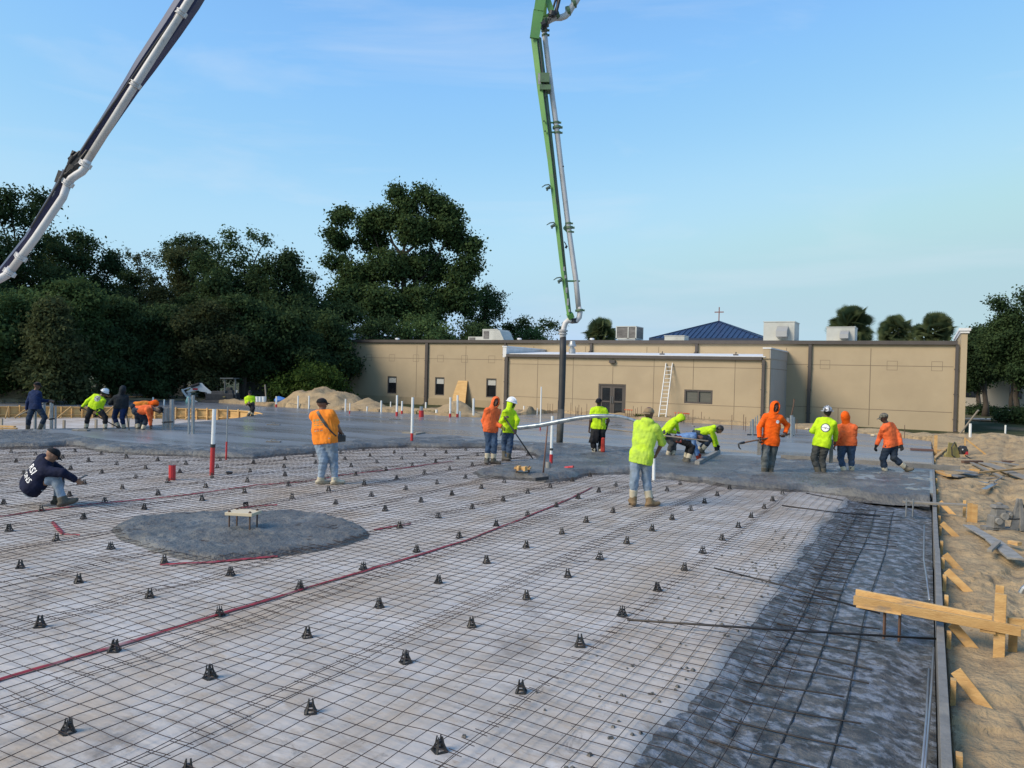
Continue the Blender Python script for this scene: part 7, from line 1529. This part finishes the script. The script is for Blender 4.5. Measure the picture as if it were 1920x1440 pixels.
def decal_disc(P_, c, right, up, nrm, r0, r1, m, name):
    mb = MB(); n = 28; R_ = 4; vs = []; sh = P_['shirt']; off = wloc(sh); dg = bpy.context.evaluated_depsgraph_get(); bv = BVHTree.FromObject(sh, dg)
    for i in range(R_+1):
        r = r0+(r1-r0)*i/R_
        for j in range(n):
            a = 2*math.pi*j/n; p = c+right*r*math.cos(a)+up*r*math.sin(a)+nrm*.35; hit = bv.ray_cast(Vector(p-off), Vector(-nrm)); vs.append((np.array(hit[0])+off if hit[0] is not None else p-nrm*.35)+nrm*(.004 if 'ring' in name else .0045))
    fc = [(i*n+j, i*n+(j+1) % n, (i+1)*n+(j+1) % n, (i+1)*n+j) for i in range(R_) for j in range(n)]
    if r0 < .002: fc += [tuple(range(n))]
    mb.add(vs, fc); o = mb.build(name, m, sh, smooth=True); return o
# ================================================================== the crew
W_ = m_white
p11 = person('p11', 'nearest standing person, back turned, in yellow hoodie, backward tan cap and cream boots', (1206, 950), 0.0,
  dict(pel=(1203, 852), nk=(1215, 791), hd=(1217, 776), ela=(1188, 825, -.05), haa=(1200, 838, .28), elb=(1243, 828, .02), hab=(1231, 851, .16), kna=(1190, 893), knb=(1214, 893), ana=(1187, 938), anb=(1218, 941)), psi=-15, top=m_hyd, pants=m_jl, skin=1, hat=(m_capt, True), face=35, short=True, hoodback=True, boots=(m_btn, m_btc), hgt=1.76, seed=11, toe=dict(a=-15, b=60), hem=.17, bulk=1.08)
p7 = person('p7', 'heavy person in orange tee and pale jeans with a black shoulder strap, on the mesh', (612, 908), 0.0,
  dict(pel=(609, 833), nk=(604, 771), hd=(604, 757), ela=(592, 806, .25), haa=(632, 818, .42), elb=(632, 806, .10), hab=(644, 818, .30), kna=(602, 866), knb=(624, 867), ana=(601, 900), anb=(628, 901)), psi=-32, top=m_or2, pants=m_jl, skin=1, hat=(m_capb, False), face=70, short='tee', boots=(m_btc, None), hgt=1.76, seed=12, bh=.07, bulk=1.42, belly=.07, toe=dict(a=75, b=75), hem=.10, pl=1.3, curl=1.0)
p5 = person('p5', 'person squatting in a navy lettered jacket and black cap, holding a phone', (95, 950), 0.0,
  dict(pel=(60, 925, .05), nk=(88, 862), hd=(98, 852), ela=(112, 884, .3), haa=(143, 900, .25), elb=(122, 890, -.12), hab=(144, 901, .02), kna=(118, 905, .28), knb=(126, 900, -.08), ana=(112, 938, .32), anb=(116, 941, -.02), headup=None) if False else
  dict(pel=(59, 927, .05), nk=(88, 864), hd=(99, 853), ela=(112, 884, .3), haa=(142, 899, .22), elb=(121, 889, -.12), hab=(144, 901, .04), kna=(122, 905, .25), knb=(127, 899, -.06), ana=(108, 937, .25), anb=(118, 939, -.05)), psi=-72, top=m_nv, pants=m_jl, skin=0, hat=(m_capb, False), face=80, boots=(m_bt, None), hgt=1.76, seed=13, bh=.07, toe=dict(a=90, b=90), hem=.09, bulk=1.24, wr=.006, headup=(.55, 0, .75))
p15 = person('p15', 'tall person in bright orange hooded shirt walking toward the camera carrying a hoe', (1440, 890), 0.06,
  dict(pel=(1445, 826), nk=(1450, 776), hd=(1453, 764), ela=(1425, 800, -.02), haa=(1424, 822, -.12), elb=(1476, 797, .1), hab=(1472, 813, -.05), kna=(1434, 857, -.1), knb=(1448, 858), ana=(1433, 884), anb=(1443, 886)), psi=10, front=-1, top=m_or, hood=m_or, pants=m_jg, skin=2, face=155, boots=(m_bt, None), hgt=1.80, seed=14, sink=.09, hem=.12, curl=1.0)
p16 = person('p16', 'person from behind in yellow shirt with a round back emblem and patterned hard hat', (1541, 890), 0.06,
  dict(pel=(1541, 836), nk=(1551, 785), hd=(1551, 773), ela=(1524, 806, .1), haa=(1533, 812, .28), elb=(1568, 812, .12), hab=(1566, 829, .22), kna=(1521, 860, .1), knb=(1545, 862), ana=(1536, 884), anb=(1545, 887)), psi=-12, top=m_hy, pants=m_gp, skin=1, hat='hards', face=-25, boots=(m_bt, None), hgt=1.76, seed=15, sink=.09, hem=.13, bulk=1.05, hair=True)
p17 = person('p17', 'person from behind in orange hooded shirt and blue jeans, right of the patterned hard hat', (1588, 888), 0.06,
  dict(pel=(1588, 836), nk=(1587, 796), hd=(1585, 782), ela=(1570, 818), haa=(1565, 836, .05), elb=(1604, 815, .1), hab=(1596, 828, .3), kna=(1580, 860, .05), knb=(1594, 860, .15), ana=(1585, 882), anb=(1598, 880, .12)), psi=-8, top=m_ors, hood=m_or, pants=m_jn, skin=1, boots=(m_bt, m_btc), hgt=1.68, seed=16, sink=.09, bulk=1.25, toe=dict(a=-20, b=80))
p18 = person('p18', 'person in orange sweatshirt and camouflage cap stepping left with one leg lifted behind', (1662, 886), 0.08,
  dict(pel=(1671, 838), nk=(1663, 795), hd=(1657, 783), ela=(1650, 818, .15), haa=(1643, 836, .1), elb=(1689, 817, -.05), hab=(1690, 836, -.1), kna=(1658, 860), knb=(1676, 866, -.05), ana=(1661, 884), anb=(1700, 872, -.05)), psi=-125+180, front=-1, top=m_ors, pants=m_jd, skin=2, hat=(m_capc, False), face=-85, boots=(m_bt, m_btc), gloves=(m_glv, m_glv), hgt=1.72, seed=17, sink=.09, bulk=1.12, hem=.10)
p10 = person('p10', 'person from behind in yellow tee and black cap with dark chaps near the hose', (1119, 851), 0.07,
  dict(pel=(1122, 801), nk=(1123, 764), hd=(1123, 754), ela=(1108, 787), haa=(1105, 805, .05), elb=(1138, 788), hab=(1136, 804, .05), kna=(1115, 824), knb=(1127, 824), ana=(1116, 846), anb=(1125, 847)), psi=0, top=m_hy, pants=m_bk, skin=2, hat=(m_capb, True), face=25, short='tee', boots=(m_bt, m_btc), hgt=1.74, seed=18, sink=.09, bulk=1.05, pl=1.5, gloves=(None, m_glv))
p8 = person('p8', 'person in orange hood facing the camera with green gloves, left of a white hard hat', (918, 868), 0.03,
  dict(pel=(920, 807), nk=(924, 765), hd=(929, 754), ela=(908, 787), haa=(911, 807, -.05), elb=(934, 788), hab=(942, 801, -.12), kna=(917, 831), knb=(926, 831), ana=(913, 860), anb=(925, 860)), psi=28, front=-1, top=m_ors, hood=m_ors, pants=m_jn, skin=1, face=165, boots=(m_bt, m_btc), gloves=(m_glg, m_glg), hgt=1.72, seed=19, sink=.05, toe=dict(a=180, b=100))
p9 = person('p9', 'person in yellow hooded shirt and white hard hat holding a long rake handle', (949, 862), 0.03,
  dict(pel=(953, 804), nk=(955, 768), hd=(959, 757), ela=(941, 783), haa=(947, 784, -.22), elb=(966, 789), hab=(967, 806, -.08), kna=(946, 830, .05), knb=(957, 830), ana=(946, 856), anb=(952, 859)), psi=45, front=-1, top=m_hy, hood=m_hy, pants=m_jn, skin=2, hat='hard', face=125, boots=(m_bt, None), hgt=1.72, seed=20, sink=.05)
p12 = person('p12', 'person in yellow bending forward, hood up, behind the worker in light blue', (1257, 856), 0.07,
  dict(pel=(1245, 812, .0), nk=(1264, 789), hd=(1275, 785), ela=(1268, 804, .3), haa=(1272, 812, .32), elb=(1259, 805, -.05), hab=(1269, 811, .02), kna=(1251, 831), knb=(1260, 832), ana=(1251, 851), anb=(1262, 851)), psi=-72, top=m_hy, hood=m_hy, pants=m_gp, skin=1, boots=(m_bt, m_btc), hgt=1.70, seed=21, sink=.09, headup=(.75, 0, .45), bulk=1.05, face=95)
p13 = person('p13', 'person in light blue shirt crouching to pull the crusted screed board', (1290, 868), 0.08,
  dict(pel=(1271, 823), nk=(1303, 817), hd=(1313, 822), ela=(1304, 838, .25), haa=(1311, 856, .2), elb=(1302, 838, -.1), hab=(1308, 860, -.05), kna=(1293, 841, .25), knb=(1294, 846, -.1), ana=(1285, 862, .25), anb=(1289, 864, -.1)), psi=-80, top=m_lb, pants=m_bk, skin=1, boots=(m_bt, m_btc), hgt=1.70, seed=22, headup=(.9, 0, -.2), gloves=(m_glr, m_glr), face=100, hem=.02)
p14 = person('p14', 'person with black hair in yellow shirt stooping over the far end of the screed board', (1322, 853), 0.08,
  dict(pel=(1306, 812, .1), nk=(1339, 804), hd=(1349, 806), ela=(1343, 822, .28), haa=(1346, 838, .25), elb=(1337, 824, -.05), hab=(1342, 842, -.02), kna=(1325, 829, .1), knb=(1322, 832, .0), ana=(1306, 846, .3), anb=(1316, 845, .05)), psi=-78, top=m_hy, pants=m_jd, skin=1, boots=(m_bt, m_btc), hgt=1.70, seed=23, headup=(.8, 0, .5), gloves=(m_glv, m_glv), face=105, hoodback=True, hem=.03)
p1 = person('p1', 'person in navy sweatshirt and black cap pushing a float pole at the far left', (66, 807), 0.08,
  dict(pel=(66, 771), nk=(66, 733), hd=(70, 723), ela=(51, 755, .0), haa=(48, 775, .05), elb=(82, 751, .12), hab=(93, 752, .16), kna=(57, 787), knb=(77, 788), ana=(52, 803), anb=(74, 802)), psi=-50, top=m_nvb, pants=m_jd, skin=1, hat=(m_capb, False), face=80, boots=(m_bt, None), hgt=1.74, seed=24, sink=.05, bulk=1.05)
p2 = person('p2', 'person in yellow jacket and white hard hat leaning over a float pole before the recess', (180, 806), 0.08,
  dict(pel=(178, 768), nk=(188, 743), hd=(196, 736), ela=(160, 754), haa=(151, 766, -.05), elb=(198, 762), hab=(181, 779, .1), kna=(167, 785), knb=(191, 786), ana=(161, 802), anb=(197, 803)), psi=-30, top=m_hy, pants=m_bk, skin=1, hat='hard', face=60, boots=(m_bt, m_btc), hgt=1.74, seed=25, sink=.05, bulk=1.1, gloves=(m_glv, m_glv), hair=True)
p3 = person('p3', 'person in dark charcoal hooded sweatshirt seen from behind beside the bending orange workers', (228, 805), 0.08,
  dict(pel=(226, 770), nk=(227, 741), hd=(230, 731), ela=(211, 754, .05), haa=(218, 758, .25), elb=(239, 760), hab=(236, 776, .1), kna=(220, 785), knb=(232, 787), ana=(223, 800), anb=(233, 802)), psi=-10, top=m_char, hood=m_char, pants=m_nvb, skin=1, boots=(m_bt, m_btc), hgt=1.74, seed=26, sink=.05, bulk=1.1)
p4 = person('p4', 'front of two bent orange workers, in black cap, hand on the concrete', (267, 808), 0.08,
  dict(pel=(257, 770), nk=(285, 766), hd=(300, 769), ela=(282, 784, .25), haa=(282, 802, .25), elb=(285, 785, -.1), hab=(283, 803, -.05), kna=(259, 788, .2), knb=(266, 788), ana=(259, 803, .25), anb=(267, 805)), psi=-80, top=m_ors, pants=m_jd, skin=2, hat=(m_capb, False), boots=(m_bt, m_btc), hgt=1.74, seed=27, sink=.05, headup=(.55, 0, .65), face=100, bulk=1.12, hem=.02)
p4b = person('p4b', 'rear of two bent orange workers, with an orange hood up', (256, 803.5), 0.08,
  dict(pel=(254, 762), nk=(280, 758), hd=(289, 757), ela=(284, 774, .2), haa=(284, 790, .2), elb=(280, 774, -.1), hab=(281, 790, -.1), kna=(257, 783, .2), knb=(262, 784), ana=(256, 799, .2), anb=(262, 800)), psi=-80, top=m_or2, hood=m_or, pants=m_jd, skin=1, boots=(m_bt, None), hgt=1.76, seed=28, sink=.05, headup=(.9, 0, .25), face=100, hem=.02, bulk=1.08)
p19 = person('p19', 'small far person in yellow standing by the end of the curved plywood form', (470, 781), 0.1,
  dict(pel=(469, 760), nk=(468, 743), hd=(468.5, 737), ela=(461, 752), haa=(465, 755, -.25), elb=(474, 752), hab=(469, 756, -.25), kna=(466, 769), knb=(473, 769), ana=(466, 778), anb=(473, 778)), psi=0, front=-1, top=m_hy, pants=m_bk, skin=1, hat=(m_capb, False), short='tee', boots=(m_bt, m_btc), hgt=1.66, seed=29)
# ---- writing and emblems on clothing
m_let = mat('white_print', (0.80, 0.80, 0.80), rough=.7); m_ink = mat('grey_print', (0.10, 0.11, 0.11), (0.45, 0.46, 0.44), scale=28, lo=.45, hi=.55, rough=.8); m_ring = mat('dark_print', (0.06, 0.075, 0.06), rough=.8); m_inkr = mat('red_print', (0.45, 0.08, 0.05), rough=.8); m_inkd = mat('faint_print', (0.30, 0.24, 0.10), rough=.8)
def back(P_, u, v=0.0): return P_['pel']+(P_['nk']-P_['pel'])*u+P_['tl']*v
n5 = -p5['tf']; r5 = nv(np.cross(p5['sp'], n5)); vis = nv(n5+0*r5)
decal_text(p5, 'RSI', back(p5, .60), r5, p5['sp'], n5, .17, m_let, 'lettering', shear=.3)
decal_text(p5, 'ONS', back(p5, .27), r5, p5['sp'], n5, .13, m_let, 'lettering', shear=.3)
n = -p16['tf']; r = nv(np.cross(p16['sp'], n)); c = back(p16, .60, .03)
decal_disc(p16, c, r, p16['sp'], n, .088, .108, m_ring, 'emblem_ring'); decal_disc(p16, c, r, p16['sp'], n, .0015, .088, m_let, 'emblem_disc'); decal_text(p16, '~v~', c, r, p16['sp'], n, .12, m_ring, 'emblem_mark')
n = -p2['tf']; r = nv(np.cross(p2['sp'], n)); c = back(p2, .78); decal_disc(p2, c, r, p2['sp'], n, .0015, .10, m_ink, 'emblem_disc')
n = p15['tf']; r = nv(np.cross(p15['sp'], n)); c = back(p15, .72, .10); decal_disc(p15, c, r, p15['sp'], n, .0015, .04, m_let, 'emblem_disc')
n = -p7['tf']; r = nv(np.cross(p7['sp'], n))
for k, (u, w__, mm) in enumerate(((.70, .16, m_inkd), (.60, .15, m_inkd), (.52, .13, m_inkd), (.38, .13, m_inkr), (.32, .12, m_ink))):
    c = back(p7, u, -.02); off = wloc(p7['shirt']); bv = BVHTree.FromObject(p7['shirt'], bpy.context.evaluated_depsgraph_get()); vs = []
    for j in range(11):
        for sg in (-1, 1):
            p = c+r*(j/10-.5)*w__*2*.8+p7['sp']*sg*(.008 if k else .022)+n*.4; h_ = bv.ray_cast(Vector(p-off), Vector(-n)); vs.append((np.array(h_[0])+off if h_[0] is not None else p-n*.4)+n*.004)
    mb = MB(); mb.add(vs, [(2*j, 2*j+2, 2*j+3, 2*j+1) for j in (0, 1, 3, 4, 5, 7, 8, 9)]); mb.build('print_line', mm, p7['shirt'])
# ---- things carried or worn as gear
sh_ = p7['shirt']; off = wloc(sh_); bv = BVHTree.FromObject(sh_, bpy.context.evaluated_depsgraph_get()); pts = []
a0 = DD(595, 771, p7['D']-.1); a1 = DD(634, 817, p7['D']+.05)
for i in range(16):
    p = a0+(a1-a0)*i/15+UU*-.02*math.sin(i/15*3.1); o_ = p-FW*.6; h_ = bv.ray_cast(Vector(o_-off), Vector(FW)); pts.append((np.array(h_[0])+off if h_[0] is not None else p)-FW*.012)
vs = []
for i, p in enumerate(pts):
    d = nv(pts[min(i+1, 15)]-pts[max(i-1, 0)]); sd_ = nv(np.cross(d, FW)); w2 = .028 if i < 9 else .014; vs += [p-sd_*w2-FW*.004, p+sd_*w2-FW*.004, p+sd_*w2+FW*.008, p-sd_*w2+FW*.008]
st = empty('remote_control', p7['L']['hab'], 'black pump remote control box with shoulder strap held by the heavy man in orange', 'remote control')
mb = MB(); mb.add(vs, [(i*4+j, i*4+(j+1) % 4, i*4+4+(j+1) % 4, i*4+4+j) for i in range(15) for j in range(4)]+[(0, 3, 2, 1), (60, 61, 62, 63)]); mb.build('strap', m_plas, st)
c = DD(637, 822, p7['D']+.22); R7 = p7['Rh']; V7 = p7['V']; mb = MB(); mb.box(c, (.19, .16, .13), [nv(R7+V7*.6), nv(V7-R7*.6), np.array([0, 0, 1.])]); mb.cyl(c+[0, 0, .06], c+[0, 0, .11], .012, n=8); mb.build('control_box', m_plas, st, bevel=.015)
mb = MB(); mb.cyl(c+R7*.05+[0, 0, .06], c+R7*.05+[0, 0, .10], .010, n=8); mb.cyl(c-R7*.04+[0, 0, .06], c-R7*.04+[0, 0, .10], .010, n=8); mb.build('joystick', m_steel, st)
c = p5['L']['hab']+p5['fwd']*.09+np.array([0, 0, .05]); mb = MB(); mb.box(c, (.14, .075, .009), [nv(p5['fwd']+[0, 0, .45]), p5['lat'], nv(np.cross(p5['fwd']+[0, 0, .45], p5['lat']))]); tag(mb.build('phone', m_plas, loc=c, bevel=.003), 'black phone held by the squatting man in navy', 'phone')
def pole(a, b, r, label, name, m=m_woodg, head=None):
    t = empty(name, b, label, name.replace('_', ' ')); mb = MB(); mb.cyl(a, b, r, n=8); mb.build('handle', m, t, smooth=True); return t
hA, hB = p15['L']['haa'], p15['L']['hab']; dd = nv(hA-hB); a_, b_ = hB-dd*.12+[0, 0, -.03], hA+dd*.48+[0, 0, -.03]
t = pole(a_, b_, .019, 'hoe with bent claw head carried by the tall man in bright orange', 'hoe', m_dow)
mb = MB(); mb.tube([b_-dd*.10, b_, b_+dd*.05+[0, 0, -.01], b_+dd*.03+[0, 0, -.10], b_-dd*.02+[0, 0, -.15]], [.03, .028, .024, .018, .010], 8); mb.build('claw_head', m_dkm, t, smooth=True)
c = p15['L']['haa']+np.array([0, 0, -.22]); mb = MB(); mb.box(c, (.085, .04, .36), [p15['Rh'], p15['V'], np.array([0, 0, 1.])]); tag(mb.build('wooden_float', m_cem, loc=c, bevel=.006), 'narrow grey float hanging from the hand of the tall man in bright orange', 'float')
c = DD(1558.5, 846, p16['D']+.1); mb = MB(); mb.box(c, (.09, .04, .58), [p16['Rh'], p16['V'], np.array([0, 0, 1.])]); tag(mb.build('board', m_woodc, loc=c, bevel=.005), 'upright cement-stained board between the patterned hard hat and the orange hood', 'board')
t = pole(p1['L']['hab']+np.array([0, 0, .0]), DD(34, 779, p1['D']-.2), .02, 'grey float pole pushed by the man in the navy sweatshirt', 'float_pole'); 
a_, b_ = p2['L']['haa']+(p2['L']['haa']-p2['L']['hab'])*.3, G(222, 802, ZS+.02); t = pole(a_, b_, .017, 'dark float pole slanting past the boots of the far left white hard hat worker', 'float_pole', m_dkm)
c = G(152, 808, ZS); t = empty('bull_float', c, 'pale float lying at the feet of the far left white hard hat worker', 'float'); a = np.array([RR[0], RR[1], 0]); mb = MB(); mb.bar(c-a*.25+[0, 0, .03], c+a*.25+[0, 0, .03], .2, .05); mb.build('blade', m_cemw, t, bevel=.008); mb = MB(); mb.bar(c-a*.05+[0, 0, .06], c+a*.18+[0, 0, .06], .05, .04); mb.build('bracket', m_cem, t)
a_, b_ = p3['L']['hab']+np.array([0, 0, .12]), G(242, 806, ZS+.02); t = pole(a_, b_, .017, 'dark rake handle beside the worker in the charcoal hood', 'rake', m_dkm)
hA, hB = p9['L']['haa'], p9['L']['hab']; b_ = G(999, 860, .10); a_ = hA+(hA-b_)*.05; t = pole(a_, b_, .017, 'dark rake held slanting by the man in the white hard hat in the middle', 'rake', m_dkm); mb = MB(); d_ = nv(b_-a_); mb.bar(b_-np.array([RR[0], RR[1], 0])*.1+d_*.02, b_+np.array([RR[0], RR[1], 0])*.1+d_*.02, .09, .02); mb.build('blade', m_steel, t)
b_ = G(1018, 893, .08); D_ = (b_-CC)@FW; a_ = DD(1027, 796, D_-.2); t = pole(a_, b_, .019, 'rust brown come-along rake standing upright in the concrete left of the banded pipe', 'rake', mat('rusty_handle', (0.20, 0.11, 0.085), (0.14, 0.085, 0.07), scale=5, rough=.8)); mb = MB(); p, q = G(1004, 899, .09), G(1028, 896, .10); mb.bar(p, q, .03, .07); mb.build('blade', m_dkm, t)
c = p8['L']['hab']+np.array([0, 0, -.06]); t = empty('trowel', c, 'small trowel in the left glove of the orange hooded man by the white hard hat', 'trowel'); mb = MB(); mb.bar(c, c+[-.05, 0, -.16], .08, .01); mb.build('blade', m_steel, t)
c = p8['L']['haa']+np.array([0, 0, -.04]); t = empty('trowel', c, 'long pointed trowel in the green glove of the orange hooded man', 'trowel'); mb = MB(); R8 = p8['Rh']; mb.bar(c-R8*.13+[0, 0, .16], c+R8*.04-[0, 0, .12], .09, .008, wd2=.05); mb.build('blade', m_steel, t)
# chaps and red bag on the man in the black cap
c = p10['pel']; R_ = p10['Rh']; vs = []; n = 12
for i, (hh, ww, dp_) in enumerate(((.02, .155, .11), (-.15, .17, .12), (-.32, .185, .13), (-.50, .21, .14))):
    for j in range(n+1):
        a = math.pi*(-.15+1.3*j/n); vs.append(c+R_*(-ww*math.cos(a)*1.0-.02*i)+p10['V']*(-dp_*math.sin(a)+.02*math.sin(j*2.1+i))+[0, 0, hh])
mb = MB(); mb.add(vs, [(i*(n+1)+j, i*(n+1)+j+1, (i+1)*(n+1)+j+1, (i+1)*(n+1)+j) for i in range(3) for j in range(7)]); o = mb.build('chaps', m_bk, p10['T'], smooth=True); sm = o.modifiers.new('s', 'SOLIDIFY'); sm.thickness = .012
c = DD(1130.5, 834, p10['D']-.1); mb = MB(); mb.box(c, (.13, .10, .42), [R_, p10['V'], np.array([0, 0, 1.])], taper=.8); tag(mb.build('tool_bag', cloth('red_bag', (0.42, 0.05, 0.04), (0.32, .04, .03)), loc=c, bevel=.03), 'red tool bag hanging beside the man in the black cap', 'bag')
mb = MB(); c = p10['nk']; mb.tube([c-p10['tl']*.05-p10['tf']*.14-p10['sp']*.30, c+p10['tl']*.09-p10['tf']*.15-p10['sp']*.32], .012, 6); mb.tube([c+p10['tl']*.09-p10['tf']*.15-p10['sp']*.30, c+p10['tl']*.10-p10['tf']*.16-p10['sp']*.50], .012, 6); mb.build('belt_strap', m_plas, p10['T'])
# tool belts
for P_, sz_ in ((p13, .10), (p14, .11), (p4, .10)):
    c = P_['pel']-P_['V']*(.16)+P_['sp']*.03; mb = MB(); mb.box(c, (.16, .06, .18), [P_['Rh'], P_['V'], np.array([0, 0, 1.])], taper=.9); mb.build('tool_pouch', m_jg if P_ is not p13 else cloth('red_pouch', (0.25, 0.06, 0.05), (.18, .05, .04)), P_['T'], bevel=.02)
